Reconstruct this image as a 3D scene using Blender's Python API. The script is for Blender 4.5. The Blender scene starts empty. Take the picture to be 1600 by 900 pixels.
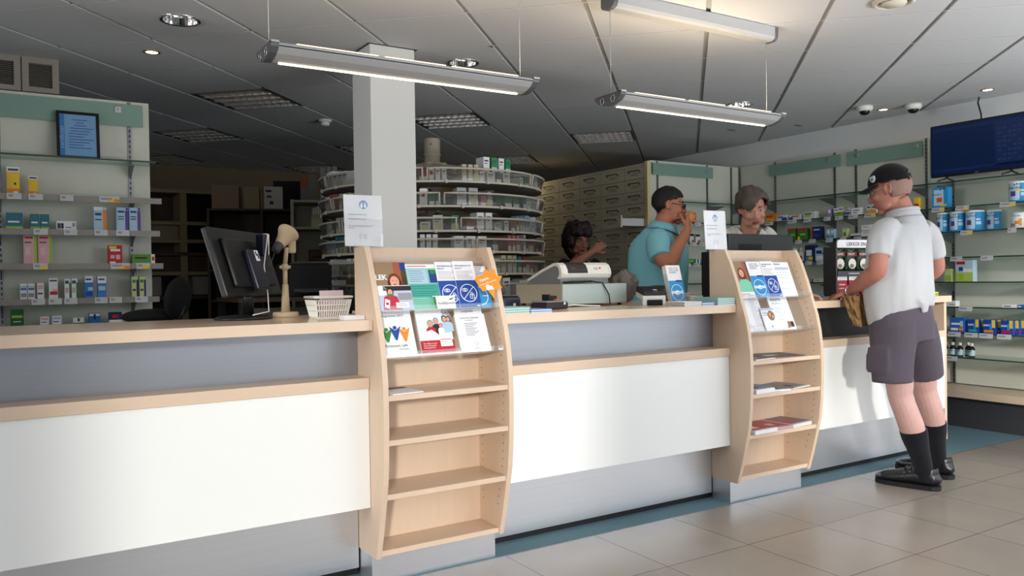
import bpy, bmesh, math, random
from mathutils import Vector, Matrix, noise
random.seed(7)
C = bpy.context.scene.collection
SC = bpy.context.scene
PI = math.pi
CEIL = 2.55

# ------------------------------------------------------------------ camera, light, exposure
cam = bpy.data.cameras.new('camera'); cam_o = bpy.data.objects.new('camera', cam); C.objects.link(cam_o)
cam.sensor_width = 36.0; cam.lens = 28.433; cam.clip_start = 0.05; cam.clip_end = 100
R_ = Vector((0.84751556, -0.53057647, -0.01435213)); U_ = Vector((0.01877668, 0.00294771, 0.99981936)); F_ = Vector((0.53043832, 0.84763195, -0.0124607))
def setcam():
    f = F_.normalized(); r = (R_ - f * R_.dot(f)).normalized(); u = r.cross(f)
    m = Matrix(((r.x, u.x, -f.x, 0), (r.y, u.y, -f.y, 0), (r.z, u.z, -f.z, 1.2), (0, 0, 0, 1)))
    cam_o.matrix_world = m
setcam()
SC.camera = cam_o
SC.view_settings.view_transform = 'Standard'; SC.view_settings.look = 'None'
SC.view_settings.gamma = 1.0; SC.view_settings.use_curve_mapping = False
SC.view_settings.exposure = 0.0

world = bpy.data.worlds.new('world'); SC.world = world; world.use_nodes = True
bg = world.node_tree.nodes['Background']; bg.inputs[0].default_value = (0.62, 0.78, 1.0, 1); bg.inputs[1].default_value = 0.5

def area(name, loc, rot, sx, sy, power, col, spread=180):
    l = bpy.data.lights.new(name, 'AREA'); l.shape = 'RECTANGLE'; l.size = sx; l.size_y = sy; l.energy = power; l.color = col
    l.spread = math.radians(spread)
    o = bpy.data.objects.new(name, l); o.location = loc; o.rotation_euler = rot; C.objects.link(o); return o
# daylight through the three shop windows in the front wall behind the camera: skylight, so it comes in slanting down
area('window_daylight', (-1.65, -2.2, 1.35), (math.radians(70), 0, 0), 2.2, 2.2, 7, (1.0, 0.98, 0.95), 130)
area('middle_window_daylight', (1.6, -2.2, 1.35), (math.radians(66), 0, 0), 2.0, 2.2, 4, (1.0, 0.98, 0.95), 120)
area('shop_window_daylight', (4.65, -2.2, 1.35), (math.radians(66), 0, 0), 3.3, 2.2, 42, (0.93, 0.97, 1.0), 125)
# added side light through an unseen, invented window in the left wall
area('added_side_daylight', (-4.2, 2.7, 1.65), (math.radians(78), 0, math.radians(-90)), 2.5, 1.4, 66, (0.98, 0.99, 1.0), 140)
# added light from the right, through an assumed entrance out of view
area('added_entrance_daylight', (6.72, 0.05, 1.3), (math.radians(90), 0, math.radians(90)), 3.2, 2.2, 46, (0.95, 0.98, 1.0))
# added area light to brighten the ceiling, in place of bounce off pavement
area('added_ceiling_bounce', (4.4, -3.1, 0.1), (math.radians(166), 0, 0), 4.6, 1.2, 820, (0.97, 0.98, 1.0), 150)
sun = bpy.data.lights.new('sun', 'SUN'); sun.energy = 1.8; sun.angle = math.radians(3.5); sun.color = (1.0, 0.97, 0.92)
sun_o = bpy.data.objects.new('sun', sun); C.objects.link(sun_o)
# low, from the front and 30 degrees to the left
sd = Vector((math.sin(math.radians(30)), math.cos(math.radians(30)), -math.tan(math.radians(11))))
sun_o.rotation_euler = sd.to_track_quat('-Z', 'Y').to_euler()
# ------------------------------------------------------------------ helpers
def tag(o, label=None, cat=None, group=None, kind=None):
    if label: o['label'] = label
    if cat: o['category'] = cat
    if group: o['group'] = group
    if kind: o['kind'] = kind
    return o
def thing(name, label, cat, loc=(0, 0, 0), rz=0.0, group=None):
    o = bpy.data.objects.new(name, None); C.objects.link(o); o.location = loc; o.rotation_euler = (0, 0, rz)
    o.empty_display_size = 0.05
    return tag(o, label, cat, group)
def copy_tree(o, parent=None):
    c = o.copy(); C.objects.link(c)
    if parent is not None: c.parent = parent
    for ch in list(o.children): copy_tree(ch, c)
    return c

class MB:
    """collects shapes; build() links them as ONE mesh object"""
    def __init__(s): s.v = []; s.f = []; s.m = []; s.sm = []
    def add(s, vs, fs, mi=0, smooth=False, mat=None):
        b = len(s.v)
        if mat is not None: vs = [mat @ Vector(v) for v in vs]
        s.v += [tuple(v) for v in vs]
        for f in fs: s.f.append(tuple(b + i for i in f)); s.m.append(mi); s.sm.append(smooth)
        return s
    def box(s, x0, x1, y0, y1, z0, z1, mi=0, bev=0.0, mat=None):
        x0, x1 = min(x0, x1), max(x0, x1); y0, y1 = min(y0, y1), max(y0, y1); z0, z1 = min(z0, z1), max(z0, z1)
        if bev <= 0:
            vs = [(x0,y0,z0),(x1,y0,z0),(x1,y1,z0),(x0,y1,z0),(x0,y0,z1),(x1,y0,z1),(x1,y1,z1),(x0,y1,z1)]
            fs = [(0,3,2,1),(4,5,6,7),(0,1,5,4),(1,2,6,5),(2,3,7,6),(3,0,4,7)]
            return s.add(vs, fs, mi, False, mat)
        bm = bmesh.new(); bmesh.ops.create_cube(bm, size=1)
        for v in bm.verts: v.co = Vector(((x0+x1)/2 + v.co.x*(x1-x0), (y0+y1)/2 + v.co.y*(y1-y0), (z0+z1)/2 + v.co.z*(z1-z0)))
        bev = min(bev, 0.45*min(x1-x0, y1-y0, z1-z0))
        bmesh.ops.bevel(bm, geom=list(bm.edges), offset=bev, segments=2, affect='EDGES', profile=0.6)
        return s.bm(bm, mi, False, mat)
    def bm(s, bm, mi=0, smooth=False, mat=None):
        bm.verts.index_update(); vs = [v.co.copy() for v in bm.verts]; fs = [[v.index for v in f.verts] for f in bm.faces]
        bm.free(); return s.add(vs, fs, mi, smooth, mat)
    def lathe(s, prof, n=24, mi=0, smooth=True, mat=None, cap=True):
        vs = []; fs = []
        for (r, z) in prof:
            for k in range(n):
                a = 2*PI*k/n; vs.append((r*math.cos(a), r*math.sin(a), z))
        for i in range(len(prof)-1):
            for k in range(n):
                k2 = (k+1) % n; fs.append((i*n+k, i*n+k2, (i+1)*n+k2, (i+1)*n+k))
        if cap:
            fs.append(tuple(range(n-1, -1, -1))); L = (len(prof)-1)*n; fs.append(tuple(L+k for k in range(n)))
        return s.add(vs, fs, mi, smooth, mat)
    def cyl(s, r, z0, z1, n=24, mi=0, mat=None, r2=None):
        r2 = r if r2 is None else r2
        return s.lathe([(r, z0), (r2, z1)], n, mi, n > 12, mat)
    def tube(s, pts, r, n=8, mi=0, smooth=True, closed=False, mat=None):
        pts = [Vector(p) for p in pts]; rs = r if isinstance(r, (list, tuple)) else [r]*len(pts)
        vs = []; fs = []; N = len(pts); up = None
        for i, p in enumerate(pts):
            if closed: t = (pts[(i+1) % N] - pts[i-1])
            else: t = (pts[min(i+1, N-1)] - pts[max(i-1, 0)])
            t.normalize()
            if up is None:
                a = Vector((0, 0, 1)) if abs(t.z) < 0.9 else Vector((1, 0, 0))
                up = (a - t*a.dot(t)).normalized()
            else:
                up = (up - t*up.dot(t)); up.normalize()
            sd = t.cross(up)
            for k in range(n):
                a = 2*PI*k/n; vs.append(p + (up*math.cos(a) + sd*math.sin(a))*rs[i])
        for i in range(N if closed else N-1):
            j = (i+1) % N
            for k in range(n):
                k2 = (k+1) % n; fs.append((i*n+k, i*n+k2, j*n+k2, j*n+k))
        if not closed:
            fs.append(tuple(range(n-1, -1, -1))); fs.append(tuple((N-1)*n+k for k in range(n)))
        return s.add(vs, fs, mi, smooth, mat)
    def ell(s, c, r, n=16, m=10, mi=0, rot=None, mat=None):
        vs = []; fs = []; R = rot or Matrix.Identity(3); c = Vector(c)
        for i in range(1, m):
            t = PI*i/m
            for k in range(n):
                a = 2*PI*k/n; vs.append(c + R @ Vector((r[0]*math.sin(t)*math.cos(a), r[1]*math.sin(t)*math.sin(a), r[2]*math.cos(t))))
        top = len(vs); vs.append(c + R @ Vector((0, 0, r[2]))); bot = len(vs); vs.append(c + R @ Vector((0, 0, -r[2])))
        for i in range(m-2):
            for k in range(n):
                k2 = (k+1) % n; fs.append((i*n+k, (i+1)*n+k, (i+1)*n+k2, i*n+k2))
        for k in range(n):
            k2 = (k+1) % n; fs.append((top, k, k2)); fs.append((bot, (m-2)*n+k2, (m-2)*n+k))
        return s.add(vs, fs, mi, True, mat)
    def prism(s, poly, t0, t1, mi=0, mat=None):
        """poly in local xy, extruded along z"""
        n = len(poly); vs = [(x, y, t0) for x, y in poly] + [(x, y, t1) for x, y in poly]
        ar = sum(poly[i][0]*poly[(i+1) % n][1] - poly[(i+1) % n][0]*poly[i][1] for i in range(n))
        top = tuple(n+i for i in range(n)); bot = tuple(range(n-1, -1, -1)); sd = [(i, (i+1) % n, n+(i+1) % n, n+i) for i in range(n)]
        fs = [top, bot] + sd
        if ar < 0: fs = [tuple(reversed(f)) for f in fs]
        return s.add(vs, fs, mi, False, mat)
    def text(s, body, size, mi=0, mat=None, align='LEFT', ext=0.0002, bold=0.0):
        cu = bpy.data.curves.new('txt', 'FONT'); cu.body = body; cu.size = size; cu.align_x = align; cu.extrude = ext; cu.resolution_u = 2; cu.offset = bold
        o = bpy.data.objects.new('txt', cu); me = bpy.data.meshes.new_from_object(o)
        s.add([v.co.copy() for v in me.vertices], [tuple(p.vertices) for p in me.polygons], mi, False, mat)
        bpy.data.objects.remove(o); bpy.data.curves.remove(cu); bpy.data.meshes.remove(me); return s
    def build(s, name, mats, parent=None, loc=None, rot=None, bevel=0.0, smooth=None):
        me = bpy.data.meshes.new(name); me.from_pydata(s.v, [], s.f)
        mats = mats if isinstance(mats, (list, tuple)) else [mats]
        for m in mats: me.materials.append(m)
        me.polygons.foreach_set('material_index', s.m); me.polygons.foreach_set('use_smooth', s.sm if smooth is None else [smooth]*len(s.f))
        me.update()
        o = bpy.data.objects.new(name, me); C.objects.link(o)
        if loc: o.location = loc
        if rot: o.rotation_euler = rot
        if parent is not None: o.parent = parent
        if bevel:
            b = o.modifiers.new('bevel', 'BEVEL'); b.width = bevel; b.segments = 2; b.limit_method = 'ANGLE'; b.angle_limit = math.radians(40)
        return o
def T(x, y, z): return Matrix.Translation((x, y, z))
def RX(a): return Matrix.Rotation(a, 4, 'X')
def RY(a): return Matrix.Rotation(a, 4, 'Y')
def RZ(a): return Matrix.Rotation(a, 4, 'Z')
def frame(o, x, y):
    """matrix with local x,y axes (y made perpendicular) at o"""
    x = Vector(x).normalized(); y = Vector(y); y = (y - x*y.dot(x)).normalized(); z = x.cross(y); o = Vector(o)
    return Matrix(((x.x, y.x, z.x, o.x), (x.y, y.y, z.y, o.y), (x.z, y.z, z.z, o.z), (0, 0, 0, 1)))
def struct(o, label=None):
    o['kind'] = 'structure'
    if label: o['label'] = label
    return o

# ------------------------------------------------------------------ materials
def srgb(r, g, b):
    def c(u):
        u /= 255.0; return u/12.92 if u <= 0.04045 else ((u+0.055)/1.055)**2.4
    return (c(r), c(g), c(b), 1.0)
def mat(name, col, rough=0.5, metal=0.0, spec=0.5, emit=None, es=0.0, var=0.0, vscale=8.0, vstretch=(1, 1, 1), bump=0.0, trans=0.0, alpha=1.0, ior=1.45, aniso=0.0, sheen=0.0, sss=0.0, coat=0.0, bscale=None):
    m = bpy.data.materials.new(name); m.use_nodes = True; nt = m.node_tree; p = nt.nodes['Principled BSDF']
    p.inputs['Base Color'].default_value = col; p.inputs['Roughness'].default_value = rough; p.inputs['Metallic'].default_value = metal
    p.inputs['Specular IOR Level'].default_value = spec; p.inputs['IOR'].default_value = ior
    p.inputs['Transmission Weight'].default_value = trans; p.inputs['Alpha'].default_value = alpha; p.inputs['Anisotropic'].default_value = aniso
    p.inputs['Sheen Weight'].default_value = sheen; p.inputs['Coat Weight'].default_value = coat
    if sss: p.inputs['Subsurface Weight'].default_value = sss; p.inputs['Subsurface Radius'].default_value = (0.012, 0.005, 0.003)
    if emit: p.inputs['Emission Color'].default_value = emit; p.inputs['Emission Strength'].default_value = es
    if var or bump:
        tc = nt.nodes.new('ShaderNodeTexCoord'); mp = nt.nodes.new('ShaderNodeMapping'); mp.inputs['Scale'].default_value = vstretch
        nz = nt.nodes.new('ShaderNodeTexNoise'); nz.inputs['Scale'].default_value = vscale; nz.inputs['Detail'].default_value = 5
        nt.links.new(tc.outputs['Object'], mp.inputs['Vector']); nt.links.new(mp.outputs['Vector'], nz.inputs['Vector'])
        if var:
            mx = nt.nodes.new('ShaderNodeMix'); mx.data_type = 'RGBA'
            a = [max(0, c*(1-var)) for c in col[:3]] + [1]; b = [min(1, c*(1+var)) for c in col[:3]] + [1]
            mx.inputs['A'].default_value = a; mx.inputs['B'].default_value = b
            nt.links.new(nz.outputs['Fac'], mx.inputs['Factor']); nt.links.new(mx.outputs['Result'], p.inputs['Base Color'])
        if bump:
            nb = nz
            if bscale:
                nb = nt.nodes.new('ShaderNodeTexNoise'); nb.inputs['Scale'].default_value = bscale; nb.inputs['Detail'].default_value = 4
                nt.links.new(mp.outputs['Vector'], nb.inputs['Vector'])
            bp = nt.nodes.new('ShaderNodeBump'); bp.inputs['Strength'].default_value = bump; bp.inputs['Distance'].default_value = 0.01
            nt.links.new(nb.outputs['Fac'], bp.inputs['Height']); nt.links.new(bp.outputs['Normal'], p.inputs['Normal'])
    return m
def glass_mat(name, col, tint, rough=0.02, fac=0.12):
    """thin clear sheet: mostly see-through, a little tint, glossy reflection by Fresnel"""
    m = bpy.data.materials.new(name); m.use_nodes = True; nt = m.node_tree; nt.nodes.clear()
    out = nt.nodes.new('ShaderNodeOutputMaterial'); tr = nt.nodes.new('ShaderNodeBsdfTransparent'); tr.inputs[0].default_value = tint
    gl = nt.nodes.new('ShaderNodeBsdfGlossy'); gl.inputs['Roughness'].default_value = rough; gl.inputs['Color'].default_value = (0.9, 0.95, 0.95, 1)
    df = nt.nodes.new('ShaderNodeBsdfDiffuse'); df.inputs[0].default_value = col
    lw = nt.nodes.new('ShaderNodeLayerWeight'); lw.inputs[0].default_value = 0.5
    pw = nt.nodes.new('ShaderNodeMath'); pw.operation = 'POWER'; pw.inputs[1].default_value = 4.5
    fr = nt.nodes.new('ShaderNodeMath'); fr.operation = 'MULTIPLY_ADD'; fr.inputs[1].default_value = 0.75; fr.inputs[2].default_value = 0.035
    nt.links.new(lw.outputs['Facing'], pw.inputs[0]); nt.links.new(pw.outputs[0], fr.inputs[0])
    m1 = nt.nodes.new('ShaderNodeMixShader'); m1.inputs[0].default_value = fac
    m2 = nt.nodes.new('ShaderNodeMixShader')
    nt.links.new(tr.outputs[0], m1.inputs[1]); nt.links.new(df.outputs[0], m1.inputs[2])
    nt.links.new(fr.outputs[0], m2.inputs[0]); nt.links.new(m1.outputs[0], m2.inputs[1]); nt.links.new(gl.outputs[0], m2.inputs[2])
    nt.links.new(m2.outputs[0], out.inputs[0]); return m

WOODC = srgb(219, 194, 169)
M = {}
M['wood_x'] = mat('maple_along', WOODC, 0.38, var=0.05, vscale=6, vstretch=(0.6, 9, 9), spec=0.4)
M['wood_z'] = mat('maple_upright', WOODC, 0.40, var=0.05, vscale=6, vstretch=(9, 9, 0.6), spec=0.4)
M['panel'] = mat('ivory_laminate', srgb(241, 242, 239), 0.42, spec=0.35)
M['steel'] = mat('brushed_steel', (0.72, 0.73, 0.76, 1), 0.42, metal=1.0, var=0.08, vscale=5, vstretch=(0.15, 30, 30), aniso=0.5)
M['steel_recess_shaded'] = mat('brushed_steel_recess_shaded', (0.27, 0.28, 0.30, 1), 0.42, metal=1.0, var=0.08, vscale=5, vstretch=(0.15, 30, 30), aniso=0.5)  # darkened copy of the steel, the recess shade put into its colour
M['alu'] = mat('aluminium', (0.55, 0.56, 0.57, 1), 0.35, metal=1.0)
M['chrome'] = mat('chrome', (0.8, 0.8, 0.8, 1), 0.08, metal=1.0)
M['black'] = mat('black_plastic', srgb(15, 15, 17), 0.4)
M['blackm'] = mat('black_matte', srgb(16, 16, 18), 0.7)
M['white'] = mat('white_paint', srgb(215, 216, 213), 0.6)
M['whitep'] = mat('white_plastic', srgb(228, 226, 218), 0.35)
M['beige'] = mat('beige_plastic', srgb(190, 172, 140), 0.4)
M['paper'] = mat('paper', srgb(240, 240, 242), 0.6, spec=0.3)
M['ink'] = mat('ink', srgb(70, 75, 90), 0.6)
M['inkd'] = mat('dark_ink', srgb(35, 35, 42), 0.6)
M['inkb'] = mat('blue_ink', srgb(40, 70, 150), 0.6)
M['glass'] = glass_mat('shelf_glass', srgb(150, 175, 165), (0.86, 0.93, 0.90, 1), fac=0.10)
M['glass_edge'] = mat('glass_edge', srgb(45, 70, 66), 0.15, spec=0.6)
M['acrylic'] = glass_mat('clear_acrylic', srgb(220, 225, 228), (0.97, 0.97, 0.97, 1), fac=0.05)
M['frost'] = mat('frosted_green_glass', srgb(128, 160, 147), 0.5)
M['shelfwall'] = mat('shelf_back_panel', srgb(212, 213, 199), 0.5, var=0.015)
M['slot'] = mat('steel_upright', (0.25, 0.26, 0.27, 1), 0.4, metal=0.9)
M['wall'] = mat('wall_paint', srgb(222, 224, 224), 0.75, var=0.02)
M['tag'] = mat('price_tag', srgb(205, 205, 208), 0.4)
M['grey'] = mat('grey_plastic', srgb(120, 124, 126), 0.45)
M['lgrey'] = mat('light_grey_plastic', srgb(168, 182, 180), 0.42)
M['dgrey'] = mat('dark_grey_plastic', srgb(62, 63, 66), 0.5)
M['navy'] = mat('navy_plastic', srgb(28, 30, 48), 0.35)
def C3(name, r, g, b, rough=0.5, **k):
    key = 'c_%s' % name
    if key not in M: M[key] = mat(name, srgb(r, g, b), rough, **k)
    return M[key]
RED = C3('red_print', 190, 32, 38); ORANGE = C3('orange_print', 236, 140, 40); YELLOW = C3('yellow_print', 240, 205, 50)
GREEN = C3('green_print', 50, 130, 60); LIME = C3('lime_print', 160, 200, 60); BLUE = C3('blue_print', 24, 74, 160); SKY = C3('sky_print', 40, 145, 205)
TEAL = C3('teal_print', 60, 165, 150); PINK = C3('pink_print', 225, 175, 180); PURPLE = C3('purple_print', 100, 70, 150); NAVYP = C3('navy_print', 25, 40, 95)
SKIN_P = C3('photo_skin', 225, 170, 140); HAIR_P = C3('photo_auburn', 120, 50, 30); DARK_P = C3('photo_dark', 40, 32, 34); TAN_P = C3('photo_tan', 150, 125, 95)
MINT = C3('mint_print', 130, 205, 175); LBLUE = C3('pale_blue_print', 175, 205, 225); CREAM = C3('cream_print', 230, 225, 205); GREYP = C3('grey_print', 150, 152, 155)
# ------------------------------------------------------------------ the room
def tile_floor_mat():
    m = bpy.data.materials.new('floor_tiles'); m.use_nodes = True; nt = m.node_tree; p = nt.nodes['Principled BSDF']
    tc = nt.nodes.new('ShaderNodeTexCoord'); mp = nt.nodes.new('ShaderNodeMapping'); mp.inputs['Location'].default_value = (-2.2925 + 0.4836*8, -2.4845 + 0.4836*10, 0)
    br = nt.nodes.new('ShaderNodeTexBrick'); br.offset = 0.0; br.inputs['Scale'].default_value = 1.0; br.inputs['Brick Width'].default_value = 0.4836; br.inputs['Row Height'].default_value = 0.4836
    br.inputs['Mortar Size'].default_value = 0.0022; br.inputs['Mortar Smooth'].default_value = 0.1
    br.inputs['Color1'].default_value = srgb(160, 150, 138); br.inputs['Color2'].default_value = srgb(165, 155, 143); br.inputs['Mortar'].default_value = srgb(92, 82, 74)
    nz = nt.nodes.new('ShaderNodeTexNoise'); nz.inputs['Scale'].default_value = 3.0; nz.inputs['Detail'].default_value = 6
    mx = nt.nodes.new('ShaderNodeMix'); mx.data_type = 'RGBA'; mx.blend_type = 'MULTIPLY'; mx.inputs['Factor'].default_value = 0.25
    nt.links.new(tc.outputs['Object'], mp.inputs['Vector']); nt.links.new(mp.outputs['Vector'], br.inputs['Vector']); nt.links.new(tc.outputs['Object'], nz.inputs['Vector'])
    nt.links.new(br.outputs['Color'], mx.inputs['A']); nt.links.new(nz.outputs['Fac'], mx.inputs['B']); nt.links.new(mx.outputs['Result'], p.inputs['Base Color'])
    p.inputs['Roughness'].default_value = 0.27; p.inputs['Specular IOR Level'].default_value = 0.45
    return m
M['floor'] = tile_floor_mat()
M['carpet'] = mat('blue_grey_floor_covering', srgb(98, 128, 138), 0.8, var=0.18, vscale=120)
M['ceil'] = mat('ceiling_tile', srgb(203, 204, 206), 0.9, var=0.02, vscale=60, spec=0.1)
M['ceilgap'] = mat('ceiling_profile', srgb(178, 177, 175), 0.6)
M['ceiltee_lit'] = mat('ceiling_tee_lit_edge', srgb(246, 246, 246), 0.5)  # tee strips whitened to paint the tile edges that catch window light
X0, X1, Y0, Y1 = -4.0, 6.54, -2.0, 10.0
fl = MB()
CAR = 2.975
fl.add([(X0,Y0,0),(X1,Y0,0),(X1,CAR,0),(X0,CAR,0)], [(0,1,2,3)], 0)
fl.add([(X0,CAR,0),(X1,CAR,0),(X1,Y1,0),(X0,Y1,0)], [(0,1,2,3)], 1)
fl.add([(X0,Y0,-.1),(X1,Y0,-.1),(X1,Y1,-.1),(X0,Y1,-.1)], [(3,2,1,0)], 0)
struct(fl.build('floor', [M['floor'], M['carpet']]), 'beige square floor tiles meeting blue-grey floor covering at the counter')

# ceiling: 60 cm tiles turned 44 degrees to the counter, with wide recessed profiles one way
TH = math.radians(-44.2529); CA, CB = Vector((math.cos(TH), math.sin(TH))), Vector((-math.sin(TH), math.cos(TH)))
A0, B0, TS = -0.478, 5.185, 0.6
def cxy(a, b): p = CA*(A0 + a*TS) + CB*(B0 + b*TS); return p.x, p.y
LOUVERS = [(-5, 0), (-7, 2), (-9, 4), (-3, 2), (-1, 4), (-3, 6), (-5, 4), (-7, 6), (-5, 8)]
ce = MB()
def clip(poly):
    def cl(poly, f, g):
        out = []
        for i in range(len(poly)):
            p, q = poly[i], poly[(i+1) % len(poly)]; fp, fq = f(p), f(q)
            if fp >= 0: out.append(p)
            if (fp >= 0) != (fq >= 0):
                t = fp/(fp-fq); out.append((p[0]+(q[0]-p[0])*t, p[1]+(q[1]-p[1])*t))
        return out
    for f in (lambda p: p[0]-X0, lambda p: X1-p[0], lambda p: p[1]-Y0, lambda p: Y1-p[1]):
        if len(poly) < 3: return []
        poly = cl(poly, f, None)
    return poly
ce.add([(X0,Y0,CEIL+.18),(X1,Y0,CEIL+.18),(X1,Y1,CEIL+.18),(X0,Y1,CEIL+.18)], [(0,1,2,3)], 1)
GA, GB = 0.013/TS, 0.005/TS
DOWN = {(-4, -3): (.784, 4.431), (-2, -1): (2.45, 4.455), (1, 2): (4.959, 4.48)}    # tiles with a round downlight let in
for a in range(-20, 16):
    for b in range(-16, 16):
        if (a, b) in LOUVERS: continue
        poly = clip([cxy(a+GA, b+GB), cxy(a+1-GA, b+GB), cxy(a+1-GA, b+1-GB), cxy(a+GA, b+1-GB)])
        if len(poly) >= 3:
            n = len(poly); vs = [(x, y, CEIL) for x, y in poly] + [(x, y, CEIL+.02) for x, y in poly]
            sides = [(i, (i+1) % n, n+(i+1) % n, n+i) for i in range(n)]
            if (a, b) in DOWN:
                cx, cy = DOWN[(a, b)]; K = 48; ring = []; out = []
                for k in range(K):
                    an = 2*PI*k/K; d = Vector((math.cos(an), math.sin(an))); ring.append((cx+d.x*.088, cy+d.y*.088, CEIL))
                    best = 9
                    for i in range(n):
                        p, q = Vector(poly[i]), Vector(poly[(i+1) % n]); e = q-p; den = d.x*e.y-d.y*e.x
                        if abs(den) > 1e-9:
                            w = p-Vector((cx, cy)); t = (w.x*e.y-w.y*e.x)/den; u = (w.x*d.y-w.y*d.x)/den
                            if t > 0 and -1e-6 <= u <= 1+1e-6: best = min(best, t)
                    out.append((cx+d.x*best, cy+d.y*best, CEIL))
                ce.add(ring+out, [(k, (k+1) % K, K+(k+1) % K, K+k) for k in range(K)], 0); ce.add(vs, sides, 0)
            else:
                ce.add(vs, [tuple(range(n-1, -1, -1))] + sides, 0)
for a in range(-20, 17):
    for (u, h) in ((GA*1.2, .012),):
        p = clip([cxy(a-u, -16), cxy(a+u, -16), cxy(a+u, 16), cxy(a-u, 16)])
        if len(p) >= 3: ce.add([(x, y, CEIL+h) for x, y in p], [tuple(range(len(p)-1, -1, -1))], 1)
for b in range(-16, 17):
    p = clip([cxy(-20, b-GB*.75), cxy(16, b-GB*.75), cxy(16, b+GB*.75), cxy(-20, b+GB*.75)])
    if len(p) >= 3: ce.add([(x, y, CEIL-.0008) for x, y in p], [tuple(range(len(p)-1, -1, -1))], 2)
struct(ce.build('ceiling', [M['ceil'], M['ceilgap'], M['ceiltee_lit']]), 'suspended ceiling of square tiles with recessed dark profiles')

def wallbox(name, x0, x1, y0, y1, z0, z1, holes=None, m=None):
    b = MB()
    if not holes: b.box(x0, x1, y0, y1, z0, z1)
    else:
        xs = x0
        for (hx0, hx1, hz0, hz1) in holes:
            b.box(xs, hx0, y0, y1, z0, z1); b.box(hx0, hx1, y0, y1, z0, hz0); b.box(hx0, hx1, y0, y1, hz1, z1); xs = hx1
        b.box(xs, x1, y0, y1, z0, z1)
    return struct(b.build(name, m or M['wall']))
b = MB(); b.box(X1, X1+.15, 1.7, Y1+.15, 0, CEIL+.18); b.box(X1, X1+.15, Y0-.15, -1.6, 0, CEIL+.18); b.box(X1, X1+.15, -1.6, 1.7, 2.45, CEIL+.18); b.box(X1, X1+.15, -1.6, 1.7, 0, .12)
struct(b.build('wall_right', M['wall']))
b = MB(); b.box(X0-.15, X0, Y0-.15, 1.4, 0, CEIL+.18); b.box(X0-.15, X0, 4.0, Y1+.15, 0, CEIL+.18); b.box(X0-.15, X0, 1.4, 4.0, 2.4, CEIL+.18); b.box(X0-.15, X0, 1.4, 4.0, 0, .9)
struct(b.build('wall_left', M['wall']))
f = MB()
for y in (1.4, 2.67, 3.94): f.box(X0-.10, X0-.04, y, y+.06, .9, 2.4)
f.box(X0-.10, X0-.04, 1.4, 4.0, .9, .96); f.box(X0-.10, X0-.04, 1.4, 4.0, 2.34, 2.4)
struct(f.build('window_4', M['alu']))  # frame of the added side window, out of view
b = MB(); b.box(-1.12, -1.0, 4.45, 5.48, 0, CEIL); struct(b.build('wall_light_blocker', M['wall']))  # unseen stub added to keep side light off the left shelving
wallbox('wall_back', X0, X1, Y1, Y1+.15, 0, CEIL+.18, m=mat('back_wall_paint', srgb(120, 105, 80), 0.8))
WINS = [(-2.75, -0.55), (0.6, 2.6), (3.0, 6.3)]
wallbox('wall_front', X0, X1, Y0-.15, Y0, 0, CEIL+.18, [(a, b, .2, 2.47) for a, b in WINS])
for i, (a, b) in enumerate(WINS):
    f = MB(); y = Y0-.075; w = .03
    for x in ([a, b] + ([a+(b-a)*.5] if b-a > 3 else [])): f.box(max(a, x-w), min(b, x+w), y-.03, y+.03, .25, 2.45)
    f.box(a, b, y-.03, y+.03, .25, .31); f.box(a, b, y-.03, y+.03, 2.39, 2.45)
    struct(f.build('window_%d' % (i+1), M['alu']))
f = MB()
for y in (-1.6, -.06, .0, 1.64): f.box(X1+.04, X1+.10, y, y+.06, .12, 2.45)
f.box(X1+.04, X1+.10, -1.6, 1.7, .12, .18); f.box(X1+.04, X1+.10, -1.6, 1.7, 2.39, 2.45)
struct(f.build('door_added_1', M['alu']))  # frame of the added entrance, out of view

# square column behind the counter, with the dark cut-out of the ceiling round its head
b = MB(); b.box(1.785, 2.065, 4.345, 4.625, 0, CEIL+.02, bev=.006)
b.box(1.772, 2.078, 4.332, 4.638, CEIL-.003, CEIL+.001, 1)
struct(b.build('pillar', [M['white'], M['dgrey']]), 'square white column rising behind the counter to the ceiling')
# ------------------------------------------------------------------ service counters and brochure stands
M['worktop'] = mat('maple_worktop', WOODC, 0.2, var=0.05, vscale=6, vstretch=(0.6, 9, 9), spec=0.5)
WT0, WT1 = 1.005, 1.045          # worktop underside and top
def counter(x0, x1, label, recess, wl, wr, WB, end=False):
    t = thing('service_counter', label, 'counter', ((x0+x1)/2, 3.0, 0), group='sections of the service counter'); ox = (x0+x1)/2
    def part(name, b, m, **k): return b.build(name, m, t, loc=(-ox, -3.0, 0), **k)
    b = MB()   # worktop runs on behind the stands
    b.prism([(x0, 2.934), (x1, 2.934), (x1, 3.125), (x1+wr, 3.125), (x1+wr, WB), (x0-wl, WB), (x0-wl, 3.125), (x0, 3.125)], WT0, WT1)
    part('worktop', b, M['worktop'])
    b = MB(); b.box(x0, x1, 2.975, 3.10, 0.776, 0.818); part('ledge', b, M['wood_x'], bevel=.0015)
    b = MB(); b.box(x0, x1, 2.985, 3.004, 0.306, 0.776); part('front_panel', b, M['panel'])
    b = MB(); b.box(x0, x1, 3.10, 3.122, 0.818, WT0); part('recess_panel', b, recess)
    b = MB(); b.box(x0, x1, 3.12, 3.14, 0.03, 0.776); b.box(x0, x1, 3.135, 3.155, 0.0, 0.04, 1); part('plinth_panel', b, [M['steel'], M['blackm']])
    b = MB(); b.box(x0-wl+.002, x1+wr-.002, WB-.10, WB-.08, 0.0, WT0-.002); part('rear_panel', b, M['wood_z'])
    if end:
        b = MB(); b.box(x1, x1+.028, 2.985, WB-.02, 0.10, WT0); part('end_panel', b, M['wood_z'], bevel=.001)
    return t
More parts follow.
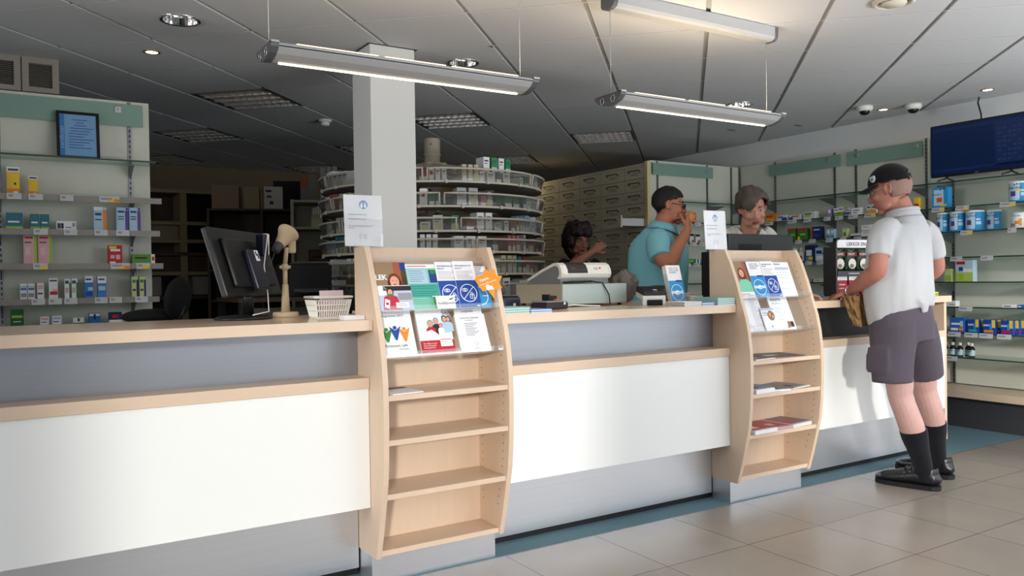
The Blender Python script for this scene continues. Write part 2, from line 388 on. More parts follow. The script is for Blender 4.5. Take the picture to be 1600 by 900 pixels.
counter(-2.6, 1.198, 'longest service counter section, lit ivory front, carrying a black monitor and beige desk lamp', M['steel_recess_shaded'], 0, .29, 3.60)
counter(1.782, 3.203, 'service counter section carrying the cash register, between two brochure stands', M['steel_recess_shaded'], .29, .29, 3.92)
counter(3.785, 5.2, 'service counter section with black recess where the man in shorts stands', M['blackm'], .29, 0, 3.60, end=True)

PROF = [(3.013,1.333),(2.976,1.264),(2.934,1.158),(2.901,1.054),(2.875,.979),(2.858,.902),(2.846,.807),(2.843,.71),(2.844,.613),(2.849,.515),(2.86,.416),(2.884,.312),(2.912,.205),(2.940,.112)]
def yprof(z):
    for (ya, za), (yb, zb) in zip(PROF, PROF[1:]):
        if zb <= z <= za: return ya + (yb-ya)*(za-z)/(za-zb)
    return PROF[0][0] if z > 1 else PROF[-1][0]
def stand(x0, label, shelves):
    w = .58
    t = thing('brochure_stand', label, 'brochure stand', (x0+w/2, 3.0, 0), group='brochure stands at the counter')
    L = (-x0-w/2, -3.0, 0)
    poly = [(y, z) for y, z in PROF] + [(3.12, .112), (3.12, 1.333)]
    mtx = Matrix(((0,0,1,0),(1,0,0,0),(0,1,0,0),(0,0,0,1)))   # local xy -> world yz, extrude along x
    for side in (0, 1):
        xa = x0 if side == 0 else x0+w-.022
        b = MB(); b.prism(poly, xa, xa+.022, 0, mtx)
        xi = xa+.022+.0004 if side == 0 else xa-.0004
        z = .24
        while z < 1.26:
            for y in (yprof(z)+.045, 3.07):
                if y < 3.08: b.cyl(.0028, -.0004, .0004, 8, 1, T(xi, y, z) @ RY(PI/2))
            z += .0335
        b.build('side_panel', [M['wood_z'], M['inkd']], t, loc=L, bevel=.0012)
    b = MB(); b.box(x0+.022, x0+w-.022, 3.10, 3.118, .112, 1.333); b.build('back_panel', M['wood_z'], t, loc=L)
    for z in shelves:
        b = MB(); b.box(x0+.0225, x0+w-.0225, yprof(z-.01)+.006, 3.0995, z-.021, z); b.build('shelf', M['wood_x'], t, loc=L, bevel=.001)
    for z, top, yf, yt in ((1.082, 1.29, 2.905, 3.03), (.905, 1.09, 2.873, 2.985)):    # clear leaflet holders
        b = MB(); xa, xb = x0+.024, x0+w-.024
        b.add([(xa,yf,z),(xb,yf,z),(xb,yf+.045,z-.012),(xa,yf+.045,z-.012),(xa,yf-.001,z-.003),(xb,yf-.001,z-.003),(xb,yf+.045,z-.016),(xa,yf+.045,z-.016)],
              [(0,1,2,3),(7,6,5,4),(0,4,5,1),(1,5,6,2),(2,6,7,3),(3,7,4,0)])
        b.box(xa, xb, yf-.004, yf-.001, z-.004, z+.016)
        b.add([(xa,yf+.045,z-.012),(xb,yf+.045,z-.012),(xb,yt+.02,top),(xa,yt+.02,top),(xa,yf+.048,z-.012),(xb,yf+.048,z-.012),(xb,yt+.023,top),(xa,yt+.023,top)],
              [(0,1,2,3),(7,6,5,4),(0,4,5,1),(1,5,6,2),(2,6,7,3),(3,7,4,0)])
        h = b.build('leaflet_holder', M['acrylic'], t, loc=L); h['label'] = 'clear acrylic leaflet holder'
    b = MB(); b.box(x0+.004, x0+w-.012, 2.993, 3.12, 0.0, .112); p = b.build('plinth', M['steel'], t, loc=L); p['label'] = 'brushed steel plinth'
    return t
stand(1.2, 'curved maple brochure stand with an orange paper leaf stuck on its side', [.758, .587, .374, .140])
stand(3.205, 'curved maple brochure stand beside the man in shorts', [.756, .584, .372, .145])
# ------------------------------------------------------------------ ceiling fixtures
M['lamp_glow'] = mat('lamp_glow', srgb(255, 240, 215), 0.5, emit=(1.0, 0.86, 0.62, 1), es=4.5)
M['up_glow'] = mat('uplight_glow', srgb(255, 225, 190), 0.5, emit=(1.0, 0.70, 0.42, 1), es=1.6)
M['alub'] = mat('anodised_profile', srgb(172, 173, 174), 0.45)
M['capg'] = mat('grey_end_cap', srgb(88, 90, 93), 0.45)
def pendant(x0, x1, label, first_up):
    yc, z = 3.03, 2.02; t = thing('pendant_lamp', label, 'pendant lamp', ((x0+x1)/2, yc, z), group='slim pendant lamps over the counter'); L = (-(x0+x1)/2, -yc, -z)
    # lens-shaped wing: flat top, bellied underside
    pf = [(-.098, .040), (-.095, .030), (-.07, .012), (-.035, .001), (0, -.004), (.035, .001), (.07, .012), (.095, .030), (.098, .040), (.09, .048), (-.09, .048)]
    mt = Matrix(((0,0,1,0),(1,0,0,yc),(0,1,0,z),(0,0,0,1)))
    b = MB(); b.prism(pf, x0+.03, x1-.03, 0, mt)
    b.box(x0+.03, x1-.03, yc-.099, yc-.0965, z+.032, z+.036, 1)
    b.build('housing', [M['alub'], M['inkd']], t, loc=L)
    b = MB(); b.box(x0+.055, x1-.055, yc-.006, yc+.006, z-.0075, z-.0035); g = b.build('diffuser', M['lamp_glow'], t, loc=L); g['label'] = 'glowing tube in the underside'
    b = MB()
    for a, c in ((x0+.10, x0+.42), (x0+.45, x1-.45), (x1-.42, x1-.10)): b.box(a, c, yc-.086, yc-.07, z+.0485, z+.053)
    b.build('uplight', M['up_glow'], t, loc=L)
    for xa, xb in ((x0, x0+.03), (x1-.03, x1)):
        b = MB(); b.prism([(y*1.02, zz*1.04) for y, zz in pf], xa, xb, 0, mt)
        xe = xa-.002 if xa == x0 else xb+.002
        for dy in (-.04, .04):
            b.tube([(xe, yc+dy+.014*math.cos(q), z+.022+.016*math.sin(q)) for q in [k*PI/6 for k in range(12)]], .0018, 6, 1, closed=True)
        b.box(xa, xb, yc-.103, yc-.085, z+.044, z+.052, 1)
        b.build('end_cap', [M['capg'], M['chrome']], t, loc=L)
    for x in (x0+.02, x1-.035):
        b = MB(); b.tube([(x, yc, z+.046), (x, yc, 2.485)], .0017, 6); b.cyl(.006, z+.046, z+.06, 10, mat=T(x, yc, 0)); b.build('wire', M['alub'], t, loc=L)
    # channel on the ceiling that the wires hang from
    pc = [(-.05, .528), (-.05, .475), (-.042, .462), (-.025, .455), (.025, .455), (.042, .462), (.05, .475), (.05, .528)]
    b = MB(); b.prism(pc, x0+.03, x1-.02, 0, mt); b.build('ceiling_channel', M['alub'], t, loc=L)
    for xa, xb in ((x0+.005, x0+.03), (x1-.02, x1+.005)): b = MB(); b.prism(pc, xa, xb, 0, mt); b.build('channel_cap', M['capg'], t, loc=L)
    for k in range(2):
        l = bpy.data.lights.new('lamp_light', 'AREA'); l.shape = 'RECTANGLE'; l.size = x1-x0-.15; l.size_y = .03; l.color = (1, .78, .52) if k else (1, .88, .7); l.energy = 4.6 if k else 1.5
        o = bpy.data.objects.new('lamp_light', l); C.objects.link(o); o.parent = t; o.location = (0, 0, .07 if k else -.02); o.rotation_euler = (PI if k else 0, 0, 0)
pendant(.825, 1.99, 'slim metal pendant lamp hanging in front of the white column', True)
pendant(2.45, 3.60, 'slim metal pendant lamp hanging beyond the column, over the middle counter', True)

LV = mat('louvre_aluminium', (0.52, 0.50, 0.48, 1), 0.40, metal=0.8)
def louver(a, b_, label):
    x, y = cxy(a+.5, b_+.5); t = thing('louvre_light', label, 'ceiling light', (x, y, CEIL), TH, group='square louvre lights in the ceiling')
    h = TS/2-.012; b = MB()
    b.box(-h, h, -h, h, .095, .10, 0)
    for q in ((-h, -h+.012, -h, h), (h-.012, h, -h, h), (-h, h, -h, -h+.012), (-h, h, h-.012, h)): b.box(*q, .0, .095, 0)
    b.build('housing', M['dgrey'], t)
    b = MB(); n = 4; w = (2*h-.03)/n
    for k in range(n):
        y0 = -h+.015+k*w
        # V-shaped troughs along a, cross blades
        b.prism([(y0, .0), (y0+.012, .06), (y0, .06)], -h+.012, h-.012, 0, Matrix(((0,0,1,0),(1,0,0,0),(0,1,0,0),(0,0,0,1))))
        b.prism([(y0+w, .0), (y0+w, .06), (y0+w-.012, .06)], -h+.012, h-.012, 0, Matrix(((0,0,1,0),(1,0,0,0),(0,1,0,0),(0,0,0,1))))
        b.box(-h+.012, h-.012, y0+.02, y0+w-.02, .07, .072)
        for j in range(9):
            xx = -h+.02+(j+.5)*(2*h-.04)/9
            b.prism([(xx-.001, 0), (xx+.001, 0), (xx+.016, .055), (xx-.016, .055)], y0+.006, y0+w-.006, 0, Matrix(((1,0,0,0),(0,0,1,0),(0,1,0,0),(0,0,0,1))))
    b.build('louvre_grid', LV, t)
for (a, b_), lb in zip(LOUVERS, ('louvre ceiling light nearest the left shelving, largest seen', 'louvre ceiling light just above the framed certificate shelving', 'louvre ceiling light partly hidden behind the left shelving top',
    'louvre ceiling light just to the right of the white column', 'bluish louvre ceiling light above the drawer cabinet, reflecting daylight', 'louvre ceiling light above the right side of the carousel',
    'louvre ceiling light cut by the left edge of the white column', 'louvre ceiling light over the back shelves, below the smoke detector', 'louvre ceiling light at the very back over the cupboards')):
    louver(a, b_, lb)
M['spot_on'] = mat('spot_glow', (1, .9, .7, 1), .5, emit=(1.0, .85, .6, 1), es=14)
def downlight(x, y, label, lit):
    t = thing('downlight', label, 'downlight', (x, y, CEIL), group='round chrome downlights')
    b = MB(); b.lathe([(.100, .001), (.102, -.003), (.098, -.006), (.088, -.005), (.086, .004)], 40, cap=False); b.build('trim_ring', M['chrome'], t)
    b = MB(); n = 40; vs = []; fs = []
    prof = [(.086, -.002), (.082, .03), (.070, .065), (.05, .09), (.03, .098)]
    b.lathe(prof, 40, cap=False); b.lathe([(.03, .098), (.001, .1)], 40, cap=False); b.build('reflector', M['chrome'], t)
    b = MB(); b.lathe([(.001, .055), (.016, .058), (.02, .07), (.02, .098), (.001, .099)], 16, cap=False); b.build('bulb', M['spot_on'] if lit else M['whitep'], t)
downlight(.784, 4.431, 'unlit round chrome downlight above the left counter', False)
downlight(2.45, 4.455, 'unlit round chrome downlight just right of the column head', False)
downlight(4.959, 4.48, 'lit round chrome downlight above the second pendant lamp', True)
def spot(x, y, label):
    t = thing('spotlight', label, 'spotlight', (x, y, CEIL), group='small recessed spotlights')
    b = MB(); b.lathe([(.047, .0), (.047, -.004), (.036, -.006), (.034, -.001)], 28, cap=False); b.build('trim_ring', M['copper'] , t)
    b = MB(); b.lathe([(.034, -.002), (.001, -.0015)], 28, cap=False); b.cyl(.03, -.0025, -.002, 24); b.build('lens', M['spot_on'], t)
M['copper'] = mat('warm_metal', (.45, .25, .15, 1), .35, metal=.8)
spot(.748, 5.123, 'small lit spotlight between the vent grille and a chrome downlight')
spot(6.218, 3.227, 'small lit spotlight in the ceiling above the television')
spot(6.182, 4.048, 'small lit spotlight between the two dome cameras')
def dome(x, y, label, rz, c):
    t = thing('dome_camera', label, 'security camera', (x, y, CEIL), rz)
    b = MB(); b.lathe([(.062, 0), (.064, -.02), (.055, -.038), (.001, -.040)][:3] + [(.045, -.042)], 28); b.build('base', M['whitep'], t)
    b = MB(); b.lathe([(.040, -.040), (.038, -.055), (.026, -.068), (.001, -.074)], 24, cap=False); b.build('dome', M['black'], t)
dome(5.926, 4.044, 'white dome camera beside the small spotlight, above the capped man', 0, 0)
dome(6.215, 3.807, 'white dome camera close to the wall above the television', 0, 0)
t = thing('ceiling_vent', 'round cream air vent at the upper edge of the ceiling', 'air vent', (3.761, 2.40, CEIL))
b = MB(); b.lathe([(.10, 0), (.10, -.012), (.085, -.02), (.075, -.012), (.07, -.004)], 36, cap=False); b.build('rim', C3('cream', 212, 206, 190), t)
b = MB(); b.lathe([(.06, -.016), (.055, -.024), (.001, -.026)], 36, cap=False); b.lathe([(.001, -.012), (.06, -.014), (.06, -.016)], 36, cap=False); b.build('disc', C3('cream', 212, 206, 190), t)
t = thing('smoke_detector', 'small white smoke detector on the dark ceiling left of the column', 'smoke detector', (2.30, 6.6, CEIL))
b = MB(); b.lathe([(.055, 0), (.055, -.015), (.04, -.02)], 24); b.build('base', M['whitep'], t)
b = MB(); b.lathe([(.038, -.02), (.036, -.045), (.02, -.05)], 24); b.build('sensor', M['whitep'], t)
for x, y, lb in ((5.761, 5.309, 'small dark ceiling slot nearer the drawer cabinet'), (6.138, 4.862, 'small dark ceiling slot nearer the right shelving')):
    t = thing('ceiling_slot', lb, 'sensor', (x, y, CEIL), group='small dark ceiling slots'); b = MB(); b.box(-.05, .05, -.012, .012, -.003, 0, bev=.001); b.build('frame', M['grey'], t)
    b = MB(); b.box(-.04, .04, -.007, .007, -.0042, -.003); b.build('slot', M['blackm'], t)
# twin vent grille above the left shelving, reaching the ceiling
t = thing('vent_grille', 'twin louvred vent grille above the left shelving', 'vent grille', (-.1, 5.58, 2.40))
for k, (xa, xb) in enumerate(((-.01, .198), (.204, .395))):
    f = MB(); zt, zb = .15, -.055
    f.box(xa, xb, .0, .03, zt-.035, zt); f.box(xa, xb, .0, .03, zb, zb+.03); f.box(xa, xa+.035, 0, .03, zb+.03, zt-.035); f.box(xb-.035, xb, 0, .03, zb+.03, zt-.035)
    fo = f.build('frame', C3('oldwhite', 150, 142, 132), t)
    s_ = MB(); s_.box(xa+.03, xb-.03, .028, .03, zb, zt, 1); n = 13
    for q in range(n):
        z = zb+.036+q*(zt-zb-.072)/(n-1); s_.add([(xa+.035,.006,z-.004),(xb-.035,.006,z-.004),(xb-.035,.022,z+.004),(xa+.035,.022,z+.004),(xa+.035,.006,z-.0055),(xb-.035,.006,z-.0055),(xb-.035,.022,z+.0025),(xa+.035,.022,z+.0025)],[(0,1,2,3),(7,6,5,4),(0,4,5,1),(1,5,6,2),(2,6,7,3),(3,7,4,0)])
    s_.build('louvres', [C3('oldwhite', 150, 142, 132), M['blackm']], t)
b = MB(); b.box(-.01, .395, .03, .30, -.06, .15); b.build('duct_box', C3('oldwhite', 150, 142, 132), t)
# ------------------------------------------------------------------ glass shelving on the walls and what stands on it
def price_label(parent, mtx, w, extra=0):
    b = MB(); b.box(-w/2, w/2, -.002, .0, -.034, .002, 0, mat=mtx @ RX(math.radians(-12)))
    if extra: b.box(w/2-(.045 if extra == 1 else .06), w/2, -.0026, -.002, -.032, -.014, 1, mat=mtx @ RX(math.radians(-12)))
    if extra == 2: b.box(w/2-.03, w/2, -.003, -.0026, -.032, -.014, 2, mat=mtx @ RX(math.radians(-12)))
    for z in (-.010, -.017): b.box(-w/2+.008, w/2-.04, -.0026, -.002, z-.0015, z+.0015, 3, mat=mtx @ RX(math.radians(-12)))
    return b.build('price_label', [M['tag'], YELLOW, ORANGE, M['ink']], parent)
def upright(parent, mtx, z0, z1):
    b = MB(); b.box(-.010, .010, -.008, 0, z0, z1, 0, mat=mtx)
    z = z0+.02
    while z < z1-.02:
        b.box(-.0035, .0035, -.0088, -.008, z, z+.016, 1, mat=mtx); z += .032
    return b.build('upright', [M['slot'], M['blackm']], parent)
def bracket(parent, mtx, d):
    b = MB(); b.prism([(0, 0), (-d, -.012), (-d, -.018), (0, -.075)], -.003, .003, 0, mtx @ Matrix(((0,0,1,0),(1,0,0,0),(0,1,0,0),(0,0,0,1))))
    return b.build('bracket', M['slot'], parent)
def glass_shelf(parent, mtx, x0, x1, d, name='shelf'):
    b = MB(); b.box(x0, x1, -d, 0, -.008, 0, 0, mat=mtx); b.box(x0, x1, -d-.0015, -d, -.009, .001, 1, mat=mtx)
    o = b.build(name, [M['glass'], M['glass_edge']], parent); o['label'] = 'clear glass shelf'; return o
def metal_shelf(parent, mtx, x0, x1, d):
    b = MB(); b.box(x0, x1, -d, 0, -.010, 0, 0, mat=mtx); b.box(x0, x1, -d-.002, -d, -.030, .004, 1, mat=mtx)
    return b.build('shelf', [M['glass'], M['shelfedge']], parent)
M['shelfedge'] = mat('grey_shelf_edge', srgb(150, 143, 138), 0.4)
def header(parent, mtx, x0, x1, z0, z1, clips):
    b = MB(); b.box(x0, x1, -.030, -.024, z0, z1, mat=mtx); h = b.build('header_strip', M['frost'], parent); h['label'] = 'frosted green glass header strip'
    for x in clips:
        b = MB(); b.box(x-.018, x+.018, -.036, 0, z1-.055, z1-.02, 0, .003, mat=mtx); b.cyl(.006, 0, .002, 12, 1, mat=mtx @ T(x, -.036, z1-.037) @ RX(PI/2)); b.build('clip', [M['alu'], M['chrome']], h)
FM = lambda ox, oy, rz: T(ox, oy, 0) @ RZ(rz)

# left unit: panel faces the counter (-Y)
LX0, LX1 = -1.6, .778
t = thing('shelving_unit', 'dark shelving unit at the left with a framed certificate on its glass shelf', 'shelving', (0, 5.5, 0)); OFF = T(0, 0, 0)
LX0 = -.98
b = MB(); b.box(LX0, LX1, 0, .05, 0, 2.322); b.build('back_panel', M['shelfwall'], t)
header(t, OFF, LX0, .74, 2.165, 2.30, (-.1, .60))
for x in (.665, -.02, -.70): upright(t, T(x, -.001, 0), .80, 2.318)
glass_shelf(t, T(0, 0, 1.935), LX0, LX1+.005, .20, 'glass_shelf')
LROWS = {1: 1.708, 2: 1.512, 3: 1.316, 4: 1.116, 5: .966}
for r, z in LROWS.items():
    metal_shelf(t, T(0, 0, z), LX0, (.812, .80, .815, .79, .77)[r-1], .20 if r < 5 else .30)
for z in [1.925] + [v-.01 for v in LROWS.values()]:
    for x in (.665, -.02): bracket(t, T(x, -.009, z), .17)
for r, xa, xb, f in [(1, 0.013, 0.084, 0), (1, 0.117, 0.188, 0), (1, 0.272, 0.34, 0), (1, 0.473, 0.581, 2), (2, 0.138, 0.209, 0), (2, 0.288, 0.357, 0), (2, 0.444, 0.514, 0), (2, 0.559, 0.629, 0), (3, 0.132, 0.205, 1), (3, 0.526, 0.628, 2), (3, 0.664, 0.74, 1), (4, 0.121, 0.187, 0), (4, 0.204, 0.271, 0), (4, 0.283, 0.349, 0), (4, 0.439, 0.507, 0), (4, 0.515, 0.583, 0), (4, 0.654, 0.725, 0)]:
    price_label(t, T((xa+xb)/2, -.2035, LROWS[r]+.003), xb-xa, f)
# framed certificate leaning on the glass shelf
t = thing('framed_certificate', 'blue certificate in a black frame on the top left glass shelf', 'picture frame', (.38, 5.40, 1.937)); tl = RX(math.radians(-8))
b = MB(); w, h = .225, .285
b.box(-w/2, w/2, -.008, .008, 0, .016, mat=tl); b.box(-w/2, w/2, -.008, .008, h-.016, h, mat=tl); b.box(-w/2, -w/2+.016, -.008, .008, .016, h-.016, mat=tl); b.box(w/2-.016, w/2, -.008, .008, .016, h-.016, mat=tl)
b.build('frame', M['black'], t)
b = MB(); b.box(-w/2+.014, w/2-.014, -.002, .004, .014, h-.014, 0, mat=tl); b.box(-w/2+.016, -w/2+.042, -.003, -.002, .018, h-.018, 2, mat=tl)
b.text('certificaat', .034, 3, mat=tl @ T(-w/2+.037, -.0036, .06) @ RX(PI/2) @ RZ(PI/2))
for k, (x0_, x1_) in enumerate(((-.03,.05),(-.01,.03),(-.02,.045),(-.04,.08),(-.04,.06),(-.05,.05),(-.05,.03),(-.05,.08),(-.05,.06),(-.05,.03),(-.05,.07))): b.box(x0_, x1_, -.003, -.002, h-.05-k*.017, h-.046-k*.017, 1, mat=tl)
b.build('certificate', [C3('cert_blue', 120, 165, 205), M['inkb'], C3('cert_blue2', 60, 125, 195), C3('cert_blue3', 150, 190, 225)], t)

# right wall: long unit facing -X; local x runs towards the camera
RW = 6.50
t = thing('shelving_unit', 'bright glass shelving along the right wall, under the television', 'shelving', (RW, 4.2, 0), -PI/2)
yl = lambda Y: 4.2 - Y            # world Y -> local x (rz = -90: local +x -> world -Y)
RY0, RY1 = 5.59, 2.2
b = MB(); b.box(yl(5.865), yl(3.865), -.005, .035, .3, 2.31); b.box(yl(3.865), yl(RY1), .005, .035, .3, 1.95); b.build('back_panel', M['shelfwall'], t)
header(t, OFF, yl(5.482), yl(4.671), 2.175, 2.285, (yl(5.36), yl(4.80)))
header(t, OFF, yl(4.605), yl(3.89), 2.165, 2.29, (yl(4.50), yl(3.94)))
for Y, za, zb in ((5.42,.3,2.31),(4.74,.3,2.31),(4.52,.3,2.31),(3.865,.3,2.31),(3.645,.3,1.93),(2.98,.3,1.93),(2.32,.3,1.93)): upright(t, T(yl(Y), -.006, 0), za, zb)
RROWS = {1: 1.90, 2: 1.70, 3: 1.509, 4: 1.312, 5: 1.121, 6: .928, 7: .729, 8: .543}
for r, z in RROWS.items():
    glass_shelf(t, T(0, -.008, z), yl(RY0), yl(RY1), .27 if r < 8 else .30)
    for Y in (5.42, 4.74, 4.52, 3.865, 3.645, 2.98): bracket(t, T(yl(Y), -.012, z-.008), .22)
b = MB(); b.box(yl(RY0), yl(RY1), -.34, 0, .235, .29); o = b.build('base_shelf', M['wood_x'], t, bevel=.002); o['label'] = 'maple base shelf'
b = MB(); b.box(yl(RY0), yl(RY1), -.26, 0, 0, .235); o = b.build('plinth', M['dgrey'], t); o['label'] = 'dark recessed plinth'
for r, Y, w, f in [(2,5.27,.1,0),(2,5.0,.1,0),(2,4.83,.08,0),(2,4.62,.07,0),(2,4.50,.08,0),(2,4.36,.09,0),(2,4.2,.1,1),(2,3.61,.10,1),(2,3.42,.10,1),(2,3.09,.11,1),(3,4.93,.07,0),(3,4.78,.07,0),(3,4.6,.07,0),(3,4.46,.06,0),(3,4.32,.07,0),(3,3.39,.09,1),(3,3.06,.06,0),
    (4,4.95,.07,0),(4,4.82,.07,0),(4,4.70,.07,0),(4,4.58,.07,0),(4,3.47,.09,0),(4,3.24,.09,0),(6,3.40,.10,0),(7,3.49,.10,0),(7,3.36,.10,0),(7,3.25,.10,0),(7,3.12,.10,0),(8,3.50,.10,0)]:
    price_label(t, T(yl(Y), -.2815 - (.03 if r == 8 else 0), RROWS[r]+.001), w, f)

# short unit facing the counter, between the drawers and the right wall
XS = 5.87
t = thing('shelving_unit', 'narrow shelving unit between the drawer cabinet and the right wall shelves', 'shelving', (5.88, XS, 0))
b = MB(); b.box(-.628, .58, 0, .04, 0, 2.31); b.build('back_panel', M['shelfwall'], t)
header(t, OFF, -.615, .185, 2.17, 2.283, (-.50, .08))
for x in (-.54, .125, .47): upright(t, T(x, -.001, 0), .3, 2.305)
for z in (1.895, 1.70, 1.509, 1.312, 1.121): glass_shelf(t, T(0, 0, z), -.628, .58, .27)
for z in (1.895, 1.70, 1.509, 1.312, 1.121):
    for x in (-.54, .125, .47): bracket(t, T(x, -.009, z-.008), .22)
for z, xs in ((1.70, (-.40,-.28,-.16,-.02)), (1.509, (-.46,-.34,-.22)), (1.312, (-.42, -.30))):
    for x in xs: price_label(t, T(x, -.2735, z+.001), .08, 0)

# ---- boxes, tubes, cans and bottles on the shelves
def carton(label, loc, rz, w, d, h, base, prints, group, name='medicine_box', cat='box'):
    """prints: (x0, x1, z0, z1, material) as fractions of the front face; extra tuple len 6 with 'text'"""
    mats = [base]; b = MB(); b.box(-w/2, w/2, -d/2, d/2, 0, h, 0, .0012)
    for k_, p in enumerate(prints):
        m = p[4]; e_ = .00035*k_
        if m not in mats: mats.append(m)
        if len(p) == 6: b.text(p[5], (p[3]-p[2])*h, mats.index(m), mat=T((p[0]-.5)*w, -d/2-.0009-e_, p[2]*h) @ RX(PI/2), ext=.0001)
        else: b.box((p[0]-.5)*w, (p[1]-.5)*w, -d/2-.0005-e_, -d/2+.0005, p[2]*h, p[3]*h, mats.index(m))
    o = b.build(name, mats, None, loc, (0, 0, rz)); return tag(o, label, cat, group)
W = M['paper']; OFFW = C3('off_white', 222, 222, 216)
STY = {
 'sun_l': (C3('sun_yellow', 240, 190, 60), [(.0,1,.82,1,W),(.1,.9,.86,.94,M['ink']),(0,1,0,.22,ORANGE),(.35,.95,.25,.72,YELLOW),(.55,.72,.36,.44,M['inkd']),(.5,.85,.03,.13,W)]),
 'sun_s': (C3('sun_yellow', 240, 190, 60), [(.0,1,.82,1,W),(.1,.9,.86,.94,M['ink']),(0,1,0,.22,ORANGE),(.35,.95,.25,.72,YELLOW),(.5,.85,.03,.13,W)]),
 'teal': (C3('box_teal', 45, 115, 135), [(0,1,.0,.2,LIME),(.12,.8,.42,.52,W)]),
 'whitesq': (W, [(.05,.22,.2,.75,M['ink']),(.24,.36,.2,.75,M['inkd']),(.8,.95,.4,.8,GREYP),(.45,.75,.3,.38,M['ink'])]),
 'lborange': (LBLUE, [(.72,1,.0,.88,ORANGE),(0,.72,.86,1,W),(.1,.6,.65,.75,M['inkb']),(.1,.6,.45,.5,M['ink'])]),
 'lbpurple': (LBLUE, [(.72,1,.0,.88,PURPLE),(0,.8,.0,.06,W),(.1,.65,.78,.86,M['inkb']),(.1,.6,.6,.64,M['ink']),(.1,.6,.5,.54,M['ink']),(.8,.95,.9,.98,M['inkd'])]),
 'pinkgreen': (PINK, [(.8,1,0,.95,LIME),(.1,.7,.82,.88,RED),(.1,.6,.68,.72,M['ink']),(.15,.5,.3,.55,C3('rose', 235, 195, 195))]),
 'redtablet': (RED, [(.05,.6,.82,.95,YELLOW),(.15,.85,.68,.8,W),(.15,.45,.3,.48,PINK),(.55,.85,.25,.5,PINK),(.1,.5,.06,.14,W)]),
 'greenlong': (C3('box_green', 90, 150, 50), [(.82,1,0,1,CREAM),(.86,.97,.35,.75,RED),(.1,.65,.55,.7,M['inkd']),(.05,.75,.0,.12,LIME)]),
 'whiteblue': (W, [(0,1,.55,.85,LBLUE),(.1,.9,.62,.7,M['inkb']),(.1,.9,.15,.4,GREYP)]),
 'whitepink': (W, [(.1,.9,.6,.85,PINK),(.1,.8,.3,.4,M['ink'])]),
 'whitered': (W, [(.1,.9,.84,.92,M['ink']),(.1,.95,.2,.36,RED),(.4,.95,.36,.48,PINK)]),
 'whitegreen': (W, [(.75,1,0,.8,GREEN),(.1,.7,.75,.9,M['ink']),(.1,.6,.3,.55,PINK)]),
 'bluewave': (C3('box_blue', 60, 125, 205), [(0,1,.72,1,W),(.1,.8,.82,.9,M['inkb']),(.1,.9,.1,.3,BLUE),(.4,1,.35,.5,LBLUE)]),
 'bluewave2': (C3('box_blue', 60, 125, 205), [(0,1,.68,1,W),(.1,.8,.82,.9,M['inkb']),(.1,.9,.35,.55,LBLUE),(.0,.5,.05,.2,SKY)]),
 'limebox': (C3('pale_lime', 205, 215, 150), [(.7,1,0,.85,NAVYP),(.1,.6,.7,.85,GREEN),(.1,.6,.3,.4,M['ink'])]),
 'greenbox': (C3('box_deep_green', 20, 105, 50), [(.1,.9,.5,.65,LIME),(.2,.8,.25,.3,W)]),
 'whitepinks': (W, [(.1,.9,.6,.85,PINK),(.1,.7,.3,.4,M['ink'])]),
 'whiteblues': (W, [(.1,.9,.6,.85,LBLUE),(.1,.7,.3,.4,M['inkb'])]),
 'flatwhite': (W, [(0,1,.0,.2,M['inkd']),(.4,.6,.4,.9,NAVYP)]),
 'bluelow': (C3('box_mid_blue', 30, 105, 170), [(.05,.95,.72,.95,W),(.4,.6,.4,.9,NAVYP)]),
 'navyred': (NAVYP, [(0,1,0,.28,W),(.25,.75,.45,.75,RED)]),
}
LD = 0.0
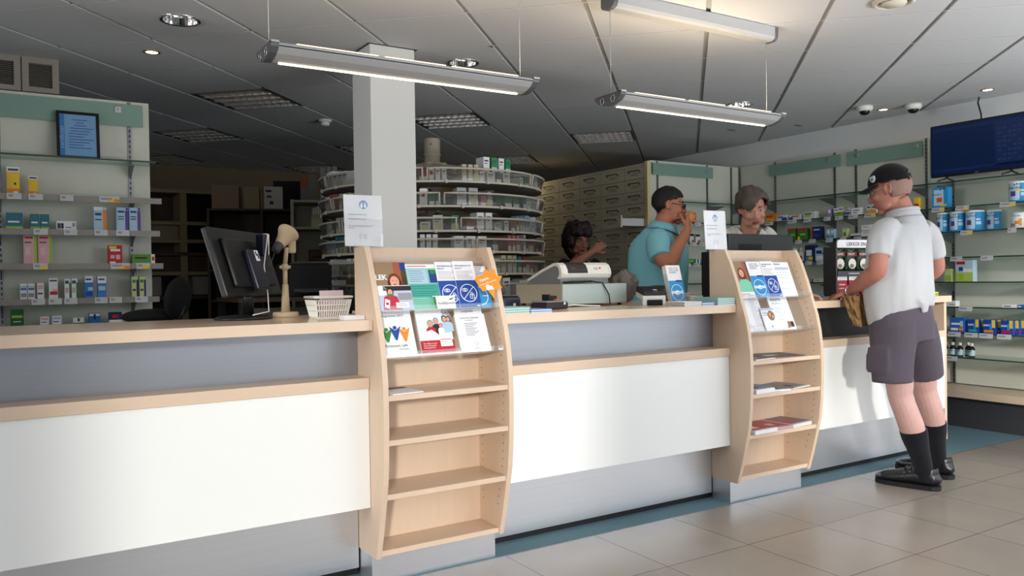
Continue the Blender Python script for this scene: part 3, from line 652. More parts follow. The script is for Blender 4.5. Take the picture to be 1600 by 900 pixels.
LEFT = [
 (1,0.047,0.062,0.146,"sun_l","tall yellow and orange box, larger of the two under the framed certificate"),(1,0.143,0.046,0.100,"sun_s","small yellow and orange box, shorter of the two under the framed certificate"),
 (2,0.048,0.081,0.084,"teal","teal and green box standing apart at the left end of its shelf"),(2,0.148,0.047,0.080,"teal","teal box, left one of the touching teal pair"),(2,0.198,0.043,0.080,"teal","teal box, right one of the touching teal pair"),(2,0.305,0.101,0.044,"whitesq","long low white box with dark squares beside the teal pair"),(2,0.482,0.067,0.131,"lborange","pale blue box with an orange side stripe"),(2,0.602,0.064,0.132,"lbpurple","pale blue and purple box, left of the pair"),(2,0.670,0.062,0.133,"lbpurple","pale blue and purple box, right of the pair by the upright"),
 (3,0.122,0.066,0.167,"pinkgreen","tall pink box with green stripe, left of the pair"),(3,0.196,0.071,0.168,"pinkgreen","tall pink box with green stripe, right of the pair"),(3,0.559,0.075,0.101,"redtablet","bright red box with pink tablets printed on it"),(3,0.715,0.125,0.048,"greenlong","long low green box at the right end of its shelf"),
 (4,0.085,0.034,0.079,"whiteblue","small white and pale blue box, left of a pair"),(4,0.123,0.034,0.079,"whiteblue","small white and pale blue box, right of a pair"),(4,0.169,0.034,0.082,"whitepink","small white and pink box beside the pale blue pair"),(4,0.233,0.045,0.108,"whitered","white box with a red wave printed low"),(4,0.305,0.031,0.104,"whitegreen","slim white box with green edge, left of the pair"),(4,0.341,0.032,0.105,"whitegreen","slim white box with green edge, right of the pair"),(4,0.415,0.043,0.117,"bluewave","white-topped blue box with a dark blue wave"),(4,0.484,0.046,0.116,"bluewave2","white-topped sky blue box next to the dark wave one"),(4,0.664,0.035,0.112,"limebox","pale lime box with navy edge, left of the pair by the upright"),(4,0.706,0.036,0.113,"limebox","pale lime box with navy edge, right of the pair by the upright"),
 (5,0.051,0.064,0.083,"greenbox","deep green box on the lowest left shelf"),(5,0.186,0.045,0.038,"whitepinks","low white and pink box on the lowest left shelf"),(5,0.247,0.048,0.041,"whiteblues","low white and pale blue box on the lowest left shelf"),(5,0.358,0.056,0.026,"flatwhite","flat white box with black base on the lowest left shelf"),(5,0.442,0.061,0.049,"bluelow","low blue box with white top on the lowest left shelf"),(5,0.553,0.070,0.051,"navyred","low navy and red box on the lowest left shelf")]
for r, x, w, h, k, lb in LEFT:
    base, pr = STY[k]; carton(lb, (x, 5.385, LROWS[r]+.0005), 0, w, .05, h+.012, base, pr, 'medicine boxes on the left shelving')

def can(label, loc, rz, r, h, body, lid, bands, text=None, group='tins of milk powder', name='milk_powder_tin'):
    t = thing(name, label, 'tin', loc, rz, group)
    b = MB(); b.lathe([(r*.96, 0), (r, .004), (r, h-.012), (r*.98, h-.010)], 32, 0)
    mats = [body]
    def patch(a0, a1, z0, z1, m, off=.0006):
        if m not in mats: mats.append(m)
        n = 10; vs = []; fs = []
        for i in range(n+1):
            a = -PI/2 + (a0+(a1-a0)*i/n)
            for z in (z0, z1): vs.append(((r+off)*math.cos(a), (r+off)*math.sin(a), z))
        for i in range(n): fs.append((2*i, 2*i+2, 2*i+3, 2*i+1))
        b.add(vs, fs, mats.index(m), True)
    for p in bands: patch(p[0], p[1], p[2]*h, p[3]*h, p[4], p[5] if len(p) > 5 else .0006)
    if text:
        s, size, m, a0, z = text
        if m not in mats: mats.append(m)
        tb = MB(); tb.text(s, size, 0, ext=0)
        b.add([((r+.002)*math.cos(-PI/2+a0+v[0]/r), (r+.002)*math.sin(-PI/2+a0+v[0]/r), z+v[1]) for v in tb.v], tb.f, mats.index(m))
    b.build('tin_body', mats, t)
    b = MB(); b.lathe([(r*1.01, h-.013), (r*1.02, h-.012), (r*1.02, h-.002), (r*.99, h), (r*.9, h-.001), (r*.88, h-.004), (.001, h-.004)], 32); b.build('lid', lid, t)
    return t
CANB = C3('tin_blue', 45, 150, 210); CANL = C3('tin_pale', 190, 222, 240)
cb = [(-1.1,.15,.08,.93,CANL),(-.75,-.2,.28,.52,PURPLE,.0012),(.3,.9,.3,.45,CANL),(.3,.8,.52,.58,W),(-.35,-.22,.80,.86,NAVYP,.0012),(-.1,.02,.83,.9,NAVYP,.0012),(.17,.2,.15,.85,W,.0012)]
RXF = lambda d: RW-.008-.27+.012+d/2
for i, (Y, r, lb, dx) in enumerate(((3.610,.046,'blue milk powder tin half hidden behind the white shirt',0),(3.497,.055,'blue milk powder tin, middle of the row beside the white shirt',0),(3.37,.064,'largest blue milk powder tin at the front right of the row',.0),(3.285,.052,'blue milk powder tin tucked behind the largest tin of the row',.115))):
    can(lb, (RXF(2*r)+dx, Y, RROWS[3]+.0005), -PI/2+.30, r, .155, CANB, W, cb, ('Nutrilon', .024, NAVYP, -1.0, .105))
can('blue milk powder tin alone on the shelf under the television', (RXF(.13), 3.05, RROWS[2]+.0005), -PI/2+.30, .066, .150, CANB, W, cb + [(-.2,.45,.52,.6,YELLOW,.0016)], ('Nutrilon', .026, NAVYP, -1.0, .095))
can('white and gold milk powder tin on the shelf below the single blue tin', (RXF(.1), 3.045, RROWS[3]+.0005), -PI/2+.30, .053, .115, W, OFFW, [(-.4,.3,.25,.45,ORANGE),(.1,.5,.15,.6,C3('gold', 225, 165, 60)),(-1,-.3,.1,.3,GREYP)], ('Nutrilon', .016, M['ink'], -.7, .085))
def rb(r, Y, w, h, lb, base, pr, d=.06, rz=-PI/2, group='packs on the right wall shelves', name='medicine_box', dx=0, **k): return carton(lb, (RXF(d)+dx, Y, RROWS[r]+.0005), rz, w, d, h, base, pr, group, name, **k)
rb(2, 3.605, .130, .163, 'blue milk powder carton with an orange heart, under the left foot of the television', C3('tin_blue', 45, 150, 210), [(.12,.72,.12,.88,CANL),(.04,.80,.62,.74,NAVYP,'Nutrilon'),(.3,.64,.28,.5,C3('heart_orange', 225, 90, 40)),(.5,.9,.08,.17,YELLOW),(.72,.82,.88,.97,NAVYP),(.5,.58,.85,.91,NAVYP)], name='milk_powder_carton')
rb(2,5.267,.122,.080,'orange box beside the grey-haired woman on the right wall shelves',C3('box_orange',225,130,35),[(.1,.7,.6,.75,RED),(.1,.9,.2,.35,YELLOW)])
rb(2,5.135,.12,.055,'low white and blue box next to the orange box',OFFW,[(.5,1,.1,.6,BLUE),(.1,.6,.6,.8,M['inkb'])])
rb(2,4.981,.13,.048,'low white and blue box, second from the orange box',OFFW,[(.0,.3,.1,.6,BLUE),(.2,.8,.6,.8,RED)])
rb(2,4.826,.13,.064,'white box with lime patch, third from the orange box',OFFW,[(.1,.6,.3,.6,LIME),(.1,.7,.65,.8,M['inkd'])])
rb(2,4.612,.040,.074,'slim purple box by the upright on the upper product shelf',C3('lilac',150,130,180),[(.2,.8,.5,.9,W)])
rb(2,4.545,.045,.074,'green and purple box, left of the pair behind the cap',C3('pk_lime',120,160,60),[(0,1,.5,1,W),(.1,.9,.7,.85,PURPLE)])
rb(2,4.494,.049,.079,'green and purple box, right of the pair behind the cap',C3('pk_lime',120,160,60),[(0,1,.5,1,W),(.1,.9,.7,.85,PURPLE)])
rb(2,4.434,.055,.062,'white box with a broad purple band',OFFW,[(0,1,.15,.55,PURPLE),(.1,.9,.7,.85,PURPLE)])
rb(2,4.344,.099,.061,'plain white box between the purple band box and the cap brim',W,[(.2,.8,.6,.72,M['ink']),(.2,.6,.3,.4,M['ink'])])
rb(2,4.224,.042,.071,'yellow and white box, left of the pair at the capped man\'s face',OFFW,[(0,1,0,.5,C3('gold',225,165,60)),(.1,.9,.7,.85,NAVYP)])
rb(2,4.176,.042,.070,'yellow and white box, right of the pair at the capped man\'s face',OFFW,[(0,1,0,.5,C3('gold',225,165,60)),(.1,.9,.7,.85,NAVYP)])
rb(2,3.799,.04,.10,'yellow and red pack peeping out behind the capped man\'s neck',YELLOW,[(0,1,.1,.5,RED)])
rb(3,5.023,.087,.114,'green and red box above the monitor, left of two alike',C3('box_grass',60,120,50),[(0,1,.78,1,C3('box_red2',170,60,40)),(0,.3,0,.3,YELLOW),(.3,.9,.4,.55,LIME)])
rb(3,4.908,.099,.112,'green and red box above the monitor, right of two alike',C3('box_grass',60,120,50),[(0,1,.78,1,C3('box_red2',170,60,40)),(0,.3,0,.3,YELLOW),(.3,.9,.4,.55,LIME)])
rb(3,4.755,.096,.116,'dark blue box with a red edge beside the green and red pair',NAVYP,[(0,.15,0,1,C3('box_red2',170,60,40)),(.25,.9,.7,.82,LBLUE),(.3,.8,.2,.4,BLUE)])
rb(3,4.627,.038,.086,'pale blue slim box, left of two by the upright',LBLUE,[(.1,.9,.1,.4,TEAL),(.1,.9,.6,.8,W)])
rb(3,4.581,.038,.085,'pale blue slim box, right of two by the upright',LBLUE,[(.1,.9,.1,.4,TEAL),(.1,.9,.6,.8,W)])
rb(3,4.458,.051,.079,'pale green slim box standing alone above the snack rack',C3('pale_lime',205,215,150),[(.3,.7,.2,.6,GREEN)])
rb(3,4.352,.099,.033,'flat white box with a blue lower edge above the snack rack',OFFW,[(0,1,0,.4,NAVYP)])
rb(3,4.248,.097,.099,'stacked plain white box beside the white shirt sleeve',W,[(.0,1,.48,.52,M['ink']),(.2,.7,.3,.4,PINK),(.2,.7,.8,.88,PINK)])
rb(4,5.003,.029,.126,'slim white pack at the edge of the monitor',W,[(.2,.8,.3,.6,LBLUE)])
rb(4,4.827,.097,.147,'navy box with a yellow picture beside the white bottle',NAVYP,[(.15,.75,.35,.7,W),(.4,.85,.08,.3,YELLOW),(.1,.4,.05,.3,SKY)])
rb(4,4.707,.115,.122,'pale blue box with a navy oval beside the navy box',LBLUE,[(.1,.6,.55,.78,NAVYP),(.1,.7,.1,.4,W),(.6,.75,.5,.6,RED),(.78,1,0,1,SKY)])
rb(5,4.864,.098,.030,'flat grey pack on the shelf at the grey-haired woman\'s hand',GREYP,[(.1,.8,.3,.7,W)])
rb(5,4.706,.162,.030,'long flat white pack beside the flat grey pack',OFFW,[(.1,.4,.3,.7,PINK)])
rb(5, 3.419,.130,.165,'pale blue and lime porridge carton at the right of the white shirt',C3('por_blue',185,210,225),[(0,1,0,.42,C3('por_lime',175,205,90)),(.06,.55,.80,.93,RED),(.18,.42,.5,.68,BLUE),(.45,.95,.44,.6,W),(.2,.5,.1,.35,LIME)], name='porridge_carton')
rb(5, 3.545,.056,.100,'small lime carton half hidden behind the man\'s right elbow',C3('pale_lime',205,215,150),[(.1,.9,.1,.5,LIME)], name='porridge_carton')
rb(6,3.521,.065,.045,'low white box on the shelf just past the counter end',W,[(.2,.9,.3,.4,M['ink'])])
rb(6,3.09,.10,.024,'flat white box at the right edge of the picture',W,[(.1,.6,.3,.6,M['ink'])])
rb(6,3.015,.048,.023,'flat blue box at the right edge of the picture',C3('box_mid_blue',30,105,170),[(.1,.6,.3,.6,W)])
PK = C3('pack_blue', 25, 70, 165)
rb(7,3.476,.109,.112,'bright blue pack without yellow rays, first in the row of blue packs',C3('pack_sky', 40, 100, 190),[(.08,.75,.52,.66,W),(.05,.55,.14,.3,W),(.62,.92,.12,.34,ORANGE),(.7,.9,.4,.8,LBLUE)])
for Y, w, c, cn, n in ((3.356,.082,TEAL,'turquoise',2),(3.238,.088,ORANGE,'orange',3),(3.112,.084,RED,'red',4)):
    for q in range(n):
        rb(7, Y-.018*q, w, .104, 'dark blue pack with %s bar and yellow rays, %s' % (cn, ('front of its row','second of its row','third of its row','rearmost of its row')[q]), PK, [(.72,1,.45,1,YELLOW),(.05,.6,.55,.68,LBLUE),(.1,.85,.10,.28,c),(.55,.75,.3,.75,SKY)], d=.035, dx=.048*q, group='dark blue packs on the right shelves')
def syrup(label, Y, dx=0):
    t = thing('medicine_bottle', label, 'bottle', (RXF(.05)+dx, Y, RROWS[8]+.0005), -PI/2, 'brown medicine bottles with white caps')
    b = MB(); b.lathe([(.022, 0), (.024, .003), (.024, .062), (.018, .074), (.011, .079), (.011, .084)], 20); b.build('glass_body', M['amber'], t)
    b = MB(); b.lathe([(.0245, .010), (.0245, .052)], 20, cap=False); b.box(-.012, .012, -.0252, -.0245, .04, .046, 1); b.build('paper_label', [C3('pale_label', 175, 200, 210), M['inkb']], t)
    b = MB(); b.lathe([(.0135, .083), (.0135, .104), (.012, .106)], 18); b.build('cap', M['whitep'], t)
M['amber'] = mat('amber_glass', srgb(28, 20, 22), 0.15)
syrup('brown bottle half hidden by the counter end panel', 3.585); syrup('brown bottle, left of the clustered three', 3.526); syrup('brown bottle at the front of the clustered three', 3.470); syrup('brown bottle at the back of the clustered three', 3.437, .06); syrup('brown bottle standing apart to the right of the three', 3.381)
t = thing('shampoo_bottle', 'white bottle with a pink label beside the monitor', 'bottle', (RXF(.05), 4.935, RROWS[4]+.0005), -PI/2)
b = MB(); b.box(-.036, .036, -.02, .02, 0, .088, 0, .012); b.box(-.026, .026, -.0205, -.019, .018, .055, 1); b.lathe([(.02, .085), (.014, .096)], 16, 0); b.build('bottle_body', [OFFW, C3('pinkred', 205, 70, 100)], t)
b = MB(); b.lathe([(.013, .095), (.013, .128), (.011, .132)], 16); b.build('cap', M['whitep'], t)
t = thing('vitamin_jar', 'yellow jar with a dark lid at the edge of the snack rack', 'jar', (RXF(.07), 4.577, RROWS[4]+.0005), -PI/2)
b = MB(); b.lathe([(.031, 0), (.033, .003), (.033, .070), (.027, .076)], 24); b.build('jar_body', C3('jar_yellow', 220, 180, 40), t)
b = MB(); b.lathe([(.029, .075), (.029, .092), (.027, .094)], 24); b.build('lid', C3('jar_lid', 110, 85, 40), t)
def xb(z, x, w, h, lb, base, pr, d=.05): return carton(lb, (x, XS-.25+d/2, z+.0005), 0, w, d, h, base, pr, 'packs on the narrow shelving')
def tubeb(x, label, c, c2):
    t = thing('cream_tube', label, 'tube', (x, XS-.22, 1.7005), 0, 'tubes on the narrow shelving')
    b = MB(); b.lathe([(.016, 0), (.018, .03), (.018, .075), (.012, .085)], 16); b.build('tube_body', c, t); b = MB(); b.lathe([(.009, .084), (.009, .103)], 12); b.build('cap', c2, t)
tubeb(5.415, 'slim olive tube by the sunglasses man\'s raised hand', C3('olive', 120, 110, 40), C3('olive2', 80, 60, 30)); tubeb(5.462, 'slim lime tube beside the olive tube', C3('limeg', 160, 185, 60), M['whitep'])
xb(1.70, 5.581, .05, .07, 'coral red small pack on the narrow shelving', C3('coral', 225, 95, 65), [(.1,.9,.6,.8,ORANGE),(.2,.8,.2,.4,PINK)])
xb(1.509, 5.379,.049,.09,'white and navy pack right behind the sunglasses man\'s arm',OFFW,[(.2,.8,.6,.9,NAVYP),(0,1,0,.25,GREYP)])
xb(1.509, 5.465,.055,.115,'tallest white and navy pack with red dot on the narrow shelving',OFFW,[(.15,.85,.75,.95,NAVYP),(.5,.95,.05,.3,RED)])
xb(1.509, 5.544,.05,.091,'white pack with black band beside the tallest pack',OFFW,[(0,1,.7,.95,M['inkd']),(.5,.95,.05,.3,RED)])
xb(1.509, 5.624,.055,.086,'white pack with black band next to the paper sign',OFFW,[(0,1,.7,.95,M['inkd']),(.5,.95,.05,.3,RED)])
xb(1.312, 5.437,.074,.042,'low dark green pack on the narrow shelving',C3('box_deep_green',20,105,50),[(.7,1,0,1,W)])
xb(1.312, 5.554,.12,.043,'long low green pack between the dark green and pale blue ones',C3('box_leaf',40,130,70),[(.85,1,0,1,W),(.1,.6,.4,.7,LIME)])
xb(1.312, 5.672,.077,.043,'low pale blue pack on the narrow shelving',C3('pale_sky',95,165,190),[(0,.2,0,1,W)])
# television standing on the upper glass shelf
t = thing('television', 'flat black television with a blue screen on the right wall shelves', 'television', (6.27, 3.33, 1.90), -PI/2)
b = MB(); b.box(-.362, .362, -.015, .03, .045, .452, 0, .006); b.build('casing', M['black'], t)
scr = mat('blue_screen', srgb(8, 28, 62), 0.12, emit=srgb(8, 34, 78), es=0.22); scr2 = mat('blue_screen_panel', srgb(20, 34, 70), 0.12, emit=srgb(24, 42, 88), es=0.25)
b = MB(); b.box(-.348, .348, -.0165, -.015, .06, .440, 0); b.box(.135, .345, -.017, -.0165, .085, .40, 1); b.box(-.34, .34, -.017, -.0165, .40, .418, 1); b.box(-.34, .34, -.017, -.0165, .085, .10, 1)
for r_ in range(8):
    for c_ in range(5):
        if (r_*5+c_*3) % 4 != 1: b.box(.155+c_*.036, .178+c_*.036, -.0175, -.017, .12+r_*.033, .132+r_*.033, 2)
b.build('screen', [scr, scr2, mat('screen_figures', srgb(30, 48, 84), 0.2, emit=srgb(40, 58, 100), es=0.25)], t)
b = MB(); b.box(-.012, .012, -.0165, -.015, .049, .056); b.build('maker_badge', M['grey'], t)
for x, s in ((-.24, 1), (.24, -1)):
    b = MB(); b.tube([(x, 0, .05), (x, -.01, .03), (x-.02, -.09, .006)], .006, 8); b.tube([(x, 0, .05), (x, .02, .03), (x+.02, .11, .006)], .006, 8); b.build('foot', M['black'], t)
b = MB(); b.tube([(.02, .02, .43), (.0, .05, .50), (-.06, .12, .60), (-.07, .16, .655)], .006, 8); b.build('cable', M['black'], t)
# ------------------------------------------------------------------ drawer cabinet
M['drawer'] = mat('cream_drawer_front', srgb(215, 205, 178), 0.45, var=0.02)
M['cream'] = mat('cream_edge', srgb(222, 205, 150), 0.5)
DX = 5.218
t = thing('drawer_cabinet', 'tall cream cabinet of wide shallow drawers with wire handles', 'drawer cabinet', (DX, 5.9, 0), -PI/2)
# local x = -(Y-5.9), local y = X-DX ; front faces -X
COLS = [5.908, 6.198, 6.574, 6.948, 7.325, 7.704, 8.08]; ZR = [2.262 - .1205*k for k in range(14)]
dl = lambda Y: 5.9 - Y
b = MB(); b.box(dl(8.10), dl(5.915), .02, .62, 0, 2.262); b.box(dl(8.10), dl(5.915), 0, .62, 2.262, 2.285); b.box(dl(8.10), dl(8.085), 0, .02, 0, 2.262); b.box(dl(8.10), dl(5.915), -.0, .02, 0, ZR[-1]-.01, 0)
b.build('carcass', [M['drawer']], t)
b = MB(); b.box(dl(5.906), dl(5.865), -.006, .030, 0, 2.30); o = b.build('end_post', M['cream'], t); o['label'] = 'cream end post'
def drawer(ya, yb, z1, z0, out=0.0):
    g = .0028; b = MB(); xa, xb = dl(yb)+g, dl(ya)-g
    b.box(xa, xb, -out, .018-out, z0+g, z1-g, 0, .0012)
    if out: b.box(xa+.01, xb-.01, .018-out, .03, z0+.02, z0+.026, 1); b.box(xb-.014, xb-.006, .018-out, .03, z0+.02, z1-.03, 1); b.box(xa+.006, xa+.014, .018-out, .03, z0+.02, z1-.03, 1)
    d = b.build('drawer', [M['drawer'], M['white']], t)
    xc = (xa+xb)/2; w = min(.085, (xb-xa)*.28); z = (z0+z1)/2+.022
    h = MB(); h.tube([(xc-w, -out, z-.02), (xc-w, -.022-out, z), (xc+w, -.022-out, z), (xc+w, -out, z-.02)], .0042, 6, 0, False)
    h.build('handle', M['black'], d)
    c = MB(); c.box(xc-w*.7, xc+w*.7, -.0012-out, -out, z-.05, z-.022); c.build('label_holder', C3('holder_shade_tan', 188, 178, 152), d)  # holder tint carries the soft shading under the handle
for k in range(13):
    for i in range(6):
        drawer(COLS[i], COLS[i+1], ZR[k], ZR[k+1], .30 if (k, i) == (4, 0) else 0)

# ------------------------------------------------------------------ revolving medicine carousel
CX, CY = 2.832, 5.667
M['tray'] = mat('carousel_tray', srgb(140, 134, 124), 0.5); M['rail'] = mat('cream_rail', srgb(205, 198, 182), 0.4); M['post'] = mat('cream_post', srgb(188, 178, 158), 0.5)
M['traywall'] = glass_mat('tray_plastic', srgb(170, 168, 160), (0.90, 0.90, 0.88, 1), 0.15, 0.10)
t = thing('medicine_carousel', 'big round revolving carousel of stacked medicine trays behind the column', 'carousel', (CX, CY, 0))
b = MB(); b.lathe([(.06, 0), (.06, 2.16), (.068, 2.162), (.068, 2.168), (.062, 2.17), (.062, 2.285), (.056, 2.29)], 28)
for a in (0, 1.9, 3.6): b.cyl(.006, .061, .0635, 8, 1, RZ(a-2.2) @ T(0, 0, 2.24) @ RY(PI/2))
b.build('post', [M['post'], M['inkd']], t)
b = MB(); b.cyl(.45, 0, .05, 40); b.build('base', M['tray'], t)
b = MB(); b.box(-.085, .085, -.085, .085, 1.985, 2.10, 0, .01)
for k in range(6):
    a = k*PI/3+.25; ca, sa = math.cos(a), math.sin(a)
    b.tube([(ca*.06, sa*.06, 2.07), (ca*.80, sa*.80, 1.95)], [.028, .014], 6, 0, False)
b.build('spider_arms', M['post'], t)
TR = [1.949, 1.781, 1.613, 1.470, 1.318, 1.160, 1.000]; RO, RI = .84, .54
NS = 18
for zi, zr in enumerate(TR):
    ph = zi*.13
    zf = zr-.085
    b = MB(); prof = [(RI, zf), (RO, zf), (RO, zf-.008), (RI, zf-.008)]; b.lathe(prof + [prof[0]], 60, 0, False, cap=False); b.lathe([(RI, zf), (RI-.004, zf+.06), (RI, zf+.06), (RI+.002, zf)], 60, 0, False, cap=False)
    for k in range(6): b.box(.05, RI, -.014, .014, zf-.02, zf-.006, 0, mat=RZ(k*PI/3+ph))
    tr = b.build('tray', M['tray'], t)
    b = MB(); b.lathe([(RO+.001, zf+.002), (RO+.022, zr-.008), (RO+.024, zr-.008), (RO+.004, zf+.002)], 60, 0, True, cap=False); w = b.build('front_wall', M['traywall'], tr)
    nseg = 6
    for k in range(nseg):
        a0, a1 = k*2*PI/nseg+ph+.02, (k+1)*2*PI/nseg+ph-.02; n = 14
        pts = [((RO+.024)*math.cos(a0+(a1-a0)*q/n), (RO+.024)*math.sin(a0+(a1-a0)*q/n), zr) for q in range(n+1)]
        p0 = ((RO+.012)*math.cos(a0), (RO+.012)*math.sin(a0), zf+.01); p1 = ((RO+.012)*math.cos(a1), (RO+.012)*math.sin(a1), zf+.01)
        b = MB(); b.tube([p0]+pts+[p1], .0075, 6); b.build('rail', M['rail'], tr)
    b = MB(); b.lathe([(RO, zf-.010), (RO+.009, zf-.010), (RO+.009, zf+.004), (RO, zf+.004)], 60, 0, False, cap=False)
    for k in range(NS):
        a = k*2*PI/NS+ph; b.box(RI+.01, RI+.10, -.0015, .0015, zf, zf+.062, 0, mat=RZ(a)); b.box(RO+.004, RO+.020, -.008, .008, zf-.016, zf+.008, 0, mat=RZ(a+.17))
    b.build('divider_rim', M['rail'], tr)
# boxes in the trays: only where the photograph shows them, left and right of the column
ORD = ('top', 'second', 'third', 'fourth', 'fifth', 'sixth', 'seventh')
CBX = [(M['paper'], 'white'), (OFFW, 'off-white'), (C3('car_grey', 175, 176, 178), 'grey'), (C3('car_teal', 40, 125, 140), 'teal'), (C3('car_pink', 190, 110, 120), 'pink'), (C3('car_lb', 140, 180, 205), 'pale blue'), (C3('car_cream', 205, 198, 165), 'cream'), (C3('car_red', 150, 40, 50), 'red'), (C3('car_blue', 25, 60, 140), 'blue'), (C3('car_green', 60, 130, 90), 'green')]
NOTE = C3('yellow_note', 215, 212, 165)
rnd = random.Random(11)
NTH = ('first', 'second', 'third', 'fourth', 'fifth', 'sixth', 'seventh', 'eighth', 'ninth', 'tenth', 'eleventh', 'twelfth', 'thirteenth', 'fourteenth', 'fifteenth', 'sixteenth', 'seventeenth', 'eighteenth', 'nineteenth', 'twentieth', 'twenty-first', 'twenty-second')
A_CAM = math.atan2(-CY, -CX)
def carbox(label, a, rad, zf, w, d, h, base, tilt=0.0, note=0):
    mats = [base, M['ink'], NOTE, RED, M['paper']]
    b = MB(); b.box(-w/2, w/2, -d/2, d/2, 0, h, 0, .001)
    b.box(-w*.36, w*.3, -d/2-.0006, -d/2, h*.70, h*.80, 1); b.box(-w*.36, w*.1, -d/2-.0006, -d/2, h*.55, h*.60, 1)
    if base is not M['paper']: b.box(-w/2, w/2, -d/2-.0005, -d/2, h*.05, h*.35, 4)
    if note == 1: b.box(-.024, .024, -d/2-.0012, -d/2-.0006, .004, min(h*.7, .05), 2)
    if note == 2: b.add([(.012*math.cos(q*PI/6), -d/2-.0014, h*.6+.012*math.sin(q*PI/6)) for q in range(12)], [tuple(range(12))], 3)
    o = b.build('medicine_box', mats, None, (CX+rad*math.cos(a), CY+rad*math.sin(a), zf), (tilt, 0, a+PI/2))
    return tag(o, label, 'box', 'medicine boxes in the carousel')
for zi, zr in enumerate(TR):
    zf = zr-.0845
    for side, (pa, pb) in (('left', (-1.60, -.72)), ('right', (-.12, 1.55))):
        # angle measured from the direction of the camera, positive = anticlockwise seen from above (towards the right in the picture)
        if zi == 6 and side == 'left': pa = -1.0
        a = pa; n = 0
        while a < pb and n < 22:
            grp = rnd.random(); base, cn = CBX[rnd.choice([0,0,0,0,1,1,1,2,2,3,4,5,6,7,8,9])] ; m = rnd.choice([1, 1, 2, 3])
            w = rnd.choice([.035, .045, .055, .07]); h = rnd.choice([.06, .075, .09, .105, .118, .126]); dd = rnd.uniform(.09, .15)
            for q in range(m):
                if a > pb or n >= 22: break
                rr = RO-.022-dd/2-rnd.uniform(0, .01)
                lb = '%s box, %s from left on the carousel\'s %s tray, %s of the column' % (cn, NTH[n], ORD[zi], side)
                if zi == 0 and .36 < a < .84: h = min(h, .075)
                carbox(lb, A_CAM + a + (w/2)/(RO-.175), rr, zf+.0008, w-.003, dd, h, base, 0, rnd.choice([0,0,0,1,0,2]))
                a += w/(RO-.175)+.001; n += 1
            a += rnd.choice([.0, .01, .05, .12])
for k in range(4):
    carbox('green and white box, %s of four tilted on top of the carousel' % NTH[k], A_CAM+.50+k*.085, .735, 1.9415, .05, .10, .105, (C3('car_green2', 40, 140, 85), M['paper'])[k % 2 == 0], .0)

# ------------------------------------------------------------------ dim storage at the back
M['olive'] = mat('olive_shelf', srgb(118, 106, 76), 0.6, var=0.05); M['brown'] = mat('brown_wood', srgb(52, 35, 24), 0.6, var=0.1)
t = thing('storage_cupboard', 'dim open storage cupboard far behind the left shelving', 'cupboard', (1.45, 8.4, 0))
b = MB(); b.box(-.55, .62, .38, .40, 0, 2.09); b.build('back_panel', M['brown'], t)
for x in (-.55, .035, .62): b = MB(); b.box(x-.03, x+.03, 0, .38, 0, 2.09); b.build('upright', M['olive'], t)
for z, m in ((2.085, 'olive'), (1.775, 'olive'), (1.60, 'olive'), (1.475, 'brown'), (1.285, 'olive'), (1.05, 'brown'), (.75, 'olive'), (.4, 'brown')):
    b = MB(); b.box(-.58, .65, -.01, .38, z-.012, z+.022); b.build('shelf', M[m], t)
b = MB(); b.box(-.52, .60, .02, .04, 1.30, 1.455); b.build('drop_front', M['brown'], t)
b = MB(); b.box(-.50, .0, .10, .12, 1.62, 1.765); b.build('back_board', M['olive'], t)
for x in (-.36, .18): b = MB(); b.box(x-.19, x+.19, .05, .07, 1.08, 1.26); b.build('door', C3('greydoor', 120, 116, 108), t)
t = thing('low_shelf_unit', 'low brown shelf unit piled with boxes, behind the black monitor', 'shelving', (2.24, 7.56, 0), math.radians(-18))
b = MB(); b.box(-.69, .47, .40, .42, 0, 1.872); b.build('back_panel', M['brown'], t)
for x in (-.69, -.22, .13, .47): b = MB(); b.box(x-.012, x+.012, 0, .40, 0, 1.872); b.build('upright', M['brown'], t)
for z in (1.872, 1.56, 1.31, 1.03, .7, .3): b = MB(); b.box(-.70, .48, 0, .41, z-.012, z+.006); b.build('shelf', M['brown'], t)
def lowbox(label, lx, ly, z, w, d, h, m, rz=0, name='cardboard_box', prints=()):
    p = Matrix.Translation((2.24, 7.56, 0)) @ RZ(math.radians(-18)) @ Vector((lx, ly, z))
    carton(label, tuple(p), math.radians(-18)+rz, w, d, h, m, list(prints), 'boxes piled on the low shelf unit', name)
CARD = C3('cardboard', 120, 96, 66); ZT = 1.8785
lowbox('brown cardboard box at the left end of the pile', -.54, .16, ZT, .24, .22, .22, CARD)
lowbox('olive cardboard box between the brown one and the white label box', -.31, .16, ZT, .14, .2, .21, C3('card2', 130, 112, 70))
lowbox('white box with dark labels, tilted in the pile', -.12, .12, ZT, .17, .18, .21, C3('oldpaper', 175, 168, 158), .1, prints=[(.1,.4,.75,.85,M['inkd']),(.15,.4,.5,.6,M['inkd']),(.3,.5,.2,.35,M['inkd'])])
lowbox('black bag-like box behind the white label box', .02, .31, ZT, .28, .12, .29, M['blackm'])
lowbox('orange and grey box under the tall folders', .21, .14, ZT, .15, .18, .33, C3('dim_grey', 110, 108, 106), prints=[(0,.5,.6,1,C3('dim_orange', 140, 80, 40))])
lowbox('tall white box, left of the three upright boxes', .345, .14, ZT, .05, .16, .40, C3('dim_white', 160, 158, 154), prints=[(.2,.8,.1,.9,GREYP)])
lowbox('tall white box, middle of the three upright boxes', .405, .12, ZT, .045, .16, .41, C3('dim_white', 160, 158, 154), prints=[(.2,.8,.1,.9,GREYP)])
lowbox('tall white box, right of the three upright boxes', .456, .10, ZT, .045, .16, .41, C3('dim_white', 160, 158, 154), prints=[(.2,.8,.1,.9,GREYP)])
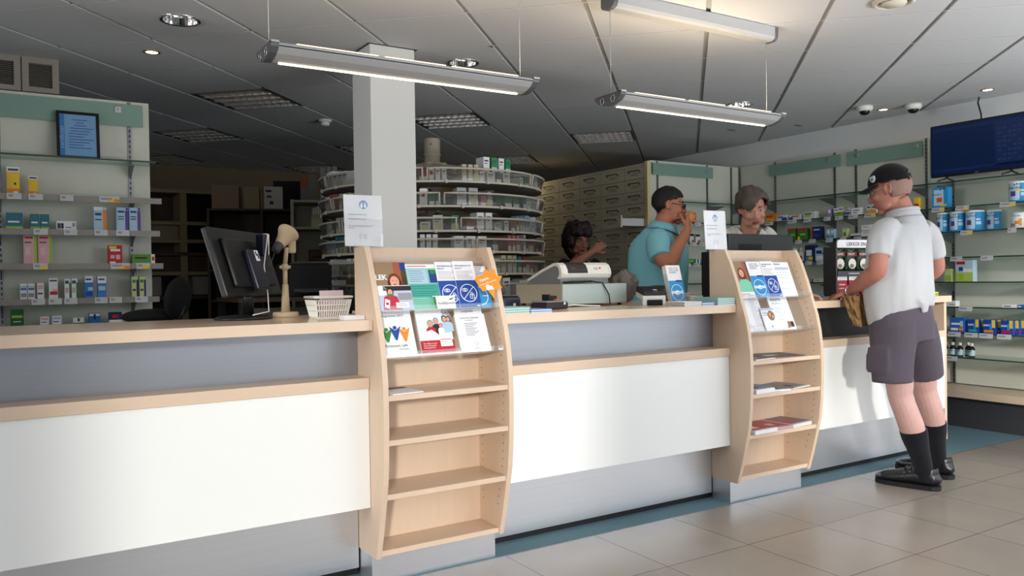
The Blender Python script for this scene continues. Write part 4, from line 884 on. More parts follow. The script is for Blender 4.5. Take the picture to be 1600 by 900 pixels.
# side shelf with binder and small machine, just left of the carousel
t = thing('side_shelf', 'pale side shelf unit between the desk lamp and the carousel', 'shelving', (2.13, 6.56, 0), math.radians(-20))
M['paleside'] = mat('pale_laminate', srgb(168, 164, 142), 0.5)
for x in (-.13, .22): b = MB(); b.box(x-.012, x+.012, 0, .36, 0, 1.872); b.build('upright', M['paleside'], t)
for z in (1.862, 1.64, 1.354, 1.09, .7): b = MB(); b.box(-.13, .22, 0, .36, z-.012, z+.006); b.build('shelf', M['paleside'], t)
b = MB(); b.box(-.13, .22, .36, .375, 0, 1.868); b.build('back_panel', M['paleside'], t)
t = thing('magazine_file', 'cream magazine file leaning on the pale side shelf', 'file box', (2.16, 6.575, 1.6465), math.radians(-20))
b = MB(); mt = Matrix(((0,0,1,0),(1,0,0,0),(0,1,0,0),(0,0,0,1))); b.prism([(0, 0), (.24, 0), (.24, .17), (.12, .17), (0, .07)], 0, .09, 0, mt); b.build('file_body', C3('filecream', 190, 184, 150), t)
b = MB()
for k in range(4): b.box(.012+k*.018, .024+k*.018, .05, .22, .01, .16+.01*k)
b.build('papers', OFFW, t)
t = thing('label_printer', 'dark red boxy label printer on the pale side shelf', 'printer', (2.20, 6.53, 1.3605), math.radians(-20))
b = MB(); b.box(-.08, .09, .03, .27, 0, .10, 0, .008); b.build('casing', C3('darkred', 60, 20, 24), t); b = MB(); b.box(-.05, .06, .027, .03, .03, .045); b.build('paper_slot', M['blackm'], t)
# work table with black printer, and office chair, behind the long counter
t = thing('work_table', 'dark wooden work table under the black printer', 'table', (1.62, 5.12, 0), 0)
b = MB(); b.box(-.45, .30, -.18, .42, 1.075, 1.10); b.build('table_top', M['brown'], t)
for x in (-.42, .27):
    for y in (-.15, .39): b = MB(); b.box(x-.02, x+.02, y-.02, y+.02, 0, 1.075); b.build('leg', M['blackm'], t)
b = MB(); b.box(-.30, .2, .1, .12, .84, 1.03); b.build('modesty_panel', C3('greydoor', 120, 116, 108), t)
t = thing('printer', 'black office printer on the dark table behind the lamp', 'printer', (1.64, 5.18, 1.10), 0)
b = MB(); b.box(-.13, .15, -.13, .20, 0, .205, 0, .012); b.build('casing', M['blackm'], t); b = MB(); b.box(-.10, .12, -.134, -.13, .03, .05); b.box(-.08, .10, -.20, -.13, .028, .032); b.build('paper_tray', M['dgrey'], t)
b = MB(); b.box(-.12, .14, -.1, .17, .205, .215, 0, .004); b.build('scanner_lid', M['black'], t)
M['chairblack'] = mat('chair_fabric', srgb(9, 9, 11), .9)
t = thing('office_chair', 'black office chair behind the long counter, left of the monitor', 'office chair', (.66, 4.72, 0), math.radians(-125))
b = MB(); b.ell((0, 0, 1.022), (.15, .15, .040), 24, 10); b.build('seat', M['chairblack'], t)
b = MB(); b.ell((0, .15, 1.115), (.13, .045, .115), 20, 12, rot=Matrix.Rotation(-.12, 3, 'X')); b.build('backrest', M['chairblack'], t)
b = MB(); b.tube([(0, .02, .98), (0, .15, .98), (0, .175, 1.08)], .018, 8); b.build('back_bar', M['black'], t)
b = MB(); b.cyl(.03, .12, .98, 16); b.build('gas_column', M['black'], t)
for k in range(5):
    a = k*2*PI/5; b = MB(); b.tube([(0, 0, .13), (.30*math.cos(a), .30*math.sin(a), .08)], [.03, .018], 8); l = b.build('leg', M['black'], t)
    b = MB(); b.ell((.30*math.cos(a), .30*math.sin(a), .035), (.03, .03, .035), 12, 8); b.build('caster', M['black'], l)
l = bpy.data.lights.new('back_lamp', 'AREA'); l.size = .5; l.energy = 2.2; l.color = (1, .80, .45)
o = bpy.data.objects.new('back_lamp', l); C.objects.link(o); o.location = (cxy(-2.5, 6.5)[0], cxy(-2.5, 6.5)[1], CEIL-.01)
l = bpy.data.lights.new('back_lamp', 'AREA'); l.size = .5; l.energy = 1.2; l.color = (1, .80, .45)
o = bpy.data.objects.new('back_lamp', l); C.objects.link(o); o.location = (cxy(-4.5, 8.5)[0], cxy(-4.5, 8.5)[1], CEIL-.01)
# ------------------------------------------------------------------ things on the counters and in the brochure stands
CT = WT1 + .0005
# black monitor seen from behind, screen turned to the staff
t = thing('computer_monitor', 'big black monitor seen from behind on the long counter, beside the desk lamp', 'monitor', (.835, 3.40, CT), math.radians(52.5))
tl = T(0, 0, .225) @ RX(math.radians(-17))        # local -y is the back that faces the customers
b = MB(); b.box(-.27, .27, -.012, .014, -.135, .145, 0, .006); b.box(-.262, .262, .014, .016, -.125, .137, 1); b.box(-.20, .20, -.03, -.012, -.10, .10, 0, .012)
b2 = MB(); b2.v = [tuple(tl @ Vector(v)) for v in b.v]; b2.f, b2.m, b2.sm = b.f, b.m, b.sm; b2.build('casing', [M['black'], M['dgrey']], t)
b = MB(); b.box(-.06, .06, -.052, -.03, -.12, .05, 0, .006, mat=tl); b.build('stand_mount', M['navy'], t)
b = MB(); b.box(.0, .035, -.0535, -.052, .0, .045, 0, mat=tl); b.box(.006, .016, -.0542, -.0535, .02, .04, 1, mat=tl); b.box(.02, .03, -.0542, -.0535, .008, .03, 1, mat=tl); b.build('sticker', [M['paper'], M['inkd']], t)
b = MB(); b.cyl(.022, .012, .19, 18, mat=T(.0, -.01, 0)); b.build('stand_column', M['black'], t)
b = MB(); b.cyl(.028, .165, .19, 18, mat=T(.0, -.01, 0)); o = b.build('collar', C3('collar_blue', 35, 45, 110), t); o['label'] = 'blue collar of the stand'
b = MB(); b.lathe([(.115, 0), (.118, .006), (.10, .014), (.03, .02)], 32, mat=T(0, .01, 0)); b.build('stand_base', M['black'], t)
b = MB(); b.tube([(.07, -.07, .35), (.05, -.06, .22), (.06, -.07, .1), (.02, -.09, .03), (-.07, -.06, .02)], .0024, 6); o = b.build('cable', M['whitep'], t); o['label'] = 'thin white cable'
t = thing('webcam', 'small navy and white webcam clipped behind the black monitor', 'webcam', (.925, 3.46, 1.345), math.radians(35))
b = MB(); b.box(-.022, .012, -.02, .02, -.04, .055, 0, .006); b.build('body', M['navy'], t); b = MB(); b.box(.0, .024, -.018, .016, -.035, .058, 0, .008); b.build('white_cover', M['whitep'], t)
# beige desk lamp
t = thing('desk_lamp', 'beige jointed desk lamp on the long counter beside the monitor', 'desk lamp', (1.02, 3.47, CT))
b = MB(); b.lathe([(.052, 0), (.054, .004), (.054, .018), (.050, .022), (.02, .023)], 32); b.build('base', M['beige'], t)
b = MB(); b.lathe([(.019, .022), (.013, .14)], 20); b.lathe([(.010, .13), (.010, .205)], 18); b.build('column', M['beige'], t)
b = MB(); b.ell((0, 0, .215), (.017, .017, .017), 16, 10); b.cyl(.007, -.024, .024, 12, 0, T(0, 0, .215) @ RY(PI/2)); b.build('joint', M['beige'], t)
b = MB(); b.tube([(0, 0, .22), (.004, -.004, .27), (.006, -.006, .30)], .010, 12); b.build('arm', M['beige'], t)
ax = Vector((.62, .40, .68)).normalized(); hm = frame((.004, .0, .345), ax.orthogonal(), ax.cross(ax.orthogonal()))
b = MB(); b.lathe([(.020, -.055), (.024, -.04), (.031, -.01), (.040, .012), (.046, .022), (.0475, .030), (.045, .030), (.038, .014), (.028, -.008)], 32, cap=False, mat=hm); b.ell((0, 0, .008), (.036, .036, .034), 24, 12, mat=hm); b.build('lamp_shade', M['beige'], t)
b = MB(); b.box(.006, .040, -.008, .012, -.055, .020, 0, .008, mat=T(.012, .01, .330)); b.build('side_plate', M['beige'], t)
b = MB(); b.lathe([(.012, -.092), (.019, -.088), (.0205, -.06), (.021, -.05)], 20, mat=hm); o = b.build('knob', M['dgrey'], t); o['label'] = 'dark grey end of the lamp head'
b = MB(); k_ = hm @ Vector((0, 0, -.088)); b.tube([tuple(k_), tuple(k_+Vector((-.02, -.01, -.05))), tuple(k_+Vector((-.05, .0, -.09)))], .002, 5); b.build('cord', M['dgrey'], t)
# white lattice basket with papers
t = thing('basket', 'small white lattice basket on the counter behind the brochure stand', 'basket', (1.135, 3.255, CT))
b = MB(); w0, w1, d0, d1, h = .062, .08, .05, .065, .088
def wall_pt(side, u, v):
    hw = w0+(w1-w0)*v; hd = d0+(d1-d0)*v
    return {0: (-hw+2*hw*u, -hd, h*v), 1: (hw, -hd+2*hd*u, h*v), 2: (hw-2*hw*u, hd, h*v), 3: (-hw, hd-2*hd*u, h*v)}[side]
for s in range(4):
    for q in range(15):
        u = q/14
        for r_ in range(3): b.tube([wall_pt(s, min(1, u+.01*r_), .08+.26*r_), wall_pt(s, min(1, u+.03), .08+.26*(r_+1))], .0022, 4, 0, False)
    for v, rr in ((.02, .004), (.36, .003), (.62, .003), (.98, .005)): b.tube([wall_pt(s, 0, v), wall_pt(s, 1, v)], rr, 5, 0, False)
b.box(-w0, w0, -d0, d0, 0, .003); b.build('lattice', M['whitep'], t)
tag(MB().box(-.055, .05, -.045, -.04, 0, .105, 0, .001).build('paper_sheet', C3('pale_pink', 215, 195, 200), None, (1.14, 3.26, CT+.0035), (math.radians(-8), 0, .1)), 'pale pink paper standing in the white lattice basket', 'paper')
t = thing('card_stack', 'white stack of cards on the counter edge in front of the lattice basket', 'card stack', (1.155, 3.04, CT))
b = MB()
for k in range(8): b.box(-.042+.0006*(k % 3), .042, -.03, .03, k*.0021, k*.0021+.0018)
b.build('cards', M['paper'], t)
tag(MB().box(-.04, .04, -.03, .03, 0, .012, 0, .002).build('acrylic_tray', M['acrylic'], None, (1.085, 3.085, CT), (0, 0, .2)), 'clear acrylic tray beside the white card stack', 'tray')

# cash drawer and cash register
t = thing('till_box', 'pale grey steel till box under the white register', 'till', (2.645, 3.40, CT))
b = MB(); b.box(-.215, .215, 0, .44, .012, .118, 0, .003); b.build('case', C3('putty', 168, 160, 142), t)
b = MB(); b.box(-.213, .213, -.006, .004, .014, .117, 0, .002); b.build('drawer_front', M['lgrey'], t)
for x in (-.19, .19):
    for y in (.03, .40): b = MB(); b.cyl(.012, 0, .012, 12, mat=T(x, y, 0)); b.build('foot', M['black'], t)
t = thing('cash_register', 'white cash register with dark display, on the grey till box', 'cash register', (2.615, 3.42, CT+.1185))
yz = Matrix(((0,0,1,0),(1,0,0,0),(0,1,0,0),(0,0,0,1)))
W0, W1 = -.165, .165
shell = [(.035, .022), (.012, .034), (.004, .052), (.010, .078), (.030, .104), (.055, .112), (.085, .110), (.20, .075), (.33, .025), (.34, .012), (.33, .012), (.20, .055), (.09, .092), (.075, .090), (.06, .04)]
b = MB()
top = [(.035, .024), (.014, .034), (.005, .052), (.010, .076), (.026, .100), (.05, .112), (.085, .111), (.20, .077), (.335, .028), (.34, .018), (.33, .014), (.31, .02), (.05, .024)]
b.prism(top, W0+.014, W1-.014, 0, yz)
rim_o = top[:10]; rim = rim_o + [(.325, .016), (.195, .062), (.082, .094), (.056, .094), (.040, .085), (.030, .060), (.034, .045), (.05, .03)]
b.prism(rim, W0, W0+.014, 0, yz); b.prism(rim, W1-.014, W1, 0, yz)
b.build('shell', M['whitep'], t, bevel=.003)
b = MB(); b.prism([(.03, .0), (.33, .0), (.325, .02), (.195, .064), (.082, .095), (.056, .095), (.034, .06), (.03, .03)], W0+.006, W1-.006, 0, yz); o = b.build('base', M['grey'], t); o['label'] = 'grey base and side panels'
b = MB(); b.box(-.10, .0, .0285, .032, .004, .016); b.build('slot', M['dgrey'], t)
# dark display window wrapped over the front edge
def onfront(p0, p1, x0, x1, off, mi, b):
    (ya, za), (yb, zb) = p0, p1; dy, dz = yb-ya, zb-za; L_ = math.hypot(dy, dz); ny, nz = -dz/L_, dy/L_
    b.add([(x0, ya+ny*off, za+nz*off), (x1, ya+ny*off, za+nz*off), (x1, yb+ny*off, zb+nz*off), (x0, yb+ny*off, zb+nz*off)], [(0, 1, 2, 3)], mi)
b = MB()
for p0, p1 in zip([(.0095,.074),(.010,.076),(.026,.100),(.05,.112),(.085,.111)][1:], [(.010,.076),(.026,.100),(.05,.112),(.085,.111)][1:]): onfront(p0, p1, -.125, .005, .0012, 0, b)
onfront((.0052,.056), (.010,.076), -.125, .005, .0012, 0, b)
fm = frame((-.105, .0115-.0012, .079), (1, 0, 0), (0, .016, .024))
b.text('CASIO', .011, 1, mat=fm @ T(0, 0, .0016)); b.build('display', [C3('smoke', 38, 30, 28), M['grey']], t)
b = MB(); fm = frame((.05, .0083, .070), (1, 0, 0), (0, .016, .030))
b.text('kassa', .012, 0, mat=fm @ T(0, .010, .002)); b.text('service', .006, 0, mat=fm @ T(.004, .002, .002))
for x, c in ((.034, 1), (.044, 2), (.039, 1)): b.box(x, x+.005, .008, .016, .002, .0024, c, mat=fm @ T(0, (.0 if c == 1 else .004), 0))
b.build('sticker', [M['inkb'], RED, ORANGE], t)
b = MB(); b.tube([(.02, -.010, .012), (.075, -.030, .004), (.11, -.040, -.06), (.115, -.042, -.112)], .0035, 6); b.tube([(-.16, .0, .008), (-.06, -.012, .012), (.02, -.010, .012)], .005, 6)
b.build('cable', M['black'], t)
t = thing('cable_end', 'thin white cable lying on the counter in front of the grey till box', 'cable', (2.45, 3.36, CT))
MB().tube([(-.06, 0, .006), (.02, -.01, .012), (.10, -.02, .006), (.16, -.05, .003)], .004, 6).build('wire', M['whitep'], t)
# small devices left of the register
t = thing('card_reader', 'rounded navy card reader on the counter left of the till box', 'card reader', (2.10, 3.40, CT), .1)
b = MB(); b.box(-.055, .055, -.04, .05, 0, .062, 0, .014); b.build('body', M['navy'], t); b = MB(); b.box(-.045, .045, -.036, .02, .062, .066, 0, .003); b.build('top_plate', M['black'], t)
b = MB(); b.box(.005, .02, -.0412, -.04, .012, .03); b.build('sticker', M['lgrey'], t)
t = thing('label_dispenser', 'flat black device with grey top in front of the till box', 'device', (2.235, 3.22, CT), .25)
b = MB(); b.box(-.08, .08, -.045, .06, 0, .034, 0, .008); b.build('body', C3('brownblack', 34, 26, 28), t)
b = MB(); b.box(-.078, .05, -.04, .055, .034, .042, 0, .003); b.box(.05, .078, -.04, .055, .030, .038, 0, .003); b.build('lid', M['grey'], t)
b = MB(); b.box(.045, .056, -.0462, -.045, .022, .034); b.build('sticker', M['paper'], t)
b = MB(); b.box(-.01, .05, .0, .05, .042, .065, 0, .006); b.box(-.015, .0, .0, .045, .055, .072, 0, .004); b.build('roll_holder', M['blackm'], t); b = MB(); b.box(.02, .045, -.02, .0, .042, .050, 0, .003); b.build('orange_button', C3('dull_orange', 190, 95, 60), t)
# payment terminal
t = thing('payment_terminal', 'black and white payment terminal between the register and the leaflet holder', 'payment terminal', (2.905, 3.25, CT), -.45)
b = MB(); b.prism([(-.06, .0), (-.06, .04), (-.05, .052), (.08, .068), (.085, .055), (.07, .045), (.03, .036), (-.03, .03), (-.045, .0)], -.062, .062, 0, yz); b.build('white_body', M['whitep'], t, bevel=.003)
b = MB(); b.prism([(-.055, .052), (.07, .068), (.085, .074), (.09, .10), (.03, .098), (-.05, .075)], -.058, .058, 0, yz); b.build('keypad_housing', M['black'], t, bevel=.004)
b = MB(); b.box(-.040, .045, -.066, .0, .0, .030, 0, .006); b.build('black_base', M['blackm'], t)
b = MB(); b.add([(.0, -.0522, .0705), (.022, -.0522, .0705), (.022, -.028, .0835), (.0, -.028, .0835)], [(0,1,2,3)]); b.build('sticker', C3('pale_pink', 215, 195, 200), t)
t = thing('plastic_bag', 'crumpled grey plastic bag standing behind the payment terminal', 'bag', (3.12, 3.72, CT))
bm = bmesh.new(); bmesh.ops.create_icosphere(bm, subdivisions=4, radius=1)
for v in bm.verts:
    n = noise.noise(v.co*2.2)*.22 + noise.noise(v.co*6)*.10; v.co = Vector((v.co.x*.085*(1+n), v.co.y*.07*(1+n), .095+v.co.z*.095*(1+n*.6)))
    v.co.z = max(v.co.z, 0.0)
b = MB(); b.bm(bm, 0, True); b.build('film', mat('grey_film', srgb(112, 106, 104), 0.3), t)
t = thing('plastic_bag', 'second lower grey bag between the payment terminal and leaflet holder', 'bag', (3.13, 3.40, CT))
bm = bmesh.new(); bmesh.ops.create_icosphere(bm, subdivisions=4, radius=1)
for v in bm.verts:
    n = noise.noise(v.co*2.2+Vector((3, 0, 0)))*.22 + noise.noise(v.co*6)*.10; v.co = Vector((v.co.x*.06*(1+n), v.co.y*.05*(1+n), .04+v.co.z*.04*(1+n*.6))); v.co.z = max(v.co.z, 0.0)
b = MB(); b.bm(bm, 0, True); b.build('film', mat('dark_film', srgb(62, 66, 68), 0.3), t)

# ---- emblems reused on several leaflets (2-D, local x,y; material indexes passed in)
def ring2(b, cx, cy, rx, ry, w, mi, mtx, z=.0012, n=36):
    vs = []; fs = []
    for k in range(n):
        a = 2*PI*k/n
        for q in (0, 1): vs.append((cx+(rx-q*w)*math.cos(a), cy+(ry-q*w)*math.sin(a), z))
    for k in range(n): k2 = (k+1) % n; fs.append((2*k, 2*k2, 2*k2+1, 2*k+1))
    b.add(vs, fs, mi, False, mtx)
def disc2(b, cx, cy, rx, ry, mi, mtx, z=.0012, n=24, rot=0.0):
    c, s = math.cos(rot), math.sin(rot)
    b.add([(cx+rx*math.cos(2*PI*k/n)*c-ry*math.sin(2*PI*k/n)*s, cy+rx*math.cos(2*PI*k/n)*s+ry*math.sin(2*PI*k/n)*c, z) for k in range(n)], [tuple(range(n))], mi, False, mtx)
def rect2(b, x0, x1, y0, y1, mi, mtx, z=.001): b.add([(x0,y0,z),(x1,y0,z),(x1,y1,z),(x0,y1,z)], [(0,1,2,3)], mi, False, mtx)
def poly2(b, pts, mi, mtx, z=.0012): b.add([(x, y, z) for x, y in pts], [tuple(range(len(pts)))], mi, False, mtx)
def line2(b, x0, y0, x1, y1, w, mi, mtx, z=.0013):
    d = Vector((x1-x0, y1-y0)).normalized(); n = Vector((-d.y, d.x))*w/2
    b.add([(x0+n.x,y0+n.y,z),(x0-n.x,y0-n.y,z),(x1-n.x,y1-n.y,z),(x1+n.x,y1+n.y,z)], [(0,1,2,3)], mi, False, mtx)
def lines2(b, x0, x1, ys, mi, mtx, w=.0016, z=.001, seed=1):
    r = random.Random(seed)
    for y in ys: rect2(b, x0, x0+(x1-x0)*r.uniform(.72, 1), y-w/2, y+w/2, mi, mtx, z)
def privacy_emblem(b, cx, cy, r, mi, mtx):
    ring2(b, cx, cy, r, r, .0032, mi, mtx); line2(b, cx-r*.68, cy-r*.68, cx+r*.68, cy+r*.68, .003, mi, mtx)
    ex, ey = cx-r*.38, cy+r*.35; ring2(b, ex, ey, r*.36, r*.2, .0024, mi, mtx); ring2(b, ex, ey, r*.15, r*.15, .002, mi, mtx); disc2(b, ex, ey, r*.05, r*.05, mi, mtx)
    lx, ly = cx+r*.36, cy-r*.36; k = r*.24
    for a_, c_ in (((lx-k, ly-k), (lx+k, ly-k)), ((lx+k, ly-k), (lx+k, ly+k*.8)), ((lx+k, ly+k*.8), (lx-k, ly+k*.8)), ((lx-k, ly+k*.8), (lx-k, ly-k))): line2(b, *a_, *c_, .0026, mi, mtx)
    ring2(b, lx, ly+k*1.15, k*.62, k*.75, .0024, mi, mtx, .0011); disc2(b, lx, ly+.001, k*.25, k*.3, mi, mtx); line2(b, lx, ly, lx, ly-k*.6, .002, mi, mtx)
def hands_emblem(b, cx, cy, r, mi, mb, mtx):
    ring2(b, cx, cy, r, r, .0032, mi, mtx)
    disc2(b, cx, cy, r*.42, r*.27, mi, mtx, .0012)
    for s in (-1, 1):
        rect2(b, cx+s*r*.42, cx+s*r*.95, cy-r*.14, cy+r*.2, mi, mtx, .0012)
        for q in (.52, .66, .80): rect2(b, cx+s*r*q-.0008, cx+s*r*q+.0008, cy-r*.12, cy+r*.18, mb, mtx, .0014)
    for q in range(4): line2(b, cx-r*.1+q*r*.11, cy-r*.18+q*.001, cx+r*.06+q*r*.11, cy-r*.02, .0016, mb, mtx, .0015)

LMATS = [M['paper'], M['ink'], M['inkb'], BLUE, SKY, RED, ORANGE, YELLOW, GREEN, TEAL, MINT, SKIN_P, HAIR_P, DARK_P, TAN_P, GREYP, LBLUE, M['inkd'], C3('lavender', 190, 195, 225), C3('navy_deep', 22, 60, 140), C3('brick', 165, 90, 60), C3('sweater_red', 190, 45, 70)]
(PA, IK, IB, BL, SK, RD, OR, YE, GR, TE, MI_, SN, HR, DK, TN, GY, LB, ID, LV_, NV, BK, SW) = range(len(LMATS))
ROWS = {1: (1.0825, 2.9085, 1.29, 3.024), 2: (.9055, 2.8765, 1.09, 2.982)}
def leaflet(name, label, x0, row, xl, w, h, art, fwd=0.0, thick=.0015, cat='leaflet', group='leaflets in the brochure stands', roll=0.0, base=0):
    """leaflet standing in a tilted holder; art(b, mtx) draws on the front: local x right, y up, z towards the reader"""
    z, y, zt, yt = ROWS[row]; yb = y+.0365-thick; dirv = Vector((0, (yt+.0)-yb, zt-z-.0)).normalized()
    m0 = frame((x0+xl, yb-fwd-.0015, z-.008+fwd*.2), (1, 0, 0), dirv) @ RZ(roll)
    b = MB(); b.box(0, w, 0, h, -thick, 0, base, 0, mat=m0); art(b, m0)
    used = sorted(set(b.m)); b.m = [used.index(i) for i in b.m]
    o = b.build(name, [LMATS[i] for i in used]); return tag(o, label, cat, group)
def face2(b, x, y, s, mtx, hair, z=.0013, longhair=True):
    disc2(b, x, y, s*1.25, s*1.45, hair, mtx, z)
    if longhair: poly2(b, [(x-s*1.3, y), (x+s*1.3, y), (x+s*1.5, y-s*1.7), (x+s*.5, y-s*1.9), (x-s*.5, y-s*1.9), (x-s*1.4, y-s*1.6)], hair, mtx, z)
    disc2(b, x, y-s*.15, s*.85, s*1.1, SN, mtx, z+.0002)
    for q in (-1, 1): disc2(b, x+q*s*.32, y+s*.08, s*.11, s*.07, DK, mtx, z+.0003, 10)
    disc2(b, x, y-s*.62, s*.32, s*.10, RD, mtx, z+.0003, 12)
def art_woman(b, m):
    rect2(b, 0, .15, 0, .21, TN, m); rect2(b, .095, .125, .11, .21, BK, m, .0011); rect2(b, .125, .15, .175, .208, NV, m, .0012); rect2(b, .12, .15, .0, .175, DK, m, .0010)
    b.text('LEK', .03, 0, mat=m @ T(.012, .135, .0013), bold=.001)
    poly2(b, [(.03, .0), (.15, .0), (.15, .07), (.12, .095), (.06, .095), (.03, .07)], DK, m, .0012); face2(b, .092, .128, .023, m, HR)
def art_redsweater(b, m):
    rect2(b, 0, .15, 0, .105, LV_, m); disc2(b, .02, .085, .03, .02, PA, m, .0011); rect2(b, .03, .15, .085, .105, DK, m, .0011)
    poly2(b, [(.018, .005), (.10, .005), (.085, .06), (.055, .07), (.03, .06)], SW, m, .0012); face2(b, .058, .08, .012, m, DK, .0013, False); disc2(b, .057, .066, .014, .005, GR, m, .0016)
    poly2(b, [(.025, .018), (.045, .010), (.052, .045), (.032, .052)], PA, m, .0016); rect2(b, .033, .044, .026, .036, RD, m, .0018)
    rect2(b, .075, .13, .012, .035, PA, m, .0016); lines2(b, .08, .126, (.029, .023, .018), IK, m, .0012, .0018)
    rect2(b, .09, .148, .045, .075, GY, m, .0011)
def art_greentable(b, m):
    rect2(b, .0, .20, .0, .20, MI_, m, .0003); rect2(b, .0, .20, .182, .20, PA, m, .0006); lines2(b, .006, .12, (.191,), RD, m, .003, .001)
    rect2(b, .004, .092, .115, .178, LB, m, .0006); rect2(b, .100, .145, .118, .175, NV, m, .0008); rect2(b, .15, .18, .118, .175, NV, m, .0008); disc2(b, .12, .165, .015, .01, GR, m, .001); disc2(b, .165, .13, .01, .014, BK, m, .001)
    rect2(b, 0, .20, .055, .112, TE, m, .0006); rect2(b, .108, .118, .0, .052, GR, m, .0008)
    lines2(b, .01, .085, [.17-.009*k for k in range(6)], IK, m, .0014, .001, 3); lines2(b, .01, .15, (.103, .094, .08, .072, .064), IK, m, .0014, .001, 4); lines2(b, .01, .095, [.046-.008*k for k in range(5)], IK, m, .0014, .001, 5)
def art_card(b, m):
    rect2(b, 0, .012, 0, .055, GR, m, .0006); b.text('buddypoint', .017, ID, mat=m @ T(.018, .021, .001), ext=0); poly2(b, [(.068, .042), (.082, .046), (.094, .052), (.088, .043), (.078, .038)], GR, m)
def art_privacy(b, m):
    rect2(b, 0, .10, 0, .125, BL, m); b.text('MEDICIJNEN EN UW', .0085, IB, mat=m @ T(.008, .188, .001)); b.text('PRIVACY', .0085, IB, mat=m @ T(.008, .176, .001))
    lines2(b, .008, .09, [.166-.0065*k for k in range(6)], GY, m, .0014, .001, 2); privacy_emblem(b, .05, .068, .040, PA, m); rect2(b, .078, .094, .008, .013, PA, m, .0012)
def art_skyring(b, m):
    rect2(b, 0, .10, 0, .12, SK, m); ring2(b, .045, .055, .042, .042, .003, PA, m); line2(b, .06, .055, .087, .055, .003, PA, m)
    lines2(b, .01, .095, [.2-.008*k for k in range(8)], IK, m, .003, .001, 6)
def art_parkinson(b, m):
    poly2(b, [(0, .21), (.15, .21), (.15, .196), (.10, .20), (.05, .19), (0, .195)], LV_, m, .0006); b.text('programma 2017', .0145, IK, mat=m @ T(.018, .168, .001))
    for x, c, h in ((.035, GR, .115), (.072, BL, .122), (.110, OR, .115)):
        disc2(b, x, h, .008, .008, c, m); poly2(b, [(x-.024, h+.006), (x, h-.012), (x+.026, h+.006), (x+.004, h-.052), (x-.004, h-.052)], c, m)
    b.text('Parkinson cafe', .0165, IK, mat=m @ T(.018, .042, .001)); b.text('Nieuwegein', .009, GY, mat=m @ T(.075, .030, .001)); poly2(b, [(.10, .008), (.13, .008), (.115, -.0)], LV_, m, .0008)
def art_family(b, m):
    rect2(b, 0, .15, 0, .06, RD, m, .0005); b.text('Gebruikt u', .012, RD, mat=m @ T(.03, .196, .001)); b.text('bloedverdunners?', .0125, RD, mat=m @ T(.03, .183, .001))
    for x, y, s, hair, body in ((.128, .182, .008, DK, LB), (.143, .185, .007, DK, GY), (.125, .150, .010, DK, LB), (.142, .148, .009, DK, LB), (.085, .142, .010, GY, ID), (.058, .132, .011, GY, RD), (.103, .122, .007, BK, PA)):
        poly2(b, [(x-s*2.0, y-s*6), (x+s*2.0, y-s*6), (x+s*1.9, y-s*2.2), (x+s*.7, y-s*1.2), (x-s*.7, y-s*1.2), (x-s*1.9, y-s*2.2)], body, m, .0008+.0001*(200-int(y*1000))/50)
        face2(b, x, y, s, m, hair, .0013, False)
    poly2(b, [(.03, .06), (.09, .06), (.085, .085), (.06, .105), (.04, .10), (.028, .085)], PA, m, .0019)
    b.text('Zo veilig en snel\nmet onze gratis\nbezorgservice', .009, PA, mat=m @ T(.012, .045, .001)); rect2(b, .088, .142, .032, .072, PA, m, .002); rect2(b, .09, .14, .060, .063, RD, m, .0022); lines2(b, .092, .135, (.052, .045), GY, m, .0012, .0022)
def art_white1(b, m):
    b.text('Stichting\nZorgrecht', .014, IK, mat=m @ T(.03, .188, .001))
def art_white2(b, m):
    b.text('KLACHT EN COMPLIMENT', .0075, ID, mat=m @ T(.022, .145, .001)); lines2(b, .045, .095, (.138,), IK, m)
    for k in range(8): rect2(b, .038, .10-(k*7 % 5)*.006, .123-k*.0075, .125-k*.0075, IK, m)
    ring2(b, .075, .035, .010, .006, .001, GY, m); ring2(b, .082, .028, .006, .008, .001, GY, m); lines2(b, .06, .10, (.014,), GY, m)
S1 = 1.2
leaflet('magazine', 'magazine with a smiling red-haired woman, at the left of the leaf-decorated stand', S1, 1, .0235, .145, .205, art_woman, 0, .004, 'magazine')
leaflet('brochure', 'brochure picturing a person in a red sweater, in front of the red-haired woman magazine', S1, 1, .026, .148, .108, art_redsweater, .010, .003)
leaflet('brochure', 'mint green brochure with printed tables beside the red-haired woman magazine', S1, 1, .172, .20, .200, art_greentable, .002, .002)
leaflet('card', 'small white card with green edge and handwriting, before the mint green brochure', S1, 1, .265, .098, .058, art_card, .014, .0015, 'card')
leaflet('privacy_leaflet', 'blue leaflet with crossed eye and padlock, left of two in the leaf-decorated stand', S1, 1, .305, .10, .210, art_privacy, .006, .003)
leaflet('privacy_leaflet', 'blue leaflet with crossed eye and padlock, right of two in the leaf-decorated stand', S1, 1, .385, .10, .212, art_privacy, .011, .003)
leaflet('leaflet', 'light blue leaflet almost hidden behind the right privacy leaflet and orange leaf', S1, 1, .445, .10, .19, art_skyring, .001, .002)
leaflet('brochure', 'white brochure with green, blue and orange figures in the lower holder', S1, 2, .0235, .15, .21, art_parkinson, .002, .010)
leaflet('brochure', 'brochure with a family photo over a red band, middle of the lower holder', S1, 2, .195, .15, .208, art_family, .002, .008)
leaflet('leaflet', 'white titled leaflet at the back right of the lower holder', S1, 2, .375, .13, .205, art_white1, .0, .004)
leaflet('leaflet', 'white printed leaflet in front of the titled one, lower right holder', S1, 2, .365, .14, .165, art_white2, .012, .010)
S2 = 3.205
